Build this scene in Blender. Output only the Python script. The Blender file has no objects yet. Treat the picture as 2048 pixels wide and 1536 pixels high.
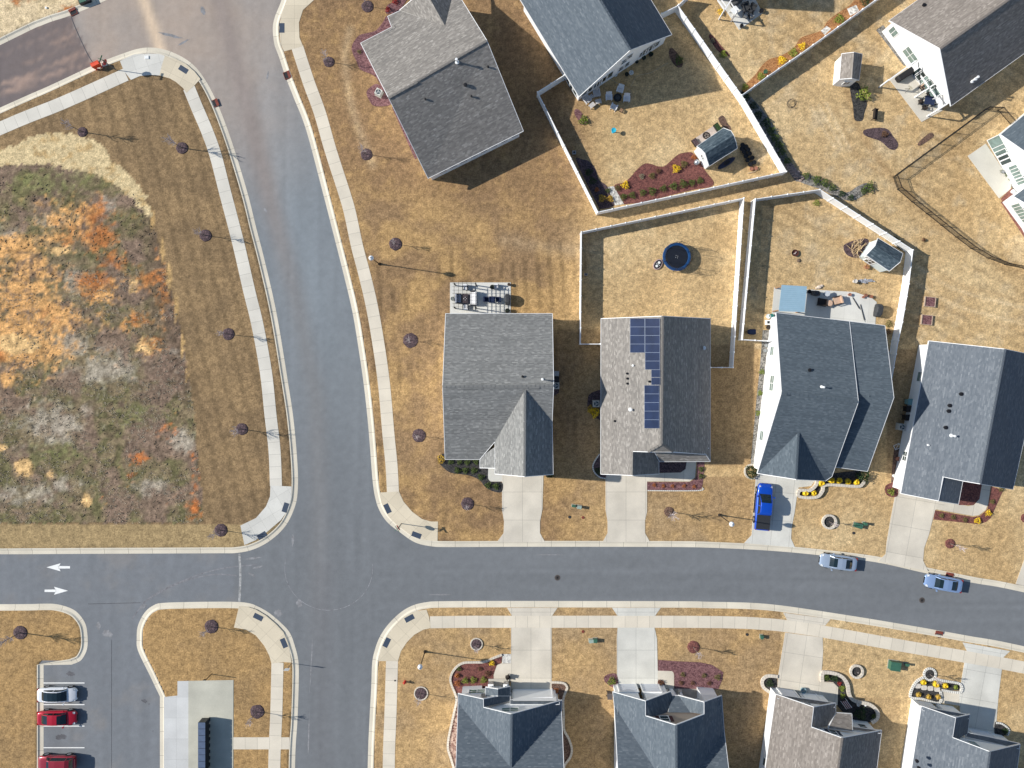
import bpy, math, random
import numpy as np
from mathutils import Vector, Matrix
from mathutils.geometry import tessellate_polygon

# ------------------------------------------------------------------ scene, camera, light
scene = bpy.context.scene
COL = scene.collection
R = math.radians
H, F = 96.0, 1540.0              # drone height (m), focal length in pixels of the 2048 px wide photo
NX, NY = 1033.0, 726.0           # pixel straight below the drone

cam_d = bpy.data.cameras.new('camera')
cam = bpy.data.objects.new('camera', cam_d); COL.objects.link(cam)
cam.location = (0, 0, H)
cam_d.sensor_width = 36.0
cam_d.lens = F / 2048.0 * 36.0
cam_d.shift_x = (1024.0 - NX) / 2048.0
cam_d.shift_y = -(768.0 - NY) / 2048.0
cam_d.clip_end = 8000
scene.camera = cam

SUN_EL, SHADOW_DEG = 31.5, -8.5  # shadows fall to +x and slightly to -y
sd = Vector((-math.cos(R(SHADOW_DEG)) * math.cos(R(SUN_EL)), -math.sin(R(SHADOW_DEG)) * math.cos(R(SUN_EL)), math.sin(R(SUN_EL))))
sun_d = bpy.data.lights.new('sun', 'SUN'); sun_d.energy = 4.6; sun_d.angle = R(0.7); sun_d.color = (1.0, 0.955, 0.885)
sun = bpy.data.objects.new('sun', sun_d); COL.objects.link(sun)
sun.rotation_euler = sd.to_track_quat('Z', 'Y').to_euler()
world = bpy.data.worlds.new('World'); scene.world = world; world.use_nodes = True
wn = world.node_tree
bg = next(n for n in wn.nodes if n.type == 'BACKGROUND')
sky = wn.nodes.new('ShaderNodeTexSky'); sky.sky_type = 'NISHITA'; sky.sun_disc = False
sky.ozone_density = 1.6; sky.dust_density = 0.3; sky.sun_elevation = R(SUN_EL); sky.sun_rotation = math.atan2(sd.x, sd.y)
wn.links.new(sky.outputs[0], bg.inputs[0]); bg.inputs[1].default_value = 0.095
scene.view_settings.view_transform = 'Standard'; scene.view_settings.look = 'None'
scene.view_settings.exposure = 0.35; scene.view_settings.gamma = 1.0
scene.cycles.max_bounces = 6

# ------------------------------------------------------------------ helpers
def W(px, py, z=0.0):
    s = (H - z) / F
    return Vector(((px - NX) * s, (NY - py) * s, z))
PXM = F / H                      # pixels per metre on the ground

def PX(v, dx, dy, z=None):
    """the photo pixel of a point moved dx, dy ground pixels in plan from pixel point v, at height z"""
    x, y, z0 = v; z = z0 if z is None else z
    return (NX + ((x - NX) * (H - z0) / H + dx) * H / (H - z), NY + ((y - NY) * (H - z0) / H + dy) * H / (H - z), z)
def hexc(r, g, b):
    f = lambda c: (c / 255.0 / 12.92) if c <= 10 else ((c / 255.0 + 0.055) / 1.055) ** 2.4
    return (f(r), f(g), f(b))

MATS = {}
def nt(m):
    m.use_nodes = True
    return m.node_tree, m.node_tree.nodes, m.node_tree.links, next(n for n in m.node_tree.nodes if n.type == 'BSDF_PRINCIPLED')
def setp(b, **k):
    for n, v in k.items():
        n = n.replace('_', ' ')
        if n in b.inputs: b.inputs[n].default_value = v

def mat(name, col, rough=0.8, var=0.12, scale=3.0, metal=0.0, bump=0.0, coat=0.0, spec=0.35, var2=0.0, scale2=0.4, coord='Object'):
    """plain surface with a little procedural mottling"""
    if name in MATS: return MATS[name]
    m = bpy.data.materials.new(name); t, N, L, b = nt(m)
    setp(b, Roughness=rough, Metallic=metal)
    b.inputs['Specular IOR Level'].default_value = spec
    if coat: b.inputs['Coat Weight'].default_value = coat; b.inputs['Coat Roughness'].default_value = 0.06
    tc = N.new('ShaderNodeTexCoord'); nz = N.new('ShaderNodeTexNoise')
    L.new(tc.outputs[coord], nz.inputs['Vector'])
    nz.inputs['Scale'].default_value = scale; nz.inputs['Detail'].default_value = 5
    mr = N.new('ShaderNodeMapRange'); L.new(nz.outputs['Fac'], mr.inputs[0])
    mr.inputs[1].default_value = 0.3; mr.inputs[2].default_value = 0.7
    mr.inputs[3].default_value = 1 - var; mr.inputs[4].default_value = 1 + var
    fac = mr.outputs[0]
    if var2:
        n2 = N.new('ShaderNodeTexNoise'); L.new(tc.outputs[coord], n2.inputs['Vector'])
        n2.inputs['Scale'].default_value = scale2; n2.inputs['Detail'].default_value = 3
        m2 = N.new('ShaderNodeMapRange'); L.new(n2.outputs['Fac'], m2.inputs[0])
        m2.inputs[1].default_value = 0.3; m2.inputs[2].default_value = 0.7
        m2.inputs[3].default_value = 1 - var2; m2.inputs[4].default_value = 1 + var2
        mm = N.new('ShaderNodeMath'); mm.operation = 'MULTIPLY'
        L.new(fac, mm.inputs[0]); L.new(m2.outputs[0], mm.inputs[1]); fac = mm.outputs[0]
    vm = N.new('ShaderNodeVectorMath'); vm.operation = 'SCALE'
    vm.inputs[0].default_value = col; L.new(fac, vm.inputs['Scale'])
    L.new(vm.outputs[0], b.inputs['Base Color'])
    if bump:
        bp = N.new('ShaderNodeBump'); bp.inputs['Strength'].default_value = bump; bp.inputs['Distance'].default_value = 0.03
        L.new(nz.outputs['Fac'], bp.inputs['Height']); L.new(bp.outputs[0], b.inputs['Normal'])
    MATS[name] = m
    return m

def mulch_mat(name, c1, c2, scale=9.0):
    """chips of two colours"""
    if name in MATS: return MATS[name]
    m = bpy.data.materials.new(name); t, N, L, b = nt(m); setp(b, Roughness=0.95)
    tc = N.new('ShaderNodeTexCoord')
    v = N.new('ShaderNodeTexVoronoi'); v.inputs['Scale'].default_value = scale; L.new(tc.outputs['Object'], v.inputs['Vector'])
    nz = N.new('ShaderNodeTexNoise'); nz.inputs['Scale'].default_value = 3.0; nz.inputs['Detail'].default_value = 8; L.new(tc.outputs['Object'], nz.inputs['Vector'])
    sp = N.new('ShaderNodeSeparateColor'); L.new(v.outputs['Color'], sp.inputs[0])
    ad = N.new('ShaderNodeMath'); ad.operation = 'ADD'; L.new(sp.outputs[0], ad.inputs[0]); L.new(nz.outputs['Fac'], ad.inputs[1])
    mr = N.new('ShaderNodeMapRange'); L.new(ad.outputs[0], mr.inputs[0]); mr.inputs[1].default_value = 0.55; mr.inputs[2].default_value = 1.45
    mx = N.new('ShaderNodeMix'); mx.data_type = 'RGBA'; L.new(mr.outputs[0], mx.inputs[0])
    mx.inputs[6].default_value = (*c1, 1); mx.inputs[7].default_value = (*c2, 1)
    L.new(mx.outputs[2], b.inputs['Base Color'])
    bp = N.new('ShaderNodeBump'); bp.inputs['Strength'].default_value = 0.8; bp.inputs['Distance'].default_value = 0.05
    L.new(v.outputs['Distance'], bp.inputs['Height']); L.new(bp.outputs[0], b.inputs['Normal'])
    MATS[name] = m
    return m

def attr_mat(name, fine=0.42, scale=5.5, bump=.5, rough=0.95, fine2=0.28, scale2=1.6):
    """colour from the mesh's own colour attribute (what grows or lies there), broken up by fine noise"""
    m = bpy.data.materials.new(name); t, N, L, b = nt(m); setp(b, Roughness=rough)
    b.inputs['Specular IOR Level'].default_value = 0.2
    at = N.new('ShaderNodeAttribute'); at.attribute_name = 'tint'
    tc = N.new('ShaderNodeTexCoord')
    def nz(sc, det, a):
        n = N.new('ShaderNodeTexNoise'); n.inputs['Scale'].default_value = sc; n.inputs['Detail'].default_value = det; n.inputs['Roughness'].default_value = 0.7
        L.new(tc.outputs['Object'], n.inputs['Vector'])
        r = N.new('ShaderNodeMapRange'); r.inputs[1].default_value = 0.32; r.inputs[2].default_value = 0.68
        r.inputs[3].default_value = 1 - a; r.inputs[4].default_value = 1 + a
        L.new(n.outputs['Fac'], r.inputs[0]); return n, r
    n1, r1 = nz(scale, 6, fine); n2, r2 = nz(scale2, 3, fine2)
    mm = N.new('ShaderNodeMath'); mm.operation = 'MULTIPLY'; L.new(r1.outputs[0], mm.inputs[0]); L.new(r2.outputs[0], mm.inputs[1])
    vm = N.new('ShaderNodeVectorMath'); vm.operation = 'SCALE'; L.new(at.outputs['Color'], vm.inputs[0]); L.new(mm.outputs[0], vm.inputs['Scale'])
    L.new(vm.outputs[0], b.inputs['Base Color'])
    bp = N.new('ShaderNodeBump'); bp.inputs['Strength'].default_value = bump; bp.inputs['Distance'].default_value = 0.06
    L.new(n1.outputs['Fac'], bp.inputs['Height']); L.new(bp.outputs[0], b.inputs['Normal'])
    MATS[name] = m
    return m

def concrete(name, col, jx, jy, jw=0.03, dark=0.55, stain=0.10):
    """UV in metres; tooled joints every jx / jy metres (0 = none)"""
    if name in MATS: return MATS[name]
    m = bpy.data.materials.new(name); t, N, L, b = nt(m); setp(b, Roughness=0.9)
    uv = N.new('ShaderNodeUVMap'); sx = N.new('ShaderNodeSeparateXYZ'); L.new(uv.outputs[0], sx.inputs[0])
    tc = N.new('ShaderNodeTexCoord')
    n1 = N.new('ShaderNodeTexNoise'); n1.inputs['Scale'].default_value = 0.35; n1.inputs['Detail'].default_value = 5; L.new(tc.outputs['Object'], n1.inputs['Vector'])
    n2 = N.new('ShaderNodeTexNoise'); n2.inputs['Scale'].default_value = 14; n2.inputs['Detail'].default_value = 4; L.new(tc.outputs['Object'], n2.inputs['Vector'])
    def mr(s, lo, hi):
        r = N.new('ShaderNodeMapRange'); r.inputs[1].default_value = 0.3; r.inputs[2].default_value = 0.7; r.inputs[3].default_value = lo; r.inputs[4].default_value = hi
        L.new(s, r.inputs[0]); return r.outputs[0]
    def math_(op, a, c):
        q = N.new('ShaderNodeMath'); q.operation = op
        for i, s in enumerate((a, c)):
            if isinstance(s, (int, float)): q.inputs[i].default_value = s
            elif s is not None: L.new(s, q.inputs[i])
        return q.outputs[0]
    f = math_('MULTIPLY', mr(n1.outputs['Fac'], 1 - stain, 1 + stain * .7), mr(n2.outputs['Fac'], 0.94, 1.06))
    slab = None
    for i, j in enumerate((jx, jy)):
        if not j: continue
        q = math_('MULTIPLY', sx.outputs[i], 1.0 / j)
        fr = math_('FRACT', q, None)
        d = math_('ABSOLUTE', math_('SUBTRACT', fr, 0.5), None)
        line = math_('GREATER_THAN', d, 0.5 - jw / j)
        f = math_('MULTIPLY', f, math_('SUBTRACT', 1.0, math_('MULTIPLY', line, 1 - dark)))
        fl = math_('FLOOR', q, None)
        slab = fl if slab is None else math_('ADD', math_('MULTIPLY', fl, 7.31), slab)
    if slab is not None:
        wn_ = N.new('ShaderNodeTexWhiteNoise'); wn_.noise_dimensions = '1D'; L.new(slab, wn_.inputs['W'])
        f = math_('MULTIPLY', f, math_('ADD', math_('MULTIPLY', wn_.outputs[0], 0.1), 0.95))
    vm = N.new('ShaderNodeVectorMath'); vm.operation = 'SCALE'; vm.inputs[0].default_value = col; L.new(f, vm.inputs['Scale'])
    L.new(vm.outputs[0], b.inputs['Base Color'])
    MATS[name] = m
    return m

def shingles(name, cols, streak=0.34):
    """asphalt shingles: UV in metres, u along the course, v up the slope"""
    if name in MATS: return MATS[name]
    m = bpy.data.materials.new(name); t, N, L, b = nt(m); setp(b, Roughness=0.92)
    b.inputs['Specular IOR Level'].default_value = 0.25
    uv = N.new('ShaderNodeUVMap'); sx = N.new('ShaderNodeSeparateXYZ'); L.new(uv.outputs[0], sx.inputs[0])
    def math_(op, a, c=None):
        q = N.new('ShaderNodeMath'); q.operation = op
        for i, s in enumerate((a, c)):
            if isinstance(s, (int, float)): q.inputs[i].default_value = s
            elif s is not None: L.new(s, q.inputs[i])
        return q.outputs[0]
    row = math_('FLOOR', math_('MULTIPLY', sx.outputs[1], 1 / 0.145))
    off = N.new('ShaderNodeTexWhiteNoise'); off.noise_dimensions = '1D'; L.new(row, off.inputs['W'])
    col = math_('FLOOR', math_('ADD', math_('MULTIPLY', sx.outputs[0], 1 / streak), math_('MULTIPLY', off.outputs[0], 9.0)))
    cb = N.new('ShaderNodeCombineXYZ'); L.new(row, cb.inputs[0]); L.new(col, cb.inputs[1])
    w = N.new('ShaderNodeTexWhiteNoise'); w.noise_dimensions = '2D'; L.new(cb.outputs[0], w.inputs['Vector'])
    tc = N.new('ShaderNodeTexCoord')
    big = N.new('ShaderNodeTexNoise'); big.inputs['Scale'].default_value = 0.5; big.inputs['Detail'].default_value = 4; L.new(tc.outputs['Object'], big.inputs['Vector'])
    v = math_('ADD', math_('ADD', math_('MULTIPLY', math_('POWER', w.outputs[0], 1.6), .62), math_('MULTIPLY', off.outputs[0], .25)), math_('MULTIPLY', math_('SUBTRACT', big.outputs['Fac'], 0.4), 0.2))
    rp = N.new('ShaderNodeValToRGB'); L.new(v, rp.inputs[0])
    e = rp.color_ramp.elements
    while len(e) < len(cols): e.new(0.5)
    for i, c in enumerate(cols): e[i].position = i / (len(cols) - 1) * 0.92 + 0.02; e[i].color = (*c, 1)
    L.new(rp.outputs[0], b.inputs['Base Color'])
    fr = math_('FRACT', math_('MULTIPLY', sx.outputs[1], 1 / 0.145))
    bp = N.new('ShaderNodeBump'); bp.inputs['Strength'].default_value = 0.5; bp.inputs['Distance'].default_value = 0.02
    L.new(fr, bp.inputs['Height']); L.new(bp.outputs[0], b.inputs['Normal'])
    MATS[name] = m
    return m

def siding(name, col, course=0.18):
    if name in MATS: return MATS[name]
    m = bpy.data.materials.new(name); t, N, L, b = nt(m); setp(b, Roughness=0.55)
    g = N.new('ShaderNodeNewGeometry'); sx = N.new('ShaderNodeSeparateXYZ'); L.new(g.outputs['Position'], sx.inputs[0])
    q = N.new('ShaderNodeMath'); q.operation = 'MULTIPLY'; L.new(sx.outputs[2], q.inputs[0]); q.inputs[1].default_value = 1 / course
    fr = N.new('ShaderNodeMath'); fr.operation = 'FRACT'; L.new(q.outputs[0], fr.inputs[0])
    mr = N.new('ShaderNodeMapRange'); L.new(fr.outputs[0], mr.inputs[0]); mr.inputs[1].default_value = 0.0; mr.inputs[2].default_value = 0.15
    mr.inputs[3].default_value = 0.82; mr.inputs[4].default_value = 1.0
    vm = N.new('ShaderNodeVectorMath'); vm.operation = 'SCALE'; vm.inputs[0].default_value = col; L.new(mr.outputs[0], vm.inputs['Scale'])
    L.new(vm.outputs[0], b.inputs['Base Color'])
    MATS[name] = m
    return m

class MB:
    def __init__(s): s.v = []; s.f = []; s.uv = []
    def add(s, vs, fs, uvs=None):
        o = len(s.v); s.v += [tuple(p) for p in vs]
        for i, f in enumerate(fs):
            s.f.append([o + k for k in f]); s.uv.append(uvs[i] if uvs else None)
        return s
    def quad(s, a, b, c, d): return s.add([a, b, c, d], [(0, 1, 2, 3)])
    def box(s, x0, x1, y0, y1, z0, z1, M=None):
        v = [Vector(p) for p in ((x0, y0, z0), (x1, y0, z0), (x1, y1, z0), (x0, y1, z0), (x0, y0, z1), (x1, y0, z1), (x1, y1, z1), (x0, y1, z1))]
        if M: v = [M @ p for p in v]
        return s.add(v, [(3, 2, 1, 0), (4, 5, 6, 7), (0, 1, 5, 4), (1, 2, 6, 5), (2, 3, 7, 6), (3, 0, 4, 7)])
    def bar(s, a, b, w, h=None):
        """box of width w (horizontal) and height h along a-b"""
        a = Vector(a); b = Vector(b); h = h or w; d = (b - a)
        if d.length < 1e-6: return s
        d.normalize()
        up = Vector((0, 0, 1)) if abs(d.z) < 0.95 else Vector((0, 1, 0))
        n = d.cross(up).normalized(); u = n.cross(d).normalized()
        v = [p + n * (sx * w / 2) + u * (sy * h / 2) for p in (a, b) for sx, sy in ((-1, -1), (1, -1), (1, 1), (-1, 1))]
        return s.add(v, [(0, 1, 2, 3), (7, 6, 5, 4), (0, 4, 5, 1), (1, 5, 6, 2), (2, 6, 7, 3), (3, 7, 4, 0)])
    def cone(s, a, b, r0, r1, n=12, caps=True):
        a = Vector(a); b = Vector(b); d = (b - a).normalized()
        up = Vector((0, 0, 1)) if abs(d.z) < 0.95 else Vector((1, 0, 0))
        e = d.cross(up).normalized(); g = d.cross(e).normalized()
        v = []
        for p, r in ((a, r0), (b, r1)):
            for k in range(n):
                t = 2 * math.pi * k / n; v.append(p + e * (r * math.cos(t)) + g * (r * math.sin(t)))
        f = [(k, (k + 1) % n, n + (k + 1) % n, n + k) for k in range(n)]
        if caps: f += [tuple(range(n))[::-1], tuple(range(n, 2 * n))]
        return s.add(v, f)
    def lathe(s, c, prof, n=16):
        """prof: list of (r, z) from bottom to top"""
        c = Vector(c); v = []; f = []
        for r, z in prof:
            for k in range(n):
                t = 2 * math.pi * k / n; v.append(c + Vector((r * math.cos(t), r * math.sin(t), z)))
        for i in range(len(prof) - 1):
            for k in range(n): f.append((i * n + k, i * n + (k + 1) % n, (i + 1) * n + (k + 1) % n, (i + 1) * n + k))
        f += [tuple(range(n))[::-1], tuple(range((len(prof) - 1) * n, len(prof) * n))]
        return s.add(v, f)
    def prism(s, pts, z0, z1):
        n = len(pts); pts = ccw(pts)
        v = [(p[0], p[1], z0) for p in pts] + [(p[0], p[1], z1) for p in pts]
        return s.add(v, [tuple(range(n))[::-1], tuple(range(n, 2 * n))] + [(k, (k + 1) % n, n + (k + 1) % n, n + k) for k in range(n)])
    def build(s, name, m, parent=None, smooth=False, off=None):
        me = bpy.data.meshes.new(name)
        o = off if off is not None else (Vector(parent['_base']) if parent is not None and '_base' in parent else None)
        V = s.v if o is None else [(p[0] - o[0], p[1] - o[1], p[2] - o[2]) for p in s.v]
        me.from_pydata(V, [], s.f)
        if any(u is not None for u in s.uv):
            l = me.uv_layers.new(name='UVMap'); i = 0
            for f, u in zip(s.f, s.uv):
                for k in range(len(f)):
                    if u is not None: l.data[i].uv = u[k]
                    i += 1
        if smooth:
            for p in me.polygons: p.use_smooth = True
        me.materials.append(m)
        ob = bpy.data.objects.new(name, me); COL.objects.link(ob)
        if parent is not None: ob.parent = parent
        return ob

def ccw(pts):
    a = sum(pts[i][0] * pts[(i + 1) % len(pts)][1] - pts[(i + 1) % len(pts)][0] * pts[i][1] for i in range(len(pts)))
    return list(pts) if a > 0 else list(pts)[::-1]

def tag(o, label=None, cat=None, group=None, kind=None):
    if label: o['label'] = label
    if cat: o['category'] = cat
    if group: o['group'] = group
    if kind: o['kind'] = kind
    return o
def struct(o, kind='structure'): o['kind'] = kind; return o
def thing(name, base, label, cat, group=None, world_parts=True):
    """Empty at the thing's base; parts given in world coordinates are moved under it"""
    o = bpy.data.objects.new(name, None); COL.objects.link(o); o.location = base
    o.empty_display_size = 0.3
    if world_parts: o['_base'] = tuple(base)
    return tag(o, label, cat, group)
def copy_tree(o, parent=None):
    c = o.copy(); COL.objects.link(c)
    if parent is not None: c.parent = parent; c.matrix_parent_inverse = o.matrix_parent_inverse
    for ch in o.children: copy_tree(ch, c)
    return c
def copies(proto, spots, group=None):
    """spots: (x, y, z, rot, scale, label); the first spot takes the prototype itself"""
    out = []
    for i, (p, rz, sc, label) in enumerate(spots):
        o = proto if i == 0 else copy_tree(proto)
        o.location = p; o.rotation_euler = (0, 0, rz); o.scale = (sc, sc, sc) if not isinstance(sc, tuple) else sc
        o['label'] = label
        if group: o['group'] = group
        out.append(o)
    return out

def smooth(pts, closed=False, k=6):
    """Catmull-Rom through pixel points"""
    n = len(pts); out = []
    rng = range(n) if closed else range(n - 1)
    for i in rng:
        g = lambda j: np.array(pts[j % n] if closed else pts[min(max(j, 0), n - 1)], float)
        p0, p1, p2, p3 = g(i - 1), g(i), g(i + 1), g(i + 2)
        for s in range(k):
            t = s / k
            out.append(tuple(0.5 * ((2 * p1) + (-p0 + p2) * t + (2 * p0 - 5 * p1 + 4 * p2 - p3) * t * t + (-p0 + 3 * p1 - 3 * p2 + p3) * t ** 3)))
    if not closed: out.append(tuple(float(c) for c in pts[-1]))
    return out

def inside(poly, X, Y):
    r = np.zeros(X.shape, bool); n = len(poly)
    for i in range(n):
        x0, y0 = poly[i]; x1, y1 = poly[(i + 1) % n]
        if y0 == y1: continue
        c = ((y0 > Y) != (y1 > Y)) & (X < (x1 - x0) * (Y - y0) / (y1 - y0) + x0)
        r ^= c
    return r
_ng = {}
def vnoise(X, Y, cell, seed):
    """smooth value noise 0..1, cell in the units of X, Y"""
    if seed not in _ng: _ng[seed] = np.random.RandomState(seed).rand(256, 256)
    g = _ng[seed]; x = X / cell; y = Y / cell
    xi = np.floor(x).astype(int); yi = np.floor(y).astype(int); fx = x - xi; fy = y - yi
    fx = fx * fx * (3 - 2 * fx); fy = fy * fy * (3 - 2 * fy)
    a = g[xi % 256, yi % 256]; b = g[(xi + 1) % 256, yi % 256]; c = g[xi % 256, (yi + 1) % 256]; d = g[(xi + 1) % 256, (yi + 1) % 256]
    return (a * (1 - fx) + b * fx) * (1 - fy) + (c * (1 - fx) + d * fx) * fy
def fbm(X, Y, cell, seed, o=4):
    s = 0; a = 1; t = 0
    for k in range(o): s = s + a * vnoise(X, Y, cell / 2 ** k, seed + k); t += a; a *= .6
    return s / t
def sstep(a, b, x): t = np.clip((x - a) / (b - a), 0, 1); return t * t * (3 - 2 * t)

def sheet(name, poly, z, m, uvdir=None, uvo=None, thick=None):
    """flat polygon given in photo pixels at ground level; UV in metres along uvdir"""
    P = ccw([(W(*p).x, W(*p).y) for p in poly])
    b = MB()
    if uvdir is None: uvdir = (1, 0)
    d = Vector((uvdir[0], -uvdir[1])).normalized(); e = Vector((-d.y, d.x))
    o = W(*(uvo or poly[0])).xy
    uv = [((Vector(p) - o).dot(d), (Vector(p) - o).dot(e)) for p in P]
    b.add([(p[0], p[1], z) for p in P], [tuple(range(len(P)))], [uv])
    if thick:
        n = len(P)
        for i in range(n):
            a, c = P[i], P[(i + 1) % n]
            b.add([(a[0], a[1], z - thick), (c[0], c[1], z - thick), (c[0], c[1], z), (a[0], a[1], z)], [(0, 1, 2, 3)], [[(0.2, 0.2)] * 4])
    return b.build(name, m)

def ribbon(pts, offs, zs, closed=False):
    """pts: world xy path; offs/zs: profile (left offsets, heights); UV u = length, v = offset"""
    n = len(pts); P = [Vector(p[:2]) for p in pts]; N_ = []
    for i in range(n):
        a = P[i - 1] if (i or closed) else P[i]; c = P[(i + 1) % n] if (i < n - 1 or closed) else P[i]
        t = (c - a).normalized(); N_.append(Vector((-t.y, t.x)))
    L = [0.0]
    for i in range(1, n): L.append(L[-1] + (P[i] - P[i - 1]).length)
    b = MB(); k = len(offs)
    v = [(P[i].x + N_[i].x * o, P[i].y + N_[i].y * o, z) for i in range(n) for o, z in zip(offs, zs)]
    f = []; uv = []
    m_ = n if closed else n - 1
    for i in range(m_):
        j = (i + 1) % n; Lj = L[j] if j else L[-1] + (P[0] - P[-1]).length
        for q in range(k - 1):
            f.append((i * k + q, i * k + q + 1, j * k + q + 1, j * k + q)[::-1])
            uv.append([(L[i], offs[q]), (L[i], offs[q + 1]), (Lj, offs[q + 1]), (Lj, offs[q])][::-1])
    b.add(v, f, uv)
    return b
def wpath(px): return [W(*p).xy for p in px]
# ------------------------------------------------------------------ ground, roads, kerbs
A_ = [(-500, 440), (0, 214), (95, 172), (185, 130), (240, 108), (285, 95), (327, 98), (370, 117), (400, 145), (430, 197), (462, 280), (494, 384), (512, 456), (529.5, 524), (553, 629), (576, 768), (587, 843), (594.5, 930), (595, 980), (589.5, 1013), (572, 1050), (544.5, 1078), (512, 1097), (475, 1106), (420, 1107), (200, 1108), (0, 1109), (-500, 1111)]
B_ = [(-500, 340), (0, 89), (87, 48), (140, 30), (210, 0), (300, -45), (420, -110)]
C_ = [(600, -110), (575, -50), (562, 0), (549.5, 32), (545, 55), (548, 87), (557, 112), (569.5, 150), (587, 195), (612, 260), (645, 384), (668, 474), (687, 549), (704.5, 624), (717, 699), (727, 768), (734.5, 835), (739.5, 893), (744.5, 958), (749.5, 993), (758, 1020), (774.5, 1045), (799.5, 1065), (829.5, 1085), (862, 1093), (900, 1094.5), (1024, 1094), (1180, 1094), (1349, 1094.5), (1424, 1096), (1536, 1101.5), (1636, 1110.5), (1753, 1125), (1848, 1146), (1946, 1166), (2048, 1185), (2400, 1268)]
D_ = [(2400, 1375), (2048, 1293), (1936, 1272), (1823, 1252), (1686, 1229.5), (1536, 1208.5), (1414, 1204), (1349, 1203), (1024, 1202.5), (887, 1203), (852, 1205), (824, 1212), (799, 1227), (774, 1252), (758, 1277), (749, 1302), (744, 1327), (742, 1377), (738, 1452), (735, 1536), (731, 1800)]
E_ = [(589, 1800), (589.5, 1536), (594.5, 1439), (597, 1360), (596, 1322), (589.5, 1294), (579.5, 1267), (562, 1247), (537, 1226), (512, 1212), (497, 1207), (475, 1204.5), (425, 1204), (330, 1206), (305, 1212), (287.5, 1227), (275, 1252), (272.5, 1277), (275, 1302), (297, 1348)]
F_ = [(-500, 1209), (0, 1209), (82, 1208), (112, 1209), (140, 1217), (157, 1229), (170, 1249), (174, 1272), (174, 1292), (170, 1307), (160, 1322), (142, 1330)]
kp = {}
kp['A'] = smooth(A_); kp['B'] = smooth(B_); kp['C'] = smooth(C_); kp['D'] = smooth(D_)
kp['E'] = smooth(E_) + [(319, 1394), (319, 1800)]
kp['F'] = smooth(F_) + [(86, 1331), (86, 1800)]
land = {'A': kp['A'] + [(-900, 1111), (-900, 440)], 'B': kp['B'] + [(420, -700), (-900, -700), (-900, 340)],
        'C': kp['C'] + [(2900, 1380), (2900, -700), (600, -700)], 'D': kp['D'] + [(731, 2200), (2900, 2200), (2900, 1500)],
        'E': kp['E'] + [(319, 2200), (589, 2200)], 'F': kp['F'] + [(86, 2200), (-900, 2200), (-900, 1209)]}

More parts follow.
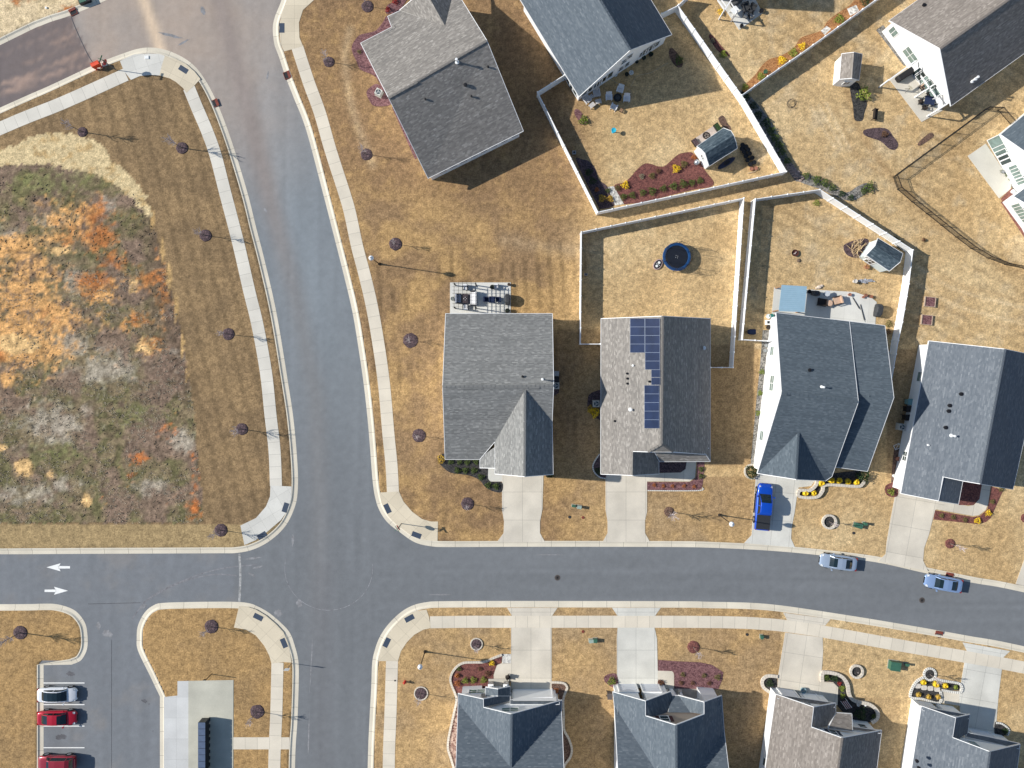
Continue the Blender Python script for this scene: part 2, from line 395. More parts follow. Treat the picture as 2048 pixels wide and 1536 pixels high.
MEADOW = [(-300, 330), (0, 328), (75, 322), (130, 332), (187, 343), (245, 372), (280, 400), (304, 440), (322, 500), (340, 570), (357, 640), (370, 700), (381, 768), (391, 850), (399, 950), (408, 1040), (408, 1046), (-300, 1048)]
STRAW = [(-300, 330), (0, 302), (85, 265), (140, 266), (175, 275), (207, 295), (225, 322), (262, 352), (290, 390), (305, 430), (292, 430), (262, 398), (230, 372), (187, 348), (130, 336), (75, 326), (0, 332), (-300, 340)]
def ground_colour(X, Y, pond):
    """what grows where, X/Y in photo pixels on the ground"""
    n1 = fbm(X, Y, 60, 3); n2 = fbm(X, Y, 14, 11); n3 = fbm(X, Y, 190, 23, 3); n4 = fbm(X, Y, 7, 31, 2)
    def C(*c): return np.array(c)[None, :] * np.ones(X.shape)[:, None]
    def mix(a, b, t): return a * (1 - t)[:, None] + b * t[:, None]
    straw, gold, brown, olive = C(.50, .352, .178), C(.415, .262, .112), C(.245, .152, .078), C(.225, .152, .08)
    pale = C(.62, .465, .255)
    c = mix(straw, pale, sstep(.45, .75, n1) * .65)
    c = mix(c, gold, sstep(.45, .7, n3) * .40)
    west = sstep(1230, 1090, X) * (Y < 1120)
    c = mix(c, mix(gold, brown, sstep(.35, .7, n1)), west * .9)
    nw = sstep(430, 330, Y - (X - 700) * .12) * sstep(1220, 1120, X) * (Y < 600)
    c = mix(c, mix(brown, gold, sstep(.5, .8, n2) * .6), nw * .8)
    # mowing stripes
    st = .5 + .5 * np.sin((X - 0.08 * Y) / 3.9 + 1.6 * vnoise(X, Y, 80, 5))
    m = ((X > 690) & (X < 1170) & (Y > 480) & (Y < 1080)).astype(float)
    c = c * (1 - .3 * m * sstep(.55, .95, st) * sstep(.3, .7, vnoise(X, Y, 50, 77)))[:, None]
    # front lawns, brownish centres
    fl = ((Y > 955) & (Y < 1120) & (X > 780) & (X < 1500)) | ((Y > 1215) & (X > 740) & (X < 1560))
    c = mix(c, mix(gold, brown, sstep(.3, .7, n1)), fl * .6)
    c = mix(c, brown, ((Y > 1395) & (X > 1100) & (X < 1800)) * .30)
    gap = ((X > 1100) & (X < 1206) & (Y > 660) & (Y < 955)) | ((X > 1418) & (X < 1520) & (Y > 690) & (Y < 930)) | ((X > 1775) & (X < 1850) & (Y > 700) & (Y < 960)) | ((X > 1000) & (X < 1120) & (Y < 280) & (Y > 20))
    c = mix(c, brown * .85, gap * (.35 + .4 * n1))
    # trodden, greyer swathes in the east
    sw = ((X > 1500) & (Y < 700)).astype(float)
    c = mix(c, C(.50, .39, .24), sw * sstep(.5, .75, fbm(X + Y, Y - X, 40, 51)) * .6)
    dd = np.abs((X - 1600) * .80 - (Y - 400) * .60 * 1.6 - 90 * np.sin(Y / 260.)) 
    c = c * (1 - .2 * sw * sstep(.5, .9, .5 + .5 * np.sin((Y * .82 - X * .42) / 3.6)) * sstep(.4, .7, vnoise(X, Y, 90, 61)))[:, None]
    c = c * (1 + .22 * np.exp(-((X - 1345) / 22.) ** 2 - ((Y - 585) / 45.) ** 2))[:, None]   # worn path below the trampoline
    def track(path, w, col, k):
        nonlocal c
        D = np.full(X.shape, 1e9)
        P = smooth(path)
        for (x0, y0), (x1, y1) in zip(P[:-1], P[1:]):
            dx, dy = x1 - x0, y1 - y0; t = np.clip(((X - x0) * dx + (Y - y0) * dy) / (dx * dx + dy * dy + 1e-9), 0, 1)
            D = np.minimum(D, np.hypot(X - x0 - t * dx, Y - y0 - t * dy))
        c = mix(c, C(*col), np.exp(-(D / w) ** 2) * k * (.55 + .9 * (n2 - .2)))
    if len(X) > 1000:
        dk, lt = (.34, .215, .10), (.70, .56, .36)
        track([(1688, 160), (1704, 215), (1722, 265), (1762, 325), (1800, 372), (1850, 425), (1920, 480), (1990, 520), (2100, 560)], 7, dk, .6)
        track([(1672, 215), (1690, 262), (1716, 312), (1770, 352)], 5, dk, .45)
        for o_ in (0, 15, 30): track([(1622 + o_, 215 - o_ * .3), (1650 + o_, 262), (1668 + o_, 292)], 2.2, lt, .6)
        for o_ in (0, 14, 46, 60): track([(1690, 455 + o_), (1800, 500 + o_), (1900, 560 + o_), (2000, 590 + o_), (2100, 615 + o_)], 3, lt if o_ % 4 else dk, .4)
        track([(1840, 352), (1900, 310), (1960, 262), (2010, 232)], 12, (.38, .25, .12), .5)
        track([(1196, 470), (1250, 440), (1350, 415), (1480, 385), (1560, 362)], 8, dk, .45); track([(700, 60), (690, 120), (705, 220), (745, 330)], 9, lt, .25); track([(1760, 60), (1740, 130), (1700, 150)], 10, dk, .35)
        track([(1735, 960), (1730, 1010), (1726, 1040)], 2, dk, .6); track([(1010, 480), (1150, 500), (1300, 470)], 14, lt, .15)
    # left of the road
    la = inside(land['A'], X, Y)
    aw = mix(olive, C(.31, .208, .105), sstep(.3, .7, n1) * .8)
    aw = aw * (1 - .2 * sstep(.6, .95, .5 + .5 * np.sin((X - .25 * Y) / 5.)))[:, None]
    aw = mix(aw, C(.39, .285, .14), ((Y > 1048)).astype(float) * .7)
    c = np.where(la[:, None], aw, c)
    for k in 'EF':
        q = inside(land[k], X, Y)
        c = np.where(q[:, None], mix(gold * .92, olive, sstep(.35, .75, n1) * .45), c)
    # verge between path and kerb west of the road, greyer
    # rough field
    md = inside(MEADOW, X + 10 * (n2 - .5), Y + 8 * (n4 - .5))
    g = mix(C(.215, .165, .095), C(.15, .135, .062), sstep(.35, .6, n2))
    rd = np.exp(-((X - (330 + (Y - 500) * .14)) / 48.) ** 2) * sstep(400, 480, Y) * sstep(830, 740, Y)
    g = mix(g, C(.135, .085, .065), rd * (.55 + .4 * n2)); g = mix(g, C(.22, .15, .11), sstep(.42, .62, fbm(X, Y, 45, 71)) * .85)
    def blob(lst):
        f = np.zeros(X.shape)
        for x, y, rx, ry, s in lst: f = np.maximum(f, s * np.exp(-(((X - x) / rx) ** 2 + ((Y - y) / ry) ** 2) * 1.1))
        return f
    pal = blob([(110, 440, 55, 22, .8), (215, 410, 40, 25, .7), (150, 560, 38, 60, .75), (135, 690, 75, 42, 1), (205, 740, 90, 45, .9), (105, 850, 95, 55, 1), (60, 990, 100, 30, .8), (365, 880, 30, 32, 1.1), (300, 975, 42, 26, .9), (15, 470, 40, 40, .7), (130, 970, 60, 22, .8), (355, 720, 30, 30, .6)])
    g = mix(g, C(.40, .345, .265), sstep(.28, .74, pal * .75 + (n2 - .5) * 1.0) * .9)
    gr = blob([(100, 365, 150, 38, 1), (120, 905, 110, 34, .9), (270, 830, 80, 42, 1), (330, 600, 40, 40, .5), (330, 560, 40, 80, .6), (240, 980, 90, 30, .6), (30, 860, 40, 40, .6)])
    g = mix(g, C(.165, .175, .065), sstep(.4, .95, gr * .8 + (n4 - .5) * .7) * .7)
    org = blob([(20, 560, 150, 110, .72), (150, 440, 90, 60, .7), (60, 640, 140, 60, .95), (330, 560, 30, 120, .55), (40, 610, 110, 60, 1), (30, 500, 75, 36, .95), (180, 430, 40, 40, 1), (190, 470, 60, 35, .95), (110, 480, 80, 22, .8), (195, 575, 55, 40, 1), (40, 700, 130, 40, 1.1), (0, 760, 70, 25, .8), (300, 560, 46, 40, .6), (275, 640, 40, 30, .7), (225, 520, 45, 30, .7), (300, 690, 32, 24, .8)])
    oc = mix(C(.40, .155, .05), C(.60, .33, .125), sstep(.35, .65, fbm(X, Y, 70, 401) + .25 * sstep(300, 60, X) - .1))
    g = mix(g, oc, sstep(.30, .78, org * .9 + (n2 - .5) * .85 + (n4 - .5) * .75))
    tn = blob([(40, 690, 70, 26, 1), (120, 500, 40, 18, .8), (45, 935, 22, 22, 1.3), (172, 1000, 12, 18, 1.4), (265, 575, 12, 26, 1), (290, 690, 32, 40, .7), (95, 640, 40, 20, .7), (100, 950, 12, 14, 1), (5, 895, 12, 10, 1)])
    g = mix(g, C(.66, .43, .19), sstep(.42, .66, tn * .85 + (n2 - .5) * .9))
    red = blob([(275, 920, 32, 20, 1.1), (385, 1015, 20, 36, 1.3), (330, 860, 34, 26, .9), (390, 960, 14, 40, 1), (262, 950, 14, 18, .9), (388, 912, 12, 14, 1)])
    g = mix(g, C(.44, .15, .045), sstep(.45, .95, red * .75 + (n2 - .5) * 1.0 + (n4 - .5) * .8))
    g = g * (0.42 + .5 * n4 + .62 * vnoise(X, Y, 5, 301))[:, None]
    edge = blob([(305, 440, 8, 40, 1), (325, 500, 7, 40, 1), (338, 560, 7, 40, 1.1), (352, 620, 7, 40, 1), (365, 690, 6, 50, .9), (374, 750, 5, 50, .8)])
    c = np.where(md[:, None], g, c)
    c = mix(c, C(.48, .31, .13), la * sstep(.45, .9, edge + (n4 - .5) * .5))
    stw = inside(STRAW, X + 14 * (n2 - .5), Y + 14 * (n4 - .5))
    c = np.where(stw[:, None], mix(C(.60, .47, .26), C(.42, .28, .12), sstep(.5, .7, n2) * .8), c)
    lb = inside(land['B'], X, Y)
    bb = mix(C(.66, .52, .32), C(.44, .16, .05), sstep(.55, .66, fbm(X, Y * 2, 34, 91)))
    bb = mix(bb, C(.40, .31, .17), sstep(.5, .7, n2) * .5)
    c = np.where(lb[:, None], bb, c)
    out = (X < -260) | (X > 2350) | (Y < -230) | (Y > 1760)
    c = np.where(out[:, None], straw, c)
    return c * (0.74 + .26 * n4 + .26 * vnoise(X, Y, 4.5, 303))[:, None]

def mesh_grid(name, xs, ys, zf, cf, m):
    X, Y = np.meshgrid(xs, ys); x = X.ravel(); y = Y.ravel()
    z = zf(x, y); nx, ny = len(xs), len(ys)
    me = bpy.data.meshes.new(name)
    me.vertices.add(nx * ny); me.vertices.foreach_set('co', np.stack([x, y, z], 1).astype(np.float32).ravel())
    i = np.arange((nx - 1) * (ny - 1)); r, c = i // (nx - 1), i % (nx - 1); a = r * nx + c
    q = np.stack([a, a + 1, a + nx + 1, a + nx], 1)
    me.loops.add(q.size); me.loops.foreach_set('vertex_index', q.ravel().astype(np.int32))
    me.polygons.add(len(q)); me.polygons.foreach_set('loop_start', (np.arange(len(q)) * 4).astype(np.int32)); me.polygons.foreach_set('loop_total', np.full(len(q), 4, np.int32))
    me.update(calc_edges=True)
    at = me.color_attributes.new('tint', 'FLOAT_COLOR', 'POINT')
    col = cf(x * PXM + NX, NY - y * PXM)
    at.data.foreach_set('color', np.concatenate([col, np.ones((len(col), 1))], 1).astype(np.float32).ravel())
    me.materials.append(m)
    o = bpy.data.objects.new(name, me); COL.objects.link(o); return struct(o)

far = np.array([-4000, -1500, -600, -300, -180, -120, -90])
gx = np.concatenate([far, np.arange(-76, 76, 0.27), -far[::-1]]); gy = np.concatenate([far, np.arange(-64, 58, 0.27), -far[::-1]])
def gz(x, y):
    px, py = x * PXM + NX, NY - y * PXM
    on = np.zeros(x.shape, bool)
    for k in land: on |= inside(land[k], px, py)
    near = np.zeros(x.shape, bool)
    for k in kp:
        P = kp[k]
        for (x0, y0), (x1, y1) in zip(P[:-1], P[1:]):
            sel = np.flatnonzero((px > min(x0, x1) - 12) & (px < max(x0, x1) + 12) & (py > min(y0, y1) - 12) & (py < max(y0, y1) + 12))
            if not len(sel): continue
            dx, dy = x1 - x0, y1 - y0; t = np.clip(((px[sel] - x0) * dx + (py[sel] - y0) * dy) / (dx * dx + dy * dy + 1e-9), 0, 1)
            near[sel] |= np.hypot(px[sel] - x0 - t * dx, py[sel] - y0 - t * dy) < 10.2
    on &= ~near
    on |= (np.abs(x) > 90) | (np.abs(y) > 85)
    return np.where(on, 0.0, -0.25)
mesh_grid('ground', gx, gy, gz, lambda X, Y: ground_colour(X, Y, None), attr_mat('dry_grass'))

def road_colour(X, Y):
    n1 = fbm(X, Y, 50, 103); n2 = fbm(X, Y, 9, 111, 3); ew = (Y > 1100) & (X > 760); st = np.where(ew, vnoise(X * .05, Y, 9, 121), vnoise(X, Y * .05, 9, 121))
    def C(*c): return np.array(c)[None, :] * np.ones(X.shape)[:, None]
    def mix(a, b, t): return a * (1 - t)[:, None] + b * t[:, None]
    c = C(.170, .180, .188)
    up = sstep(1150, 500, Y) * (X < 800)
    # paler wheel paths up the long road; x across the road
    mid = np.interp(Y, [0, 250, 400, 600, 800, 1000, 1536], [470, 535, 570, 622, 662, 668, 660])
    u = (X - mid) / 70.
    c = mix(c, C(.232, .262, .282), up * (.55 + .25 * np.exp(-((u - .1) / .45) ** 2)))
    c = mix(c, C(.21, .205, .20), sstep(1500, 900, Y) * (X < 760) * np.exp(-((u + .42) / .28) ** 2) * .55)
    c = mix(c, C(.17, .17, .175), ((Y > 1120) & (X < 800)) * np.exp(-((u + .25) / .35) ** 2) * .35)
    # red-clay dust by the building site
    d = sstep(420, 60, np.hypot((X - 330) * .9, (Y - 40) * .8))
    c = mix(c, C(.42, .33, .26), d * (.55 + .4 * n1))
    d2 = ((X < np.interp(Y, [0, 30, 60, 105, 132, 200], [132, 141, 152, 173, 190, 240])) & (Y < 220)).astype(float)
    c = mix(c, mix(C(.15, .118, .112), C(.38, .26, .20), sstep(.5, .8, fbm(X * .35 + Y * .9, Y * .3, 12, 141))), d2 * .85)
    c = mix(c, C(.70, .54, .38), np.exp(-((X - (297 + (Y - 30) * .33)) / 12.) ** 2) * (Y < 105) * .95)
    c = mix(c, C(.26, .22, .20), sstep(700, 250, Y) * np.exp(-((u + .45) / .3) ** 2) * .7 * (X < 800))
    # parking and the west street, a touch lighter
    c = mix(c, C(.188, .200, .214), ((X < 470) & (Y > 1090)) * .7)
    c = mix(c, C(.25, .23, .21), ((X < 475) & (Y > 1090)) * sstep(.5, .8, n1) * .45)
    return c * (.93 + .14 * n2)[:, None] * (.92 + .16 * st)[:, None]
rx = np.concatenate([np.arange(-110, 110, .5)]); ry = np.arange(-75, 70, .5)
mesh_grid('road', rx, ry, lambda x, y: np.full(x.shape, -0.12), road_colour, attr_mat('asphalt', .07, 1.2, .15, .88, .16, 26.0))

kerb_m = concrete('kerb_concrete', (.66, .60, .48), 3.0, 0, .03, .6, .10)
walk_m = concrete('walk_concrete', (.66, .595, .48), 1.52, 0, .026, .7, .1)
walk_w = concrete('walk_concrete_pale', (.64, .605, .525), 1.52, 0, .026, .7, .1)
drive_m = concrete('drive_concrete', (.63, .575, .475), 2.42, 3.5, .026, .7, .15)
drive_w = concrete('drive_concrete_pale', (.62, .605, .54), 2.3, 3.5, .026, .7, .15)
apron_m = concrete('apron_concrete', (.62, .54, .40), 1.6, 1.6, .02, .78, .08)
apron_w = concrete('apron_concrete_pale', (.60, .585, .53), 1.6, 1.6, .02, .78, .08)
for k in kp:
    # road edge is the path; land lies to one side: kerb runs from the gutter up to the back of kerb
    pts = wpath(kp[k])
    mid = pts[len(pts) // 2]; nxt = pts[len(pts) // 2 + 1]; t = (nxt - mid).normalized(); nrm = Vector((-t.y, t.x))
    q = mid + nrm * .8; s = 1 if inside(land[k], np.array([q.x * PXM + NX]), np.array([NY - q.y * PXM]))[0] else -1
    pr_o = [-.02, .0, .42, .52, .62, .76, .77]; pr_z = [-.20, -.115, -.095, -.05, .012, .018, -.06]
    if s < 0: pr_o = [-o for o in pr_o][::-1]; pr_z = pr_z[::-1]
    struct(ribbon(pts, pr_o, pr_z).build('kerb', kerb_m))

def strip(name, pts, w, z, m, k=5):
    p = wpath(smooth(pts, k=k)); return struct(ribbon(p, [-w / 2 - .001, -w / 2, w / 2, w / 2 + .001], [z - .08, z, z, z - .08]).build(name, m))
strip('sidewalk', [(-300, 395), (0, 257), (125, 206), (252, 149)], 1.62, .020, walk_w)
strip('sidewalk', [(378, 176), (394, 215), (414, 262), (431, 310), (450, 384), (476, 484), (499, 584), (515, 650), (532, 745), (541, 830), (549, 900), (552, 972)], 1.5, .020, walk_w)
strip('sidewalk', [(594.5, 94), (617.6, 165), (639.5, 225), (661, 300), (688, 384), (700, 426), (714.5, 494), (728, 545), (743, 609), (756, 682), (768, 768), (777, 870), (783, 930), (786, 985)], 1.5, .020, walk_m)
strip('sidewalk', [(777, 1800), (777.5, 1536), (781, 1427), (784, 1322)], 1.5, .020, walk_m)
strip('sidewalk', [(860, 1244.5), (940, 1243.5), (1024, 1243.5), (1349, 1243.5), (1474, 1245), (1536, 1248.5), (1571, 1252), (1646, 1263), (1796, 1290), (1931, 1313.5), (2048, 1335), (2400, 1405)], 1.5, .020, walk_m)
strip('sidewalk', [(555, 1325), (552.6, 1427), (548.5, 1536), (546, 1800)], 1.5, .020, walk_m)
strip('sidewalk', [(466, 1486.5), (579, 1486.5)], 1.5, .024, walk_m)
def apron(poly, m, d=(1, 0)): return struct(sheet('corner_apron', poly, .028, m, d, thick=.08))
apron([(240, 122), (268, 109), (297, 107), (318, 108), (330, 112), (324, 130), (319, 151), (300, 150), (280, 152), (262, 160), (248, 142)], apron_w, (1, -.3))
apron([(330, 112), (352, 118), (372, 128), (389, 143), (401, 158), (388, 172), (373, 186), (366, 176), (352, 164), (340, 157), (319, 151), (324, 130)], apron_m, (1, .5))
apron([(541, 971), (583, 973), (583, 995), (577, 1018), (562, 1040), (535, 1063), (512, 1080), (489, 1090), (481, 1051), (512, 1036), (532, 1013), (540, 993)], apron_w, (.6, 1))
apron([(589, -40), (575, -5), (563, 30), (558, 55), (561, 87), (568, 103), (583, 99), (606, 92), (599, 75), (598, 45), (606, 20), (628, 0), (650, -20)], apron_m)
apron([(759, 985), (764, 1008), (777, 1033), (794, 1050), (824, 1072), (849, 1080), (875, 1082), (876, 1043), (862, 1043), (844, 1038), (824, 1023), (807, 1003), (798, 983)], apron_m, (.7, .7))
apron([(757, 1322), (762, 1299), (772, 1277), (787, 1254), (807, 1234), (832, 1222), (853, 1219), (858, 1234), (862, 1256), (847, 1259), (829, 1269), (814, 1284), (802, 1302), (796, 1322)], apron_m, (.7, -.7))
apron([(478, 1213), (497, 1214), (512, 1219), (532, 1231), (552, 1248), (567, 1264), (577, 1287), (583, 1325), (566, 1324), (543, 1327), (539, 1312), (529, 1292), (512, 1271), (492, 1259), (468, 1255)], apron_m, (.7, .7))
def drive(poly, m=None, d=(1, 0), name='driveway', z=.034, o=None): return struct(sheet(name, poly, z, m or drive_m, d, o, thick=.06))
drive([(1004, 944), (1004, 1020), (1008, 1043), (1007, 1066), (994, 1084), (1090, 1084), (1080, 1066), (1080, 1043), (1085, 1018), (1087, 944)], o=(1045, 1040))
drive([(974, 930), (974, 955), (981, 963), (1006, 963), (1006, 930)], drive_w, name='front_walk', z=.030)
drive([(1211, 942), (1211, 1020), (1215, 1043), (1215, 1066), (1205, 1084), (1300, 1084), (1290, 1066), (1290, 1041), (1294, 1023), (1294, 942)], o=(1252, 1040))
drive([(1290, 963), (1379, 963), (1390, 955), (1393, 918), (1374, 918), (1371, 938), (1361, 945), (1319, 946), (1290, 942)], name='front_walk', z=.030)
drive([(1515, 935), (1511, 958), (1505, 1043), (1503, 1070), (1488, 1086), (1590, 1095), (1582, 1077), (1583, 1055), (1589, 1025), (1594, 990), (1597, 975), (1622, 972), (1632, 958), (1632, 940)], drive_w, (1, .09), o=(1545, 1040))
drive([(1795, 965), (1790, 990), (1780, 1043), (1773, 1085), (1771, 1108), (1756, 1122), (1800, 1132), (1856, 1142), (1846, 1121), (1848, 1096), (1858, 1068), (1870, 1020), (1893, 1008), (1893, 980)], None, (1, .18), o=(1822, 1055))
drive([(1868, 1018), (1946, 1032), (1958, 1030), (1971, 1020), (1976, 1008), (1981, 973), (1961, 962), (1958, 998), (1948, 1010), (1936, 1012), (1893, 1004), (1870, 1000)], None, (1, .18), 'front_walk', .030)
drive([(2031, 1168), (2048, 1120), (2110, 1100), (2110, 1190)], None, (1, .18))
drive([(1022, 1255), (1022, 1390), (1103, 1390), (1103, 1255)], o=(1062, 1300))
drive([(1014, 1215.5), (1024, 1231.5), (1104, 1231.5), (1115, 1215.5)], o=(1062, 1224), name='driveway_apron')
drive([(987, 1358), (987, 1350), (994, 1330), (1004, 1326), (1023, 1326), (1023, 1362), (1008, 1362)], name='front_walk', z=.030)
drive([(1235, 1255), (1233.5, 1277), (1234, 1376), (1316, 1376), (1314, 1277), (1309, 1255)], drive_w, o=(1272, 1300))
drive([(1224, 1215.5), (1235, 1231.5), (1310, 1231.5), (1321.5, 1215.5)], drive_w, o=(1272, 1224), name='driveway_apron')
drive([(1314, 1341), (1346, 1342), (1348, 1350), (1348, 1377), (1314, 1377)], name='front_walk', z=.030)
drive([(1570, 1265), (1556, 1352), (1554, 1384), (1640, 1400), (1643.5, 1342), (1646, 1302), (1645, 1275)], drive_m, (1, .15), o=(1608, 1310))
drive([(1566, 1225), (1574, 1240), (1650, 1251), (1661, 1238)], drive_m, (1, .15), o=(1608, 1240), name='driveway_apron')
drive([(1636, 1362), (1666, 1364.5), (1676, 1374.5), (1675, 1410), (1636, 1404)], None, (1, .15), 'front_walk', .030)
drive([(1928.5, 1325), (1922, 1364.5), (1918, 1385), (1920, 1430), (1935, 1462), (1990, 1470), (1997, 1389.5), (2003.5, 1338)], drive_w, (1, .18), o=(1960, 1400))
drive([(1925, 1284.5), (1933.5, 1302), (2006, 1315), (2020, 1302)], drive_w, (1, .18), o=(1965, 1300), name='driveway_apron')
drive([(1883, 1377), (1922, 1384), (1922, 1412), (1880, 1405)], None, (1, .18), 'front_walk', .030)
# concrete by the mailboxes
struct(sheet('parking_walk', [(328, 1394), (355, 1391), (377, 1388), (377, 1800), (328, 1800)], .030, concrete('pad_walk', (.56, .56, .54), 1.55, 2.6, .02, .8), (1, 0), (328, 1394), .08))
struct(sheet('parking_walk', [(355, 1391), (355, 1362), (377, 1361.6), (377, 1389)], .026, MATS['pad_walk'], (1, 0), (355, 1362), .08))
struct(sheet('mailbox_pad', [(377, 1361.5), (467, 1360), (466, 1800), (377, 1800)], .032, concrete('pad_beige', (.50, .485, .40), 0, 12, .02, .85, .16), (1, 0), (377, 1362), .08))
# patios
patio_m = concrete('patio_concrete', (.62, .61, .56), 3.0, 3.0, .02, .85)
patio_b = concrete('patio_beige', (.58, .54, .46), 3.2, 0, .02, .85)
struct(sheet('patio', [(900, 565), (1021.5, 565), (1021.5, 632), (900, 632)], .05, patio_m, thick=.08))
struct(sheet('patio', [(1548, 575), (1709, 584), (1742, 595), (1753, 604), (1750, 652), (1543, 632)], .05, patio_m, (1, .1), thick=.08))
struct(sheet('patio', [(1779, 160), (1843, 244), (1885, 221), (1832, 138), (1812, 138)], .05, patio_b, (.6, .8), thick=.08))
struct(sheet('patio', [(1935, 312), (1971, 287.5), (2001, 332), (2022, 366), (2021, 378), (1998, 397)], .05, concrete('patio_plain', (.60, .57, .49), 0, 0), (.6, .8), thick=.08))
struct(sheet('patio', [(1457.8, 30.5), (1478, 60), (1525, 26.6), (1505, -12), (1480, -30), (1425, -18)], .05, patio_m, (.6, .8), thick=.08))
struct(sheet('paver_walk', [(1005, 1308), (1023, 1308), (1023, 1326.5), (1004, 1326.5)], .03, mulch_mat('pavers', (.42, .41, .38), (.68, .66, .6), 3.2), thick=.05))

# paint on the road
paint = mat('road_paint', (.80, .80, .77), .7, .06)
def arrow(cx, cy, s, label):
    b = MB(); q = 1 / PXM; c = W(cx, cy); z = -.112
    def pt(x, y): return (c.x + s * x * q, c.y + y * q, z)
    b.add([pt(0, -2.6), pt(23, -2.4), pt(23, 2.2), pt(0, 2.6)], [(0, 1, 2, 3)] if s > 0 else [(3, 2, 1, 0)])
    b.add([pt(0, 0), pt(4, -8), pt(-24, 0), pt(4, 8)], [(0, 1, 2), (0, 2, 3)] if s < 0 else [(2, 1, 0), (3, 2, 0)])
    return tag(b.build('road_arrow', paint), label, 'road arrow', 'white direction arrows')
arrow(116, 1135, 1, 'white painted road arrow pointing left out of the view')
arrow(111, 1182, -1, 'white painted road arrow pointing right towards the crossing')
for i, y in enumerate((1366.7, 1410, 1453, 1496.3, 1540)):
    b = MB(); a, c = W(86, y), W(168, y); b.box(a.x, c.x, a.y - .06, a.y + .06, -.113, -.110)
    if y < 1536: tag(b.build('parking_line', paint), ['white stall line above the white parked car', 'white stall line between the white car and the red sedan', 'white stall line below the bright red sedan', 'white stall line above the dark red wagon'][i], 'parking line', 'painted parking stall lines')
scuff = mat('road_scuff', (.24, .24, .25), .85, .4, 3)
arc = [(657 + 88 * math.cos(t), 1137 + 84 * math.sin(t)) for t in np.linspace(-.1, math.pi + .25, 40)]
struct(ribbon(wpath(arc), [-.035, .035], [-.112, -.112]).build('road_scuff', scuff))
for pts in ([(478, 1108), (480, 1150), (478, 1204)],):
    struct(ribbon(wpath(smooth(pts)), [-.14, .14], [-.111, -.111]).build('road_joint', mat('road_joint', (.33, .33, .32), .85, .4, 4)))
for zi, pts in enumerate(([(512, 1130), (440, 1138), (370, 1160), (300, 1195), (262, 1240)], [(474, 1152), (420, 1150), (350, 1170), (285, 1206)])):
    struct(ribbon(wpath(smooth(pts)), [-.07, .07], [-.1165 + .002 * zi] * 2).build('road_scuff', mat('road_scuff_pale', (.20, .20, .21), .85, .3, 3)))
struct(ribbon(wpath(smooth([(141, 32), (152, 60), (173, 105), (188, 130)])), [-.05, .05], [-.111, -.111]).build('road_joint', mat('road_seam', (.075, .075, .082), .85, .4, 4)))
struct(ribbon(wpath([(222, 1280), (222, 1800)]), [-.02, .02], [-.111, -.111]).build('road_joint', MATS['road_seam']))
struct(ribbon(wpath([(175, 1208.5), (280, 1206)]), [-.03, .03], [-.111, -.111]).build('road_joint', MATS['road_seam']))

# dust smears and drips
rs_ = random.Random(21)
for x, y, a_, b_, ang, kind in [(505, 1117, 20, 2.2, -8, 0), (515, 1135, 12, 2, -14, 0), (503, 1150, 9, 2.5, 30, 0), (556, 1226, 9, 7, 20, 0), (598, 1207, 6, 9, 0, 0), (585, 1080, 3, 14, 5, 0), (213, 1268, 11, 8, 20, 0), (196, 1252, 5, 9, 0, 0), (285, 1214, 8, 4, -30, 0), (622, 1330, 1.5, 60, 3, 0), (617, 1470, 1.6, 50, 2, 0), (288, 1403, 6, 4, 20, 1), (297, 1409, 2, 1.6, 0, 1), (305, 1463, 1.2, 1.2, 0, 1), (140, 1348, 9, 5, 10, 1), (120, 1475, 12, 6, 0, 1), (340, 70, 26, 3, 14, 0), (366, 84, 14, 2.5, -30, 0), (405, 20, 5, 10, -20, 0), (530, 420, 6, 3, 60, 0), (1416, 1132, 1.2, 2, 0, 0), (1100, 1110, 30, 1.2, 0, 0), (880, 1190, 24, 1.4, 0, 0), (535, 150, 2, 9, 10, 0)]:
    n_ = 26; ca, sa = math.cos(R(ang)), math.sin(R(ang)); q_ = []
    for k in range(n_):
        t_ = 2 * math.pi * k / n_; r_ = rs_.uniform(.62, 1.15); u_, v_ = a_ * r_ * math.cos(t_), b_ * r_ * math.sin(t_); q_.append((x + u_ * ca - v_ * sa, y + u_ * sa + v_ * ca))
    struct(sheet('road_stain', q_, -.1145 + .0004 * rs_.random(), mat('pale_dust', (.235, .235, .24), .9, .25, 2.5) if not kind else mat('oil_drip', (.10, .10, .108), .7, .25, 2)))
# warning pads, drains, manholes
padm = mat('tactile_plate', (.045, .065, .10), .7, .15, 20)
pads = [(367, 139, 32, 'on the corner by the dusty side street'), (564, 56, 90, 'beside the north end of the long road'), (571, 1015, -72, 'on the west corner facing the junction'), (524, 1071, -30, 'on the west corner near the left street'),
        (775, 1017, 65, 'on the corner left of the stop sign'), (833, 1070, 20, 'on the corner right of the stop sign'), (516.5, 1234, 26, 'on the south-west corner, upper one'), (568, 1286, 67, 'on the south-west corner, lower one'),
        (773.5, 1285, -64, 'on the south-east corner, lower one'), (819, 1236.5, -28, 'on the south-east corner, upper one')]
for x, y, a, s in pads:
    c = W(x, y); M = Matrix.Translation((c.x, c.y, 0)) @ Matrix.Rotation(R(-a), 4, 'Z'); b = MB()
    b.box(-.6, .6, -.32, .32, .02, .036, M)
    for i in range(9):
        for j in range(5): b.box(-.54 + i * .13, -.50 + i * .13, -.27 + j * .125, -.23 + j * .125, .036, .044, M)
    tag(b.build('warning_plate', padm), 'dark tactile warning plate ' + s, 'warning plate', 'dark tactile plates at the ramps')
rust = mat('rusty_iron', (.19, .045, .03), .8, .3, 8); iron = mat('dark_iron', (.035, .033, .033), .7, .3, 10)
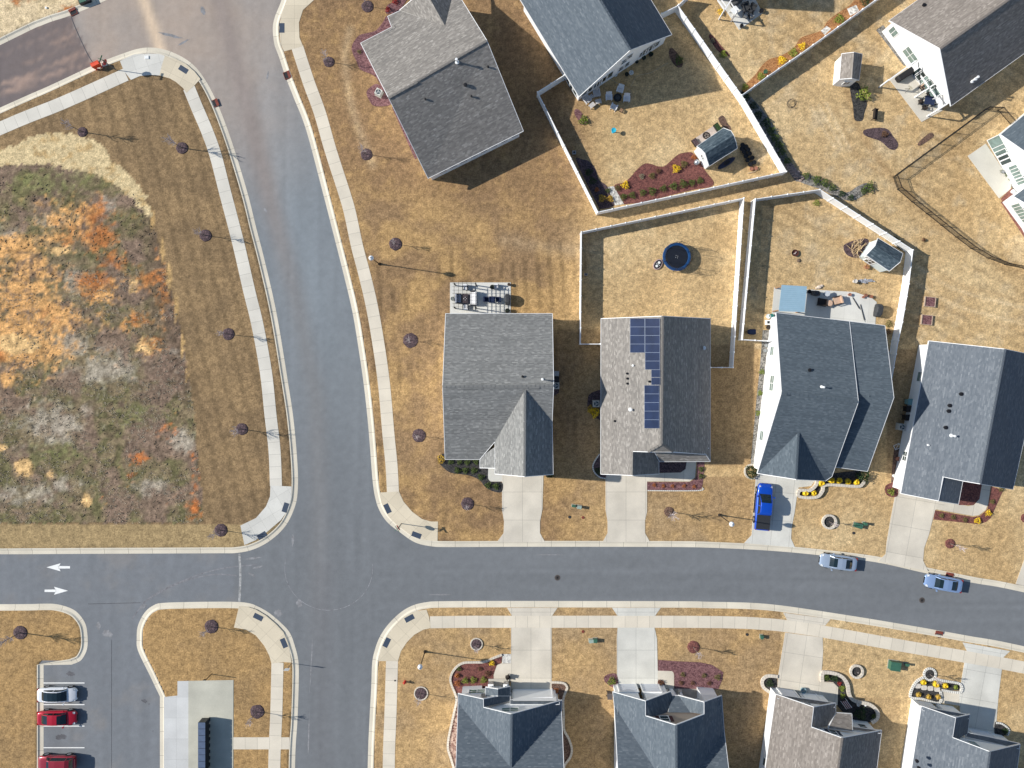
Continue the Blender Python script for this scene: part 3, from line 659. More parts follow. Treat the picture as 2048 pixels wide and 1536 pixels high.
for x, y, a, s in [(146, 23, -26, 'at the kerb of the dusty side street'), (574, 150, 70, 'in the kerb right of the long road near the top'), (430, 206, 68, 'in the kerb left of the long road near the top'), (1878, 1269, 8, 'in the kerb below the street, at the right'), (1899, 1152, 10, 'in the kerb beside the rear silver car')]:
    c = W(x, y); M = Matrix.Translation((c.x, c.y, 0)) @ Matrix.Rotation(R(-a), 4, 'Z')
    t = thing('storm_drain', (c.x, c.y, 0), 'rust red storm drain grate ' + s, 'storm drain', 'rust red drain grates')
    b = MB(); b.box(-.46, .46, .1, .42, -.02, .055, M); b.box(-.46, .46, -.42, -.36, -.1, -.03, M); b.box(-.46, -.40, -.36, .1, -.1, -.02, M); b.box(.40, .46, -.36, .1, -.1, -.02, M); b.build('frame', rust, t)
    b = MB()
    for k in range(7): b.box(-.37 + k * .115, -.32 + k * .115, -.36, .1, -.085, -.035, M)
    b.build('grate', iron, t)
for x, y, s in [(1115, 1156, 'round manhole cover in the street above the second lower driveway'), (1845, 1201, 'round manhole cover in the street below the silver cars')]:
    c = W(x, y); b = MB(); b.lathe((c.x, c.y, -.118), [(.36, 0), (.36, .012), (.33, .014), (.0, .014)], 20)
    t = thing('manhole_cover', (c.x, c.y, -.118), s, 'manhole', 'manhole covers in the street')
    b.build('cover', mat('worn_iron', (.10, .085, .075), .6, .3, 12), t)
    b = MB()
    for k in range(6):
        a = k * math.pi / 6; b.bar((c.x - .28 * math.cos(a), c.y - .28 * math.sin(a), -.1), (c.x + .28 * math.cos(a), c.y + .28 * math.sin(a), -.1), .05, .02)
    b.build('rib', iron, t)
# ------------------------------------------------------------------ houses
G = hexc
sh_grey = shingles('shingles_mid_grey', [(.155, .157, .152), (.205, .207, .20), (.245, .245, .235), (.36, .36, .34)])
sh_beige = shingles('shingles_warm_grey', [(.165, .155, .142), (.215, .20, .182), (.26, .243, .22), (.37, .35, .32)])
sh_blue = shingles('shingles_slate', [(.072, .092, .110), (.088, .111, .131), (.104, .129, .15), (.142, .170, .192)])
sh_slate = shingles('shingles_pale_slate', [(.10, .117, .137), (.124, .142, .163), (.145, .163, .183), (.205, .225, .245)])
sh_blue2 = shingles('shingles_mid_slate', [(.084, .104, .124), (.102, .124, .146), (.12, .143, .164), (.168, .192, .214)])
sh_taupe = shingles('shingles_taupe', [(.17, .15, .132), (.22, .195, .172), (.26, .232, .205), (.36, .325, .29)])
white_sd = siding('white_siding', (.86, .87, .86)); tan_sd = siding('tan_siding', (.36, .29, .23)); taupe_sd = siding('taupe_siding', (.20, .175, .165)); blush = siding('beige_siding', (.66, .60, .52))
trim = mat('white_trim', (.80, .80, .79), .5, .03); soffit = mat('soffit', (.62, .62, .60), .7, .04)
glass_d = mat('window_glass', (.035, .055, .055), .08, .2, 1.2, spec=.6); glass_g = mat('window_glass_green', (.17, .24, .22), .12, .25, 1.5, spec=.6)
blackm = mat('black_plastic', (.012, .012, .014), .5, .2, 10); greym = mat('grey_metal', (.33, .34, .34), .45, .12, 8, metal=.3); whitep = mat('white_plastic', (.78, .79, .78), .45, .04)

class House:
    def __init__(s, base, label, wall, shing, over=.38, name='house', cat='house', group=None):
        b = W(*base); s.t = thing(name, (b.x, b.y, 0), label, cat, group)
        s.wm, s.sm, s.over = wall, shing, over; s.faces3 = []; s.walls = []
        s.roof = MB(); s.under = MB(); s.fascia = MB(); s.wall = MB(); s.thick = .18
    def z_at(s, x, y, faces=None, best=True):
        z = None
        for P, n, d in (faces or s.faces3):
            ins = False; k = len(P)
            for i in range(k):
                a, c = P[i], P[(i + 1) % k]
                if (a.y > y) != (c.y > y) and x < (c.x - a.x) * (y - a.y) / (c.y - a.y) + a.x: ins = not ins
            if ins:
                zz = (d - n.x * x - n.y * y) / n.z
                if z is None or zz > z: z = zz
        return z
    def section(s, V, faces, walls=True, nowall=(), thick=.18, nofas=()):
        """V: name -> (px, py, z) read off the photograph; faces: lists of names"""
        P = {k: W(*v) for k, v in V.items()}; local = []; edges = {}
        for f in faces:
            f = list(f)
            pts = [P[k] for k in f]
            nrm = Vector((0, 0, 0))
            for i in range(len(pts)):
                a, c = pts[i], pts[(i + 1) % len(pts)]
                nrm += Vector(((a.y - c.y) * (a.z + c.z), (a.z - c.z) * (a.x + c.x), (a.x - c.x) * (a.y + c.y)))
            if nrm.z < 0: f = f[::-1]; pts = pts[::-1]; nrm = -nrm
            nrm.normalize(); d = sum(nrm.dot(p) for p in pts) / len(pts)
            local.append((pts, nrm, d))
            u = Vector((-nrm.y, nrm.x, 0))
            u = u.normalized() if u.length > 1e-4 else Vector((1, 0, 0))
            v = nrm.cross(u)
            uv = [((p.dot(u)), (p.dot(v))) for p in pts]
            tri = []
            for tr in tessellate_polygon([pts]):
                a, b_, c = (pts[k] for k in tr)
                tri.append(tuple(tr) if (b_ - a).cross(c - a).z > 0 else tuple(tr)[::-1])
            s.roof.add(pts, tri, [[uv[k] for k in tr] for tr in tri])
            s.under.add([p - Vector((0, 0, thick)) for p in pts], [tr[::-1] for tr in tri])
            for i in range(len(f)):
                a, c = f[i], f[(i + 1) % len(f)]
                if (c, a) in edges: edges[(c, a)] = None
                else: edges[(a, c)] = True
        s.faces3 += local
        bd = {a: c for (a, c), ok in edges.items() if ok and (c, a) not in edges}
        E = [(a, c) for (a, c), ok in edges.items() if ok]
        for a, c in E:
            if (a, c) in nofas or (c, a) in nofas: continue
            p, q = P[a], P[c]; t = Vector((q.x - p.x, q.y - p.y, 0)).normalized(); o = Vector((t.y, -t.x, 0)) * .022
            dn = Vector((0, 0, thick + .02)); up = Vector((0, 0, .012)); inn = -Vector((t.y, -t.x, 0)) * .04
            s.fascia.add([p + o - dn, q + o - dn, q + o + up, p + o + up, p + inn + up, q + inn + up], [(0, 1, 2, 3), (3, 2, 5, 4)])
        if not walls: return
        # loops
        nx = {}
        for a, c in E: nx.setdefault(a, []).append(c)
        start = E[0][0]; loop = [start]; cur = nx[start][0]
        while cur != start and len(loop) < 60: loop.append(cur); cur = nx[cur][0]
        n = len(loop); pl = [P[k].xy for k in loop]; off = []
        for i in range(n):
            a, b_, c = pl[i - 1], pl[i], pl[(i + 1) % n]
            e1 = (b_ - a).normalized(); e2 = (c - b_).normalized()
            n1 = Vector((-e1.y, e1.x)); n2 = Vector((-e2.y, e2.x)); m = n1 + n2
            m = m / max(.35, m.length_squared) * 2 if m.length > .2 else n1
            off.append(b_ + m * s.over)
        for i in range(n):
            j = (i + 1) % n
            if (loop[i], loop[j]) in nowall or (loop[j], loop[i]) in nowall: continue
            p, q = off[i], off[j]; L = (q - p).length
            if L < .25: continue
            k = 6; tops = []
            for r in range(k + 1):
                w = p.lerp(q, r / k)
                z = s.z_at(w.x, w.y, local)
                if z is None:
                    zz = P[loop[i]].z * (1 - r / k) + P[loop[j]].z * r / k; z = zz
                tops.append(Vector((w.x, w.y, z - thick * .6)))
            vs = []
            for w in tops: vs += [(w.x, w.y, 0), (w.x, w.y, w.z)]
            s.wall.add(vs, [(2 * r, 2 * r + 2, 2 * r + 3, 2 * r + 1) for r in range(k)])
            s.walls.append((p, q))
    def finish(s, extra_wall=True):
        s.wo = s.wall.build('wall', s.wm, s.t); s.ro = s.roof.build('roof', s.sm, s.t)
        s.under.build('soffit', soffit, s.t); s.fascia.build('fascia', trim, s.t)
        return s
    def near(s, px, py, z):
        w = W(px, py, z).xy; best = None
        for p, q in s.walls:
            d = q - p; t = max(0, min(1, (w - p).dot(d) / d.length_squared)); c = p + d * t; k = (w - c).length
            if best is None or k < best[0]: best = (k, c, d.normalized())
        return best[1], best[2]
    def window(s, px, py, z, w, h, cols=2, rows=2, glass=None, name='window', frame=None, label=None, shutters=None, at=None, fw=.09, depth=.035):
        c, t = at if at else s.near(px, py, z)
        n = Vector((t.y, -t.x)); f = MB(); g = MB()
        def bx(mb, u0, u1, z0, z1, d0, d1):
            v = []
            for d in (d0, d1):
                for u, zz in ((u0, z0), (u1, z0), (u1, z1), (u0, z1)): v.append((c.x + t.x * u + n.x * d, c.y + t.y * u + n.y * d, zz))
            mb.add(v, [(4, 5, 6, 7), (0, 3, 2, 1), (0, 1, 5, 4), (1, 2, 6, 5), (2, 3, 7, 6), (3, 0, 4, 7)])
        a, b_ = -w / 2, w / 2; z0, z1 = z - h / 2, z + h / 2
        bx(f, a - fw, b_ + fw, z1, z1 + fw, 0, depth + .03); bx(f, a - fw, b_ + fw, z0 - fw, z0, 0, depth + .03)
        bx(f, a - fw, a, z0, z1, 0, depth + .03); bx(f, b_, b_ + fw, z0, z1, 0, depth + .03)
        for k in range(1, cols): u = a + w * k / cols; bx(f, u - .035, u + .035, z0, z1, .01, depth + .02)
        for k in range(1, rows): u = z0 + h * k / rows; bx(f, a, b_, u - .03, u + .03, .01, depth + .015)
        o = f.build(name, frame or trim, s.t); o['_base'] = s.t['_base']
        if label: o['label'] = label
        bx(g, a, b_, z0, z1, .005, depth)
        g.build('pane', glass or glass_d, o, off=Vector(s.t['_base']))
        del o['_base']
        if shutters:
            for q in (-1, 1):
                m = MB(); u = q * (w / 2 + .12 + .2); bx(m, u - .2, u + .2, z0 - .03, z1 + .03, 0, .05); m.build('shutter', shutters, s.t)
        return o
    def on_roof(s, px, py):
        z = 5.0
        for _ in range(12):
            w = W(px, py, z); zz = s.z_at(w.x, w.y)
            if zz is None: return W(px, py, 5)
            z = .5 * z + .5 * zz
        return W(px, py, z)
    def slope(s, px, py):
        p = s.on_roof(px, py); bz = None
        for P, n, d in s.faces3:
            if abs(n.dot(p) - d) < .08: bz = n
        return p, (bz or Vector((0, 0, 1)))
    def boxvent(s, px, py, r=.2):
        p = s.on_roof(px, py); b = MB(); b.lathe(p, [(r * .8, -.1), (r * .8, .14), (r * 1.15, .14), (r * 1.0, .24), (0, .27)], 6); b.build('roof_vent', blackm, s.t)
    def pipe(s, px, py, r=.06, h=.55, m=None, hood=False):
        p = s.on_roof(px, py); b = MB(); b.lathe(p, [(r * 2.6, -.05), (r * 2.4, .05), (r, .09), (r, h), (r * 1.7, h), (r * 1.5, h + .1), (0, h + .12)] if hood else [(r * 2.6, -.05), (r * 2.4, .05), (r, .09), (r, h)], 10)
        b.build('vent_pipe', m or whitep, s.t)
    def ridgevent(s, a, c, w=.32):
        p, q = s.on_roof(*a), s.on_roof(*c); b = MB(); n = max(2, int((q - p).length / 1.2)); d = (q - p)
        for k in range(n): b.bar(p + d * (k / n) + Vector((0, 0, .02)), p + d * ((k + .96) / n) + Vector((0, 0, .02)), w, .09)
        b.build('ridge_vent', s.sm, s.t)
    def caps(s, *lines):
        """hip and ridge cap shingles"""
        for a, c in lines:
            b = MB(); p, q = W(*a), W(*c); d = q - p; n = max(1, int(d.length / .5))
            for k in range(n): b.bar(p + d * (k / n) + Vector((0, 0, .008)), p + d * ((k + .9) / n) + Vector((0, 0, .016)), .26, .03)
            b.build('ridge_caps', s.sm, s.t)
    def gutter_pipe(s, px, py, z=2.6):
        c, t = s.near(px, py, 1.5); n = Vector((t.y, -t.x)); b = MB()
        b.bar((c.x + n.x * .06, c.y + n.y * .06, 0), (c.x + n.x * .06, c.y + n.y * .06, z), .09); b.build('downpipe', trim, s.t)

# A: the corner house in the middle
a = House((997, 790), 'grey shingled corner house left of the house with solar panels', white_sd, sh_grey)
a.section(dict(NW=(891, 627, 3), NE=(1105, 627, 3), RR=(1107.5, 771, 7.6), RL=(885, 773, 7.6), SW=(890, 919, 3), S1=(959.5, 919, 3), VL=(989.5, 884, 4.1), C1=(1050, 780, 7.4), C2=(1049, 953.5, 7.4), EL=(989.5, 948, 4.1), VR=(1104.5, 844, 5.45), ER=(1106.5, 949, 5.45)),
          [('NW', 'RL', 'RR', 'NE'), ('RL', 'SW', 'S1', 'VL', 'C1', 'VR', 'RR'), ('C1', 'VL', 'EL', 'C2'), ('C1', 'C2', 'ER', 'VR')])
a.section(dict(a=(959.5, 915, 3.0), b=(992, 893, 4.0), c=(992, 936.5, 4.0), d=(959.5, 936, 3.0)), [('a', 'b', 'c', 'd')], nofas=(('a', 'b'), ('b', 'c')))
a.finish(); a.caps(((885, 773, 7.62), (1107, 771, 7.62)), ((1050, 780, 7.42), (1049, 953, 7.42)))
a.ridgevent((922, 775), (1080, 774)); a.pipe(1085, 759, .07, .8, hood=True); a.boxvent(1045, 753, .14)
a.window(905, 622, 1.5, 1.2, 1.4)
# B: solar house
b = House((1310, 790), 'beige and charcoal roofed house carrying solar panels', white_sd, sh_beige)
b.section(dict(NW=(1202, 637, 3), RN=(1325, 632, 7.9), NE=(1421, 637, 3), SE=(1420.5, 922, 3), R4=(1410, 909, 3.5), HR=(1347, 904, 6.85), RS=(1323, 888, 7.9), HL=(1295, 904, 6.7), G0=(1266, 903, 5.6), G1=(1265, 951, 5.6), SW=(1201.5, 948.5, 3), E1=(1318, 948, 3.0), E0=(1318, 905, 3.0)),
          [('NW', 'RN', 'RS', 'HL', 'G0', 'G1', 'SW'), ('RN', 'NE', 'SE', 'R4', 'HR', 'RS'), ('RS', 'HR', 'HL'), ('G0', 'E0', 'E1', 'G1')], nowall=(('SE', 'R4'),))
b.section(dict(a=(1308, 903, 4.1), b=(1411, 908, 3.6), c=(1421, 923, 2.98), d=(1319, 923.5, 2.98)), [('a', 'b', 'c', 'd')], walls=False)
for x in (1322, 1368, 1414): p = W(x, 919, 2.9); q = MB(); q.box(p.x - .1, p.x + .1, p.y - .1, p.y + .1, 0, 2.85); q.build('porch_post', trim, b.t)
b.wall.box(W(1300, 0).x, W(1405, 0).x, W(0, 890).y - .1, W(0, 890).y, 0, 3.2)
b.finish(); b.caps(((1325, 632, 7.92), (1323, 888, 7.92)), ((1323, 888, 7.92), (1347, 904, 6.87)), ((1323, 888, 7.92), (1295, 904, 6.72)))
b.pipe(1408, 696, .1, .35, hood=True); b.pipe(1261, 819, .1, .4, hood=True); b.pipe(1266, 731, .06, .3)
for x, y in ((1253.5, 747), (1254, 757), (1254, 767), (1298, 763), (1229, 842)): b.boxvent(x, y, .13)
pan_m = mat('solar_cells', (.012, .022, .058), .06, .25, .8, spec=.5); pan_f = mat('panel_frame', (.16, .20, .28), .5, .05, metal=.2)
cells = [(1261, 1290.2, y0, y0 + 17.0) for y0 in (636.8, 653.9, 671, 688.1)] + [(1291, 1320.5, 636.8 + 17.05 * k, 636.8 + 17.05 * (k + 1)) for k in range(6)] + \
        [(1303.5, 1321, 739.5, 754.3), (1303.5, 1321, 755, 769.5)] + [(1289.5, 1319.5, 770.5 + 17.2 * k, 770.5 + 17.2 * (k + 1)) for k in range(5)]
for x0, x1, y0, y1 in cells:
    c4 = [b.on_roof(x, y) for x, y in ((x0, y1), (x1, y1), (x1, y0), (x0, y0))]
    n = (c4[1] - c4[0]).cross(c4[2] - c4[0]).normalized(); cen = sum(c4, Vector()) / 4
    lo = [p + n * .06 for p in c4]; hi = [p + n * .11 for p in c4]; inn = [cen + (p - cen) * .975 + n * .115 for p in c4]
    q = MB(); q.add(lo + hi, [(0, 1, 5, 4), (1, 2, 6, 5), (2, 3, 7, 6), (3, 0, 4, 7), (4, 5, 6, 7)])
    o = q.build('solar_panel', pan_f, b.t); q = MB(); q.add(inn, [(0, 1, 2, 3)]); q.build('cells', pan_m, o, off=Vector(b.t['_base']))
# C: slate house with the pickup
c = House((1650, 790), 'white walled house with slate blue roof behind the blue pickup', white_sd, sh_blue)
c.section(dict(NW=(1552, 625, 3), NEa=(1699, 642.5, 3), RA=(1717, 804, 7.9), RL=(1563, 785, 7.9), SW=(1514.5, 947, 3), GR0=(1597, 865, 5.6), GR1=(1592, 959, 5.6), V2=(1651, 962, 3), SEa=(1664, 953, 3)),
          [('NW', 'NEa', 'RA', 'RL'), ('RL', 'SW', 'GR0', 'V2', 'SEa', 'RA'), ('GR0', 'SW', 'GR1'), ('GR0', 'GR1', 'V2')])
c.section(dict(NEa=(1699, 642.5, 2.95), NEb=(1770, 651, 3), RB2=(1788, 795, 7.45), SEb=(1735, 943, 3), SWb=(1668, 934, 3), RB1=(1715, 786, 7.15)), [('NEa', 'NEb', 'RB2', 'RB1'), ('RB1', 'SWb', 'SEb', 'RB2')])
c.finish(); c.caps(((1563, 785, 7.92), (1717, 804, 7.92)), ((1597, 865, 5.62), (1592, 959, 5.62)))
c.ridgevent((1572, 788), (1706, 804)); c.ridgevent((1738, 791), (1768, 796)); c.boxvent(1618.5, 740, .2); c.pipe(1643.5, 774, .08, .6, hood=True)
c.window(1536, 701, 2.0, 1.0, 1.2, 1, 2, glass_g); c.window(1550, 767, 3.2, 1.8, 1.3, 2, 2, glass_g); c.window(1522, 871, 1.8, 1.1, 1.2, 1, 2, glass_g)
# D: east house in a row
d = House((1915, 840), 'grey roofed house at the right edge above the rear silver car', white_sd, sh_slate)
d.section(dict(NW=(1858, 681.5, 3), RN=(2010.5, 698, 7.0), NE=(2086, 714, 3), SE=(2026, 979, 3), RS=(1960, 968, 7.0), K=(1925, 962, 5.9), G0=(1887, 954, 5.0), G1=(1877, 1002, 5.0), SW=(1801.5, 987, 3)),
          [('NW', 'RN', 'RS', 'K', 'G0', 'G1', 'SW'), ('RN', 'NE', 'SE', 'RS')])
d.section(dict(G0=(1886, 952, 4.98), G1=(1877, 1002, 4.98), E1=(1917, 1008.5, 3.6), E0=(1926, 961, 3.6)), [('G0', 'E0', 'E1', 'G1')])
d.finish(); d.caps(((2010.5, 698, 7.02), (1960, 968, 7.02)))
for x, y in ((1921, 788), (1898, 811), (1896, 822), (1890, 855)): d.boxvent(x, y, .22)
d.pipe(1903, 871, .09, .7, hood=True); d.pipe(1856, 890, .05, .3)
d.window(1840, 753, 1.9, 1.1, 1.4, 1, 2, glass_g); d.window(1808, 912, 1.9, 1.1, 1.3, 2, 3, glass_d)
# E: top left house, two ridge heights
e = House((880, 180), 'brown grey hip roofed house by the bend of the long road', white_sd, sh_beige)
e.section(dict(W=(721, 86, 3), P1=(783, 54, 3), P2=(775, 32.5, 2.75), P3=(800, 21, 2.8), G0=(890, 51.5, 5.0), N=(909, -24, 3), R2=(974, 81, 7.15), SE=(1047, 262, 3), S=(856, 357, 3), R1=(777, 196, 7.2)),
          [('W', 'P1', 'P2', 'P3', 'G0', 'N', 'R2', 'R1'), ('R1', 'R2', 'SE', 'S')], nofas=(('P3', 'G0'), ('G0', 'N')))
e.section(dict(P3=(799, 20, 2.78), G1=(849, -22, 5.0), GE=(905, -38, 3), G0=(890, 51.5, 5.02), N=(909, -24, 3)), [('P3', 'G1', 'G0'), ('G0', 'G1', 'GE', 'N')], walls=False, nofas=(('P3', 'G0'), ('G0', 'N')))
e.finish(); e.caps(((777, 196, 7.23), (836, 163, 7.22)), ((836, 161, 7.22), (974, 81, 7.18)))
e.pipe(914, 124, .1, .8, hood=True); e.boxvent(931, 170.5, .22)
for x, y in ((976, 134), (943, 193), (851, 199)): e.boxvent(x, y, .12)
for k in range(8):
    x = 888 + k * 20.5; y = 347 - k * 10.3
    e.window(x, y, 1.75, .85, 1.1, 1, 1)
# F: white house with the gable facing the fenced yard
f = House((1160, 60), 'white house with dark slate roof behind the white lawn chairs', white_sd, sh_blue2)
fd = (-115, -190)
f.section(dict(SW=(1158, 193.5, 3), S=(1261, 100, 7.75), SE=(1344, 69, 3), NE=PX((1344, 69, 3), *fd), N=PX((1261, 100, 7.75), *fd), NW=PX((1158, 193.5, 3), *fd)), [('SW', 'S', 'N', 'NW'), ('S', 'SE', 'NE', 'N')])
f.finish(); f.caps(((1261, 100, 7.77), PX((1261, 100, 7.77), *fd)))
for x, y, z, w_, h_ in ((1283, 105, 1.8, .85, 1.35), (1290, 101, 1.8, .85, 1.35), (1299, 98.5, 1.8, .85, 1.35), (1303, 95, 1.8, .85, 1.35), (1313, 90, 1.8, .85, 1.35), (1245, 117, 3.6, .8, 1.1), (1257, 110, 4.1, .8, 1.1), (1242, 135, 1.5, .8, 1.2), (1252, 128, 1.6, .8, 1.2)):
    f.window(x, y, z, w_, h_, 1, 2)
for x, y, z, w_, h_ in ((1214, 152, 1.9, 1.5, 1.7), (1202, 161, 1.7, 1.3, 1.7), (1186, 171.5, 1.6, 1.6, 1.5), (1172, 180, 1.5, 1.5, 1.4)): f.window(x, y, z, w_, h_, 2, 1, name='porch_screen')
for x, y in ((1150, 176), (1143, 163)): f.window(x, y, 1.3, 1.4, 1.8, 2, 1, name='porch_screen')
# G: north-east house
g = House((1960, 90), 'white gabled house with pergola patio at the upper right', white_sd, sh_taupe)
gd = (240, -172)
g.section(dict(SW=(1778, 41, 3), A=(1880, 97.5, 7.4), SE=(1902, 212, 3), FE=PX((1902, 212, 3), *gd), FA=PX((1880, 97.5, 7.4), *gd), FW=PX((1778, 41, 3), *gd)), [('SW', 'A', 'FA', 'FW'), ('A', 'SE', 'FE', 'FA')])
g.finish(); g.caps(((1880, 97.5, 7.42), PX((1880, 97.5, 7.42), *gd)))
g.boxvent(1847, 11, .22); g.pipe(1944, 162, .1, .6, hood=True); g.pipe(1951, 157, .1, .5, hood=True)
g.window(1785, 65, 1.9, 1.0, 1.3, 2, 1, glass_g); g.window(1818, 112, 1.9, 1.9, 1.5, 2, 2, glass_g)
g.window(1842, 145, 1.1, 1.3, 2.0, 2, 1); g.window(1853, 160, 1.3, 2.6, 1.9, 2, 2, glass_g, 'patio_door'); g.window(1866, 178, 1.3, 2.2, 1.9, 2, 2, glass_g, 'patio_door')
# H: east house cut by the edge
h = House((2080, 330), 'white gabled house with plain concrete patio at the right edge', white_sd, sh_blue)
h.section(dict(NW=(2001, 269, 3.2), R=(2110, 345, 8), FR=PX((2110, 345, 8), 130, -108), FN=PX((2001, 269, 3.2), 130, -108), S=(2124, 466, 3.2), FS=PX((2124, 466, 3.2), 130, -108)), [('NW', 'R', 'FR', 'FN'), ('R', 'S', 'FS', 'FR')])
h.section(dict(NW=(2027, 393, 3), R=(2110, 442, 6.4), FR=PX((2110, 442, 6.4), 60, -45), FN=PX((2027, 393, 3), 60, -45), S=(2115, 540, 3), FS=PX((2115, 540, 3), 60, -45)), [('NW', 'R', 'FR', 'FN'), ('R', 'S', 'FS', 'FR')])
h.finish()
h.window(1992, 295, 1.3, 2.4, 2.3, 2, 1, glass_g); h.window(2003, 311, 1.2, 1.2, 2.0, 2, 1, glass_g); h.window(2010, 318, 1.2, 1.2, 1.9, 2, 1)
for x, y in ((2027, 338), (2035, 350), (2043, 361)): h.window(x, y, 1.8, .8, 1.5, 2, 1, glass_g)
for x, y in ((2031, 416), (2039, 428), (2047, 440)): h.window(x, y, 1.8, .8, 1.5, 2, 1, glass_g)

gar_m = mat('garage_door', (.70, .72, .76), .45, .04)
def garage(hs, p0, p1, z=2.25, y=None):
    """double garage door between two ground pixels on the wall"""
    c0, t = hs.near(*p0, 1.1); c1, _ = hs.near(*p1, 1.1); n = Vector((t.y, -t.x)); L = (c1 - c0).length; dd = (c1 - c0).normalized(); m = MB()
    for k in range(4):
        z0 = .03 + k * (z - .03) / 4; z1 = z0 + (z - .03) / 4 - .03
        q = [c0 + n * .03, c1 + n * .03, c1 + n * .09, c0 + n * .09]
        m.prism([(v.x, v.y) for v in q], z0, z1)
    o = m.build('garage_door', gar_m, hs.t); q = MB()
    a0 = c0 - dd * .12; a1 = c1 + dd * .12
    q.bar((*(a0 + n * .06), 0), (*(a0 + n * .06), z + .14), .16); q.bar((*(a1 + n * .06), 0), (*(a1 + n * .06), z + .14), .16); q.bar((*(a0 + n * .06), z + .1), (*(a1 + n * .06), z + .1), .16)
    q.build('garage_frame', trim, hs.t)
garage(a, (1012, 946), (1080, 946)); garage(b, (1212, 943), (1258, 943)); garage(c, (1524, 948), (1580, 955)); garage(d, (1811, 985), (1868, 995))
# I: south row, first
i_ = House((1020, 1480), 'slate roofed house with one wide garage beside the red mulch bed', white_sd, sh_blue2)
i_.section(dict(WL=(916, 1387, 3), A1=(967, 1398, 4.8), A2=(967, 1414.5, 4.8), M1=(1023, 1428, 6.8), M2=(1021.5, 1535, 6.8), VR=(1123, 1417.5, 3), ER=(1124, 1400.5, 3), V0=(916, 1406, 3), ML=(911.5, 1535, 6.8), MR=(1128, 1535, 6.8), SE=(1122, 1605, 3), SW=(914, 1605, 3)),
            [('WL', 'A1', 'A2', 'M1', 'M2', 'V0'), ('M1', 'M2', 'VR', 'ER'), ('V0', 'M2', 'ML'), ('VR', 'MR', 'M2'), ('ML', 'M2', 'MR', 'SE', 'SW')])
i_.section(dict(A1=(967, 1398, 4.78), A2=(967, 1414.5, 4.78), C2=(1020.5, 1402, 3), C1=(1020.5, 1387, 3)), [('A1', 'A2', 'C2', 'C1')], nofas=(('A1', 'A2'), ('A2', 'C2')))
i_.section(dict(a=(971, 1374, 3), b=(971, 1392, 3), c=(996, 1392, 4.0), d=(996, 1378, 4.0), e=(1020.6, 1392, 3), f=(1020.6, 1373, 3)), [('a', 'b', 'c', 'd'), ('d', 'c', 'e', 'f')], walls=False)
i_.section(dict(a=(1020, 1400, 3.0), b=(1119, 1400, 3.0), c=(1119, 1409, 3.5), d=(1020, 1409, 3.5)), [('a', 'b', 'c', 'd')])
i_.finish(); i_.caps(((1023, 1428, 6.82), (1021.5, 1535, 6.82)))
i_.window(954, 1381, 1.75, 1.9, 1.1, 2, 2, glass_g); i_.window(1020, 1416, 4.9, 1.9, 1.0, 2, 2, glass_g)
garage(i_, (1026, 1388), (1102, 1388))
stone = mulch_mat('stone_veneer', (.30, .26, .22), (.62, .57, .50), 4.5)
for x in (982, 1012):
    p = W(x, 1366, 0); q = MB(); q.box(p.x - .3, p.x + .3, p.y - .3, p.y + .3, 0, 1.1); q.build('stone_pier', stone, i_.t); q = MB(); q.box(p.x - .16, p.x + .16, p.y - .16, p.y + .16, 1.1, 2.8); q.box(p.x - .34, p.x + .34, p.y - .34, p.y + .34, 1.1, 1.18); q.build('porch_post', trim, i_.t)
q = MB(); p0, p1 = W(977, 1357), W(1018, 1392); q.box(p0.x, p1.x, p1.y, p0.y, 0, .16); q.build('porch_floor', patio_b, i_.t)
# J: south row, second
j = House((1335, 1500), 'slate roofed house with tan front gable and two garage doors', white_sd, sh_blue2)
j.section(dict(GL=(1225.5, 1383.4, 3), GA=(1291, 1402, 5.55), GA2=(1291.4, 1431.5, 5.55), M1=(1352.3, 1450, 7.9), M2=(1353, 1606, 7.9), V0=(1228.5, 1411.4, 3), PA2=(1408, 1428.5, 5.3), PA=(1408, 1404, 5.3), PR=(1443.5, 1391, 3), VR=(1448.6, 1462.5, 3), ML=(1239, 1606, 7.9), MR=(1466, 1606, 7.9), SE=(1448, 1707, 3), SW=(1228, 1707, 3)),
          [('GL', 'GA', 'GA2', 'M1', 'M2', 'V0'), ('M1', 'PA2', 'PA', 'PR', 'VR', 'M2'), ('V0', 'M2', 'ML'), ('VR', 'MR', 'M2'), ('ML', 'M2', 'MR', 'SE', 'SW')])
j.section(dict(GA=(1291, 1402, 5.53), GR=(1340.8, 1383.5, 3), X1=(1347, 1397, 3), X2=(1339, 1424, 3.9), GA3=(1304, 1433.5, 5.2), GA2=(1291.4, 1433, 5.53)), [('GA', 'GR', 'X1', 'X2', 'GA3', 'GA2')], nofas=(('GA', 'GA2'), ('X1', 'X2'), ('X2', 'GA3')))
j.section(dict(X1=(1345, 1391.5, 3), X3=(1358, 1391.5, 3), X4=(1382, 1425.5, 4.3), X2=(1336, 1425, 4.3)), [('X1', 'X3', 'X4', 'X2')], nofas=(('X1', 'X2'), ('X3', 'X4'), ('X4', 'X2')))
j.section(dict(PA=(1408, 1404, 5.28), PA2=(1408, 1428.5, 5.28), X4=(1381, 1425, 4.3), X3=(1356.5, 1390.5, 3)), [('PA', 'PA2', 'X4', 'X3')], walls=False, nofas=(('PA', 'PA2'), ('X3', 'X4'), ('PA2', 'X4')))
j.finish(); j.caps(((1352.3, 1450, 7.92), (1353, 1606, 7.92)))
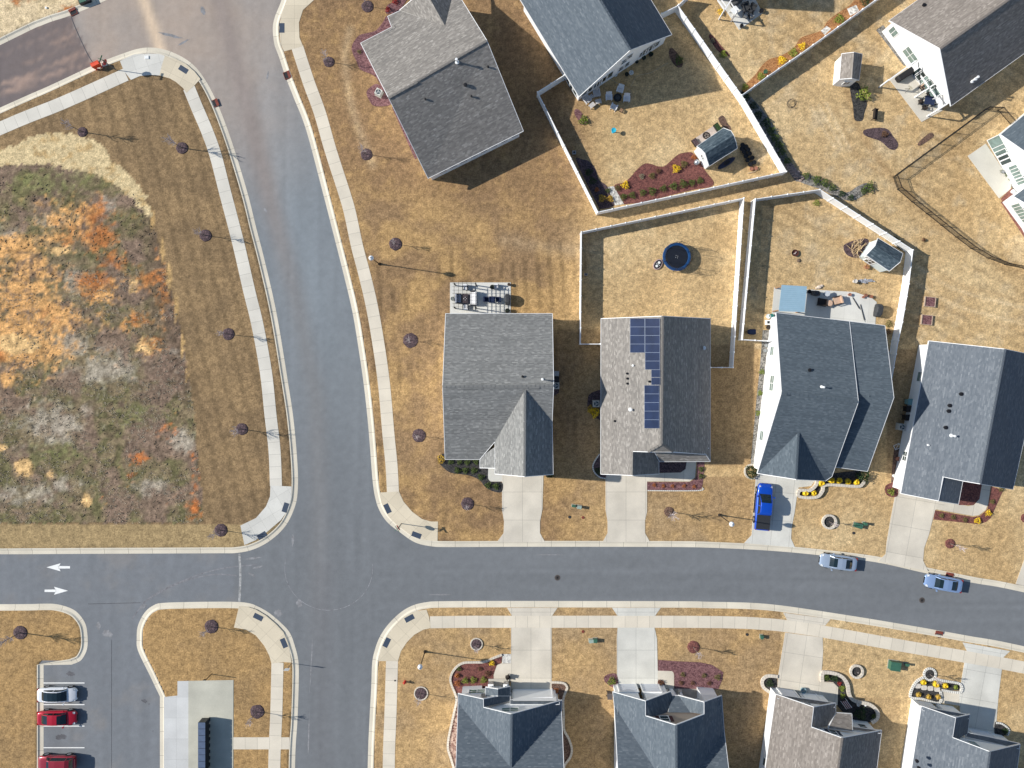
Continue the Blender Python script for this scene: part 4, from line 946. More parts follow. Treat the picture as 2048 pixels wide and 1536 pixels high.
# tan front gable above the porch: a cladding panel on the main gable wall
pw = W(1352, 1450, 7.9).y - .34
q = MB(); xl, xr = W(1300, 0, 4.4).x, W(1404, 0, 4.4).x; xm = W(1352.3, 0, 7.9).x
q.add([(xl, pw + .03, 4.0), (xr, pw + .03, 4.0), (xr, pw + .03, 5.1), (xm, pw + .03, 7.62), (xl, pw + .03, 5.1)], [(0, 1, 2, 3, 4)[::-1]]); q.build('gable_cladding', tan_sd, j.t)
j.window(0, 0, 5.75, .95, 1.25, 1, 2, glass_d, at=(Vector((xm - .9, pw + .05)), Vector((-1, 0))), shutters=mat('maroon_paint', (.06, .02, .025), .6, .1))
garage(j, (1239, 1373), (1272, 1373)); garage(j, (1284, 1373), (1318, 1373))
pf = MB(); p0, p1 = W(1331, 1377), W(1424, 1400); pf.box(p0.x, p1.x, p1.y, p0.y, 0, .18); pf.build('porch_floor', mat('porch_concrete', (.38, .33, .28), .9, .15, 2), j.t)
for x in (1331, 1358, 1424):
    p = W(x, 1380, 0); q = MB(); q.box(p.x - .2, p.x + .2, p.y - .2, p.y + .2, 0, 1.0); q.build('stone_pier', stone, j.t); q = MB(); q.box(p.x - .12, p.x + .12, p.y - .12, p.y + .12, 1.0, 2.85); q.build('porch_post', trim, j.t)
# K: south row, third
k_ = House((1640, 1500), 'taupe roofed white house beside the curved black garden bed', white_sd, sh_taupe)
k_.section(dict(GL=(1551.7, 1388, 3), GA=(1627.6, 1414, 5.15), GA2=(1622.8, 1453.7, 5.15), M1=(1684.3, 1475.6, 6.7), M2=(1662, 1640, 6.7), WL2=(1516, 1640, 3), MR=(1763.6, 1460.6, 3), ER2=(1739, 1650, 3)), [('GL', 'GA', 'GA2', 'M1', 'M2', 'WL2'), ('M1', 'MR', 'ER2', 'M2')])
k_.section(dict(GA=(1627.6, 1414, 5.13), GR=(1671.5, 1406.3, 3), X=(1671.5, 1424, 3), Y=(1655, 1452, 3.9), Z=(1630, 1457.5, 4.9), GA2=(1622.8, 1453.7, 5.13)), [('GA', 'GR', 'X', 'Y', 'Z', 'GA2')], nofas=(('GA', 'GA2'), ('X', 'Y'), ('Y', 'Z'), ('Z', 'GA2')))
k_.section(dict(a=(1672, 1425.5, 2.9), b=(1704, 1428, 2.9), c=(1705.5, 1463, 4.3), d=(1656, 1457, 4.3)), [('a', 'b', 'c', 'd')], walls=False)
k_.section(dict(a=(1700, 1453, 3.0), b=(1762, 1461.5, 3.0), c=(1761, 1467, 3.35), d=(1700, 1459, 3.35)), [('a', 'b', 'c', 'd')], walls=False)
k_.section(dict(a=(1556, 1389.5, 2.8), b=(1670, 1406.5, 2.8), c=(1669, 1415, 3.2), d=(1555, 1397, 3.2)), [('a', 'b', 'c', 'd')], walls=False)
k_.finish(); k_.caps(((1684.3, 1475.6, 6.72), (1662, 1640, 6.72)))
k_.window(1667, 1462, 4.7, .8, 1.1, 1, 2, glass_d, shutters=mat('navy_paint', (.02, .03, .06), .6, .1)); k_.window(1726, 1450, 1.8, .9, 1.1, 1, 2); k_.window(1528, 1526, 1.8, .9, 1.3, 1, 2)
garage(k_, (1561, 1385), (1591, 1392)); garage(k_, (1603, 1394), (1636, 1401))
# L: south row, fourth
l = House((1930, 1520), 'grey roofed house with wide white side wall at the lower right corner', white_sd, sh_slate)
l.section(dict(GL=(1843, 1411.8, 3), GA=(1911.4, 1435.5, 4.85), GA2=(1905.3, 1474.8, 4.85), M1=(1979.8, 1503, 6.95), M2=(1960, 1650, 6.95), WL2=(1806, 1650, 3), MR=(2040.8, 1488.5, 3), ER2=(2018, 1660, 3)), [('GL', 'GA', 'GA2', 'M1', 'M2', 'WL2'), ('M1', 'MR', 'ER2', 'M2')])
l.section(dict(GA=(1911.4, 1435.5, 4.83), GR=(1940, 1429, 3), X=(1935, 1467, 3), Z=(1916, 1478, 4.2), GA2=(1905.3, 1474.8, 4.83)), [('GA', 'GR', 'X', 'Z', 'GA2')], nofas=(('GA', 'GA2'), ('Z', 'GA2'), ('X', 'Z')))
l.section(dict(a=(1934, 1465, 2.9), b=(2040, 1487.5, 2.9), c=(2038, 1498, 3.4), d=(1932, 1474, 3.4)), [('a', 'b', 'c', 'd')], walls=False)
l.section(dict(a=(1846, 1413.5, 2.8), b=(1938, 1430, 2.8), c=(1937, 1438, 3.2), d=(1845, 1421, 3.2)), [('a', 'b', 'c', 'd')], walls=False)
l.finish(); l.caps(((1979.8, 1503, 6.97), (1960, 1650, 6.97))); l.boxvent(1833, 1521, .2); l.boxvent(1837, 1535, .2)
l.window(1947, 1487, 4.6, 1.0, 1.2, 1, 2, glass_g)
garage(l, (1944, 1466), (1985, 1474))
# N: house beyond the top edge whose shade falls on the neighbour's lawn
n_ = House((1460, -60), 'white house mostly out of view above the top edge', white_sd, sh_slate)
n_.section(dict(SW=(1402, -22, 3), A=(1506, -70, 7.8), SE=(1562, -30, 3), NE=PX((1562, -30, 3), 0, -190), N=PX((1506, -70, 7.8), 0, -190), NW=PX((1402, -22, 3), 0, -190)), [('SW', 'A', 'N', 'NW'), ('A', 'SE', 'NE', 'N')])
n_.finish()
# ------------------------------------------------------------------ fences
vinyl = mat('white_vinyl', (.88, .89, .89), .4, .03)
def vinyl_fence(px, label, h=1.78, step=1.83, name='vinyl_fence'):
    P = [W(x, y, h) for x, y in px]
    t = thing(name, (P[0].x, P[0].y, 0), label, 'fence', 'white vinyl fences')
    for i in range(len(P) - 1):
        a, c = P[i].xy, P[i + 1].xy; L = (c - a).length; n = max(1, round(L / step)); d = (c - a) / L
        for k in range(n + 1):
            p = a + d * (L * k / n); q = MB(); q.box(p.x - .065, p.x + .065, p.y - .065, p.y + .065, 0, h + .05)
            v = [(p.x - .085, p.y - .085, h + .05), (p.x + .085, p.y - .085, h + .05), (p.x + .085, p.y + .085, h + .05), (p.x - .085, p.y + .085, h + .05), (p.x, p.y, h + .14)]
            q.add(v, [(0, 1, 4), (1, 2, 4), (2, 3, 4), (3, 0, 4), (3, 2, 1, 0)]); (k == 0 and i) or q.build('post', vinyl, t)
            if k < n:
                p0 = p + d * .066; p1 = a + d * (L * (k + 1) / n) - d * .066; q = MB()
                q.bar((*p0, h - .07), (*p1, h - .07), .075, .14); q.bar((*p0, .12), (*p1, .12), .06, .16)
                m_ = 10; 
                for u in range(m_): q.bar((*(p0.lerp(p1, (u + .03) / m_)), (h + .06) / 2), (*(p0.lerp(p1, (u + .97) / m_)), (h + .06) / 2), .028, h - .34)
                q.build('fence_panel', vinyl, t)
    return t
vinyl_fence([(1323, 27), (1356, 11), (1489, 199), (1573, 343), (1196, 424), (1075, 184), (1129, 150)], 'white privacy fence around the yard with the lawn chairs and the dark shed')
vinyl_fence([(1484, 190), (1536, 152), (1602, 107), (1751, 0), (1790, -28)], 'white privacy fence slanting along the straw mulch bed at the top')
vinyl_fence([(1358, 9), (1380, -12)], 'short white fence piece running out of the top edge')
vinyl_fence([(1201, 688), (1161, 688), (1163, 464), (1488, 396), (1466, 735), (1421, 735)], 'white privacy fence around the yard with the trampoline')
vinyl_fence([(1536, 682), (1485, 679), (1511, 398), (1640, 379), (1826, 500), (1818, 568), (1805, 644), (1797, 681), (1783, 762)], 'white privacy fence around the yard with the pale blue pergola roof')
vinyl_fence([(1798, 1395), (1802, 1395)], 'short white fence post by the lower right house', h=.9) if False else None
black_metal = mat('black_metal', (.012, .012, .013), .45, .1, 10)
def rail_fence(px, label, h=1.35):
    P = [W(x, y, h) for x, y in px]; t = thing('picket_fence', (P[0].x, P[0].y, 0), label, 'fence')
    D = [0]
    for i in range(1, len(P)): D.append(D[-1] + (P[i] - P[i - 1]).xy.length)
    def at(s):
        s = min(max(s, 0), D[-1])
        for i in range(1, len(P)):
            if s <= D[i] + 1e-6: return P[i - 1].xy.lerp(P[i].xy, (s - D[i - 1]) / (D[i] - D[i - 1]))
        return P[-1].xy
    n = round(D[-1] / 2.4)
    for k in range(n + 1):
        p = at(D[-1] * k / n); q = MB(); q.box(p.x - .035, p.x + .035, p.y - .035, p.y + .035, 0, h + .04); q.build('post', black_metal, t)
        if k == n: break
        q = MB(); s0, s1 = D[-1] * k / n, D[-1] * (k + 1) / n
        a, c = at(s0), at(s1)
        for z in (.15, h - .17, h - .02): q.bar((*a, z), (*c, z), .04, .035)
        m_ = int((s1 - s0) / .11)
        for u in range(1, m_): p = a.lerp(c, u / m_); q.bar((*p, .1), (*p, h), .018)
        q.build('fence_panel', black_metal, t)
rail_fence([(2034, 243), (1997, 201)] + smooth([(1997, 201), (1920, 258), (1850, 309), (1786, 356)]) + [(1786, 356)] + smooth([(1786, 356), (1820, 388), (1861, 421), (1911, 461), (1948, 490), (1986, 513), (2020, 526), (2060, 534)]), 'black metal picket fence curving around the right hand yards')

# ------------------------------------------------------------------ planting beds
m_red = mulch_mat('red_mulch', (.09, .03, .028), (.24, .09, .07)); m_black = mulch_mat('black_mulch', (.012, .012, .014), (.07, .065, .06))
m_plum = mulch_mat('plum_mulch', (.09, .035, .04), (.25, .125, .125)); m_brown = mulch_mat('brown_mulch', (.07, .04, .028), (.20, .12, .085)); m_straw = mulch_mat('pine_straw', (.22, .09, .03), (.46, .23, .09))
m_dark = mulch_mat('dark_plum_mulch', (.035, .022, .026), (.13, .085, .09)); m_gravel = mulch_mat('white_gravel', (.32, .30, .27), (.78, .76, .70), 5); m_ggrav = mulch_mat('grey_gravel', (.09, .085, .075), (.30, .28, .25), 6)
m_brick = mulch_mat('brick_path', (.16, .06, .045), (.28, .12, .09), 5)
def bed(px, m, sm=True, z=.04, name='planting_bed'):
    q = smooth(px, True, 4) if sm else px
    o = sheet(name, q, z, m, thick=.1); return struct(o)
bed([(1228, 373), (1248, 365), (1262, 353), (1272, 341), (1286, 329), (1298, 327), (1316, 332.5), (1328, 332.5), (1339, 324), (1354, 310.6), (1366, 306), (1387, 307), (1410, 341), (1427, 370), (1380, 381), (1248, 409)], m_red)
bed([(1153, 323), (1165, 319), (1178, 323), (1190.5, 338), (1198, 360), (1215, 374), (1230, 409), (1200, 418), (1196, 412)], m_dark, z=.044)
bed([(1215, 374), (1227, 372.5), (1248, 408), (1230, 411)], m_gravel, False, .055, 'gravel_strip')
bed([(1339, 98), (1345, 96.5), (1356, 108), (1365, 122), (1364, 133), (1355, 134.5), (1345, 125), (1338, 110)], m_brown)
bed([(1150, 219), (1158, 220), (1168, 233), (1174, 245), (1163, 250), (1156, 240), (1149, 228)], m_plum)
bed([(1437, 236), (1445, 231), (1451, 238), (1454, 245.6), (1461.4, 255), (1460, 261), (1454, 257), (1445, 252.7), (1438.7, 244)], m_brown)
bed([(782, 36), (772, 33), (767, 43), (752, 61), (735, 66), (717, 72), (704, 92), (706, 108), (712, 120), (721, 139), (749, 152), (762, 172), (775, 190), (790, 150), (760, 90), (790, 60)], m_plum)
bed([(800, 20), (790, 26), (772, 27), (774, 12), (786, 4), (796, -8), (815, -6)], m_plum)
bed([(733, 185), (739, 176), (754, 168), (768, 180), (782, 208), (750, 212.5), (738, 200)], m_plum, z=.042)
bed([(784, 215), (830, 318), (834, 316), (790, 215)], m_plum, False)
bed([(876, 916), (881, 909), (889.5, 908), (896, 915), (959.5, 915), (959.5, 930), (975, 934), (976, 955), (982, 963), (1004.5, 965), (1003, 984), (984.5, 982), (969.5, 973), (959.5, 960.5), (937, 950.5), (902, 945.5), (884.5, 933), (877, 923)], m_black)
bed([(1178, 790), (1189, 783), (1206, 784), (1206, 838), (1196, 838), (1186, 833), (1176, 818), (1175, 803)], m_dark)
bed([(1207, 905), (1199, 908), (1187, 928), (1188, 943), (1199, 954), (1211, 957), (1212, 930)], m_dark)
bed([(1317, 915), (1374, 915), (1371, 938), (1361, 945), (1319, 945.5)], m_dark, False)
bed([(1294, 964), (1379, 964), (1390, 958), (1393.5, 950), (1394, 918), (1409, 924), (1405, 968), (1403, 976), (1396.5, 980.5), (1294.5, 980.5)], m_plum, False)
bed([(1525.4, 660), (1540, 660), (1540, 686), (1531, 764), (1515, 930), (1501, 930), (1513, 797), (1520, 731)], m_ggrav, False)
bed([(1637, 950), (1720, 940), (1726, 962), (1711, 970), (1660, 966), (1650, 968), (1642, 980), (1630, 991), (1599, 991), (1599, 981), (1618, 980), (1631, 968)], m_black, False)
bed([(1927, 955), (1965, 960), (1958.5, 998), (1946, 1010.5), (1917, 1010)], m_red, False)
bed([(1870, 1020.5), (1946, 1034), (1961, 1031), (1975, 1018), (1983, 973), (2006, 980), (1993.5, 1008), (1981, 1035.5), (1971, 1044), (1955, 1048), (1867, 1039)], m_red, False)
bed([(1770, 975), (1776, 968), (1792, 966), (1796, 990), (1783, 994), (1772, 988)], m_red)
bed([(1788, 895), (1800, 895), (1796, 965), (1782, 965)], m_brown, False)
bed([(903, 1369), (900.8, 1357), (904.6, 1344.6), (914.6, 1332), (928, 1326), (948, 1325), (970, 1324), (988, 1316), (1003, 1310), (1002, 1326), (994, 1330), (987, 1350), (985, 1376), (925, 1390), (914, 1390)], m_red)
bed([(910, 1386), (913, 1400), (908.4, 1423), (903, 1447.5), (897, 1476.7), (896, 1496.7), (901.5, 1515), (907.7, 1536), (915, 1560), (925, 1560), (922, 1386)], mulch_mat('stony_mulch', (.15, .06, .045), (.50, .36, .28), 5), False)
bed([(1103, 1365), (1114, 1364), (1128, 1366), (1134, 1374), (1132, 1381), (1126.6, 1398), (1127.4, 1430.6), (1128, 1458), (1137.4, 1476.7), (1143.5, 1496.7), (1140.5, 1513.6), (1129, 1529), (1118, 1529), (1118, 1388), (1103, 1388)], m_brown, False)
bed([(1236, 1376), (1222, 1373), (1209, 1362), (1210, 1352), (1222, 1347), (1234, 1350)], m_plum)
bed([(1316, 1319.5), (1349, 1322), (1399, 1324.5), (1424, 1329.5), (1446.5, 1344.5), (1444, 1359.5), (1436.5, 1378), (1349, 1378), (1348.5, 1347), (1344, 1342), (1316, 1341)], m_plum, False)
bed([(1316, 1361), (1322, 1360), (1329, 1365), (1328, 1372), (1316, 1373)], m_red)
bed([(1554, 1353), (1537, 1352), (1528, 1356), (1525, 1364), (1527, 1373), (1535, 1380), (1554, 1387)], m_black, False)
bed([(1644, 1346), (1652, 1344), (1668, 1347), (1682, 1354), (1691, 1368), (1694, 1385), (1700, 1397), (1714, 1404), (1730, 1406.5), (1743, 1413), (1751.5, 1424), (1750, 1435), (1740, 1444), (1706, 1448), (1675, 1412), (1676, 1374), (1666, 1364), (1644, 1362)], m_black, False)
bed([(1846, 1354), (1834, 1361), (1826, 1372), (1821, 1384), (1822, 1395), (1844, 1398), (1878.5, 1405), (1881, 1379), (1918, 1381), (1919, 1368), (1890, 1362), (1866, 1358)], m_black, False)
bed([(1990, 1444), (2002, 1446), (2012, 1453), (2017, 1461), (2013, 1470), (1990, 1470)], m_black)
bed([(1482, 186), (1490, 170), (1510, 150), (1525, 130), (1540, 118), (1561, 112), (1588, 95), (1603, 75), (1641, 62), (1653, 45), (1673, 28), (1698, 12), (1715, -3), (1752, -3), (1536, 151), (1484, 190)], m_straw)
bed([(1641, 62), (1653, 52), (1662, 58), (1649, 70)], m_gravel, False, .05, 'gravel_strip'); bed([(1694, 18), (1712, 10), (1718, 22), (1700, 32)], m_gravel, False, .05, 'gravel_strip')
bed([(1482, 194), (1494, 188), (1518, 212), (1545, 250), (1566, 298), (1590, 335), (1604, 350), (1625, 352), (1660, 370), (1692, 385), (1716, 372), (1735, 366), (1740, 378), (1700, 402), (1640, 378), (1600, 364), (1578, 345)], m_ggrav)
bed([(1700, 172), (1716, 166), (1726, 192), (1733.5, 207.5), (1728.5, 225), (1725, 240), (1716, 242.5), (1708.5, 237.5), (1706, 212.5)], m_black)
bed([(1728.5, 260), (1748.5, 256), (1773.5, 257.5), (1786, 272.5), (1796, 287.5), (1791, 299), (1778.5, 297.5), (1761, 282.5), (1736, 274), (1727, 267.5)], m_dark)
bed([(1836, 286), (1858.5, 266), (1867, 269), (1863.5, 276), (1841, 291)], m_brown)
bed([(1752, 60), (1766, 50), (1822, 128), (1808, 132)], m_ggrav, False)
bed([(1687, 492), (1695, 486), (1712, 480), (1735, 478), (1735, 500), (1718, 515), (1700, 513), (1690, 505)], m_dark)
bed([(2001, 398), (2022, 377), (2037, 379), (2034, 392), (2004.7, 403)], m_brick, False)
bed([(2001, 404), (2008, 402), (2055, 470), (2048, 474)], m_brick, False); bed([(1998, 334), (2004, 330), (2040, 384), (2028, 384), (2022, 372)], m_ggrav, False)
bed([(1444, 108), (1430, 95), (1418, 74), (1424, 70), (1445, 95), (1460, 112)], m_red)
bed([(1098, 775), (1116, 750), (1118, 785), (1106, 793)], m_dark, False)

# stone edgings
edge_m = concrete('edging_stone', (.60, .54, .45), .32, 0, .02, .6)
edge_w = concrete('edging_white', (.70, .68, .62), .24, 0, .035, .45)
def edging(px, label, m=None, w=.26, h=.17, closed=False, k=4, name='stone_edging'):
    q = wpath(smooth(px, closed, k)); o = ribbon(q, [-w / 2 - .005, -w / 2, w / 2, w / 2 + .005], [0, h, h, 0], closed).build(name, m or edge_m)
    return tag(o, label, 'edging')
edging([(1004, 1309), (988, 1315), (970, 1323), (948, 1324), (928, 1325), (914.6, 1332), (904.6, 1344.6), (900.8, 1357), (903, 1369), (910, 1386), (913, 1400), (908.4, 1423), (903, 1447.5), (897, 1476.7), (896, 1496.7), (901.5, 1515), (907.7, 1536), (914, 1560)], 'long winding stone edging of the red mulch bed')
edging([(1103, 1364), (1114, 1364), (1128, 1366), (1134, 1374), (1132, 1381), (1126.6, 1398), (1127.4, 1430.6), (1128, 1458), (1137.4, 1476.7), (1143.5, 1496.7), (1140.5, 1513.6), (1129.7, 1529), (1126, 1545)], 'narrow stone edging winding down the right side of the first lower house')
edging([(1555, 1352.6), (1537, 1351), (1527, 1356), (1523.7, 1364), (1526.4, 1373.8), (1534.6, 1380.6), (1541.4, 1384.7)], 'half round stone edging left of the taupe roofed house drive', w=.4)
edging([(1643, 1362), (1643, 1346), (1652, 1343), (1668.6, 1345.7), (1683.6, 1353), (1693, 1367), (1696, 1384.7), (1701.4, 1395.6), (1715, 1402.5), (1731.5, 1405), (1745, 1412), (1753.4, 1423), (1752, 1435.3), (1741, 1443.5)], 'S curved stone wall around the black garden bed', w=.42, h=.35)
edging([(1881, 1379), (1919, 1384), (1919.4, 1367.5), (1890.6, 1361.5), (1866, 1357)], 'white cobble edging beside the stepping stones', edge_w, .3)
edging([(1846, 1354), (1834, 1361), (1826, 1371.6), (1821, 1383.6), (1821.5, 1394.4), (1843.6, 1397), (1878.5, 1405), (1880, 1380)], 'white cobble edging bulging left of the stepping stones', edge_w, .3)
edging([(1990, 1445), (2001, 1446), (2013, 1454), (2017, 1462), (2013, 1470)], 'small white edging at the lower right house corner', edge_w, .22)
edging([(1632, 952), (1631, 968), (1618, 980), (1598, 980), (1597.5, 992.5), (1631, 993.5), (1643.5, 981), (1651, 969), (1711, 972), (1722, 968), (1727, 961)], 'pale stone wall around the bed of yellow grasses', w=.34, h=.4)
edging([(1211, 957), (1199, 954), (1188, 943), (1186.5, 928), (1199, 908)], 'white pebble edging at the left front of the solar house', edge_w, .14, .08)
edging([(1294.5, 981), (1396.5, 981), (1404, 975)], 'white pebble edging under the front bed of the solar house', edge_w, .12, .08)
edging([(747, 153), (737, 135), (735, 120), (742, 112)], 'thin curved grey edging strip beside the top left house', greym, .1, .12) if False else None

# ------------------------------------------------------------------ trees
rng = random.Random(7)
bark = mat('bark', (.20, .16, .14), .9, .25, 12); twig = mat('pale_twigs', (.52, .46, .46), .9, .2, 12)
def tree_mesh(seed, h, spread, bush=False):
    r = random.Random(seed); tr = MB(); cr = MB()
    top = Vector((r.uniform(-.12, .12), r.uniform(-.12, .12), h)); segs = 6
    pts = [Vector((top.x * (k / segs) ** 1.4, top.y * (k / segs) ** 1.4, h * k / segs)) for k in range(segs + 1)]
    for k in range(segs): tr.cone(pts[k], pts[k + 1], .055 * (1 - k / segs * .8), .055 * (1 - (k + 1) / segs * .8) + .003, 6, False)
    def branch(p, d, L, rad, lvl):
        q = p; n = 3
        for s in range(n):
            d2 = (d + Vector((r.uniform(-.18, .18), r.uniform(-.18, .18), .12))).normalized(); q2 = q + d2 * (L / n)
            cr.cone(q, q2, rad * (1 - s / n * .7), rad * (1 - (s + 1) / n * .7) + .002, 4, False)
            if lvl < 2:
                for _ in range(2 if lvl == 0 else 1):
                    a = r.uniform(0, 6.28); side = Vector((math.cos(a), math.sin(a), .55)).normalized()
                    branch(q2, (d2 * .8 + side * .7).normalized(), L * r.uniform(.35, .55), rad * .5, lvl + 1)
            q = q2; d = d2
    for i in range(13):
        z = h * r.uniform(.3, .93); a = i * 2.4 + r.uniform(-.4, .4); f = 1 - (z / h - .3) * .75
        p = Vector((top.x * (z / h), top.y * (z / h), z)); branch(p, Vector((math.cos(a), math.sin(a), r.uniform(.7, 1.2))).normalized(), spread * f * r.uniform(.75, 1.15), .028, 0)
    return tr, cr
def make_tree(seed, h, spread, label):
    t = thing('young_tree', (0, 0, 0), label, 'tree', world_parts=False)
    tr, cr = tree_mesh(seed, h, spread); tr.build('trunk', bark, t); cr.build('crown', twig, t); return t
TREES = [(165, 264, 10, 0, 'on the left lot near the pale straw', 4.0), (364, 296, 12, 0, 'right of the pale straw patch, beside the walk', 4.4), (411, 471, 12, 0, 'on the left lot opposite the wide driveway bend, third from the top', 3.2), (457, 668, 12, 0, 'on the left lot beside the walk, fourth from the top', 3.2), (484, 858, 12, 0, 'on the left lot beside the walk, fifth from the top', 3.6), (442, 1060, 13, 0, 'at the lower left corner lot above the arrows', 3.3),
         (735, 13, 12, 0, 'at the top edge left of the brown grey house', 2.6), (658, 124, 11, 0, 'between the walk and the brown grey house', 3.2), (733, 309, 12, 0, 'left of the brown grey house, lower one', 3.2), (791, 488, 13, 0, 'just above the street lamp left of centre', 2.6), (821, 681, 15, 0, 'left of the corner house, upper one', 2.4), (838, 871, 13.5, 0, 'left of the corner house, lower one', 2.4), (935, 1007.5, 13, 0, 'in front of the corner house by its drive', 2.8),
         (41, 1265, 14, 0, 'in the grass island at the left edge', 4.6), (423, 1253, 14, 0, 'in the grass island beside the parking entrance', 3.0), (514.5, 1423, 14, 0, 'right of the mailbox pad', 3.4), (953, 1288, 10.5, 2, 'right of the lamp on the lower corner lawn', 2.6), (842, 1386.5, 12, 2, 'below the red hydrant', 3.0), (1387, 1294, 12.5, 1, 'on the lawn below the street, red mulch', 3.2), (1338, 1023, 10, 3, 'in front of the solar house', 3.6),
         (1657.5, 1043, 11, 4, 'beside the green utility box, pale stone ring', 2.6), (1900, 1087, 10, 1, 'above the rear silver car', 3.0), (1712, 1342, 10, 4, 'above the curved black bed', .8), (1859, 1348, 9.5, 5, 'above the stepping stones', 2.8), (2050, 1036, 9, 1, 'cut by the right edge', 2.5)]
protos = [make_tree(11 + k, 3.2, .85, 'x') for k in range(3)]
ring_m = [m_dark, m_red, m_dark, m_brown, m_black, m_black]
used = set()
for i, (x, y, r, kind, s, h) in enumerate(TREES):
    w = W(x, y); k = i % 3
    o = protos[k] if k not in used else copy_tree(protos[k]); used.add(k)
    o.location = (w.x, w.y, .02); o.rotation_euler = (0, 0, rng.uniform(0, 6.28)); sc = h / 3.2; o.scale = (sc * (.9 if h > 2 else .5), sc * (.9 if h > 2 else .5), sc)
    o['label'] = 'bare young tree ' + s; o['group'] = 'young bare lawn trees'
    R_ = r / PXM; q = MB(); prof = [(R_ * 1.0, 0), (R_ * .93, .07), (R_ * .6, .13), (.06, .10)]
    q.lathe((0, 0, 0), prof, 22)
    rr = random.Random(i); q.v = [(v[0] * (1 + rr.uniform(-.06, .06)), v[1] * (1 + rr.uniform(-.06, .06)), v[2]) for v in q.v]
    nm = {0: 'dark', 1: 'red', 2: 'stone edged', 3: 'brown', 4: 'walled', 5: 'cobbled'}[kind]
    if kind in (0, 1, 3):
        o2 = q.build('mulch_ring', ring_m[kind]); o2.location = (w.x, w.y, .01); tag(o2, nm + ' mulch circle ' + s, 'mulch ring', 'mulch circles around young trees')
    else:
        t = thing('mulch_ring', (w.x, w.y, 0), nm + ' mulch circle ' + s, 'mulch ring', 'mulch circles around young trees', False)
        q.build('mulch', ring_m[kind], t)
        ang = [2 * math.pi * a / 28 for a in range(28)]; wd = {2: .13, 4: .25, 5: .26}[kind]; hh = {2: .12, 4: .3, 5: .14}[kind]
        e_ = ribbon([((R_ + wd / 2) * math.cos(a), (R_ + wd / 2) * math.sin(a)) for a in ang], [-wd / 2 - .01, -wd / 2, wd / 2, wd / 2 + .01], [0, hh, hh, 0], True); e_.build('edging', edge_m if kind != 5 else edge_w, t)

# ------------------------------------------------------------------ shrubs
leafc = {'green': (.085, .125, .025), 'dark': (.028, .055, .016), 'lime': (.22, .27, .04), 'yellow': (.85, .60, .03), 'gold': (.55, .36, .06), 'orange': (.42, .15, .045), 'olive': (.17, .15, .05), 'brown': (.16, .085, .045), 'red': (.40, .04, .035), 'pale': (.30, .27, .18)}
def leaf_mat(n):
    c = leafc[n]; return mat('leaves_' + n, c, .7, .55, 9, spec=.3)
def shrub_mesh(n, seed, count=330, grass=False):
    r = random.Random(seed); b = MB()
    for i in range(count):
        a = r.uniform(0, 6.283); cz = r.uniform(-.15, 1)
        lump = 1 + .22 * math.sin(3 * a + seed) + .15 * math.sin(5 * a + 2 * cz * 3)
        R0 = r.uniform(.45, 1) ** .6 * lump; s = math.sqrt(max(0, 1 - cz * cz))
        p = Vector((s * math.cos(a) * R0, s * math.sin(a) * R0, max(.05, .72 * cz * R0 + .25)))
        if grass:
            q = Vector((math.cos(a), math.sin(a), 0)) * r.uniform(.5, 1.05); u = Vector((-math.sin(a), math.cos(a), 0)) * .05
            m_ = q * .45 + Vector((0, 0, r.uniform(.5, 1.0))); e_ = q + Vector((0, 0, r.uniform(.1, .5)))
            b.add([-u, u, m_ + u, m_ - u, e_], [(0, 1, 2, 3), (3, 2, 4)]); continue
        d = Vector((r.uniform(-1, 1), r.uniform(-1, 1), r.uniform(.1, 1))).normalized(); e1 = d.orthogonal().normalized(); e2 = d.cross(e1); w = r.uniform(.07, .16)
        b.add([p - e1 * w, p - e2 * w * .6, p + e1 * w, p + e2 * w * .6], [(0, 1, 2, 3)])
    if not grass:
        for k in range(5): a = k * 1.26; b.cone((0, 0, 0), (math.cos(a) * .4, math.sin(a) * .4, .6), .035, .015, 4, False)
    return b
sprot = {}
def shrub(x, y, r, kind, label, group=None, grass=False, hz=1.0, cat=None):
    key = (kind, grass, (int(x) + int(y)) % 2)
    w = W(x, y); rad = r / PXM * (1.25 if kind in ('yellow', 'gold') else 1.08)
    if key not in sprot: sprot[key] = shrub_mesh(kind, len(sprot) + 3, 150 if grass else 330, grass).build('grass_clump' if grass else 'shrub', leaf_mat(kind)); o = sprot[key]
    else: o = sprot[key].copy(); COL.objects.link(o)
    o.location = (w.x, w.y, .03); o.scale = (rad, rad, rad * hz); o.rotation_euler = (0, 0, rng.uniform(0, 6.28))
    tag(o, label, cat or ('grass' if grass else 'shrub'))
    if group: o['group'] = group
    elif 'group' in o: del o['group']
    return o
ORD = ['first', 'second', 'third', 'fourth', 'fifth', 'sixth', 'seventh', 'eighth', 'ninth', 'tenth', 'eleventh', 'twelfth', 'thirteenth']
def row(pts, kind, fmt, group, r=6.5, **k):
    for i, p in enumerate(pts): shrub(p[0], p[1], p[2] if len(p) > 2 else r, kind, fmt % ORD[i], group, **k)
row([(1246, 394), (1264, 391), (1285, 386), (1304, 383, 7.5), (1326, 378), (1346.5, 373, 7.5), (1365.4, 369, 8), (1383.6, 366), (1399.5, 362, 6)], 'green', '%s green bush from the left in the red bed along the white fence', 'green bushes along the fence')
shrub(1250.3, 371, 6.5, 'yellow', 'bright yellow bush at the left end of the red fence bed'); shrub(1351.8, 338, 6.8, 'yellow', 'bright yellow bush near the dark shed in the red bed')
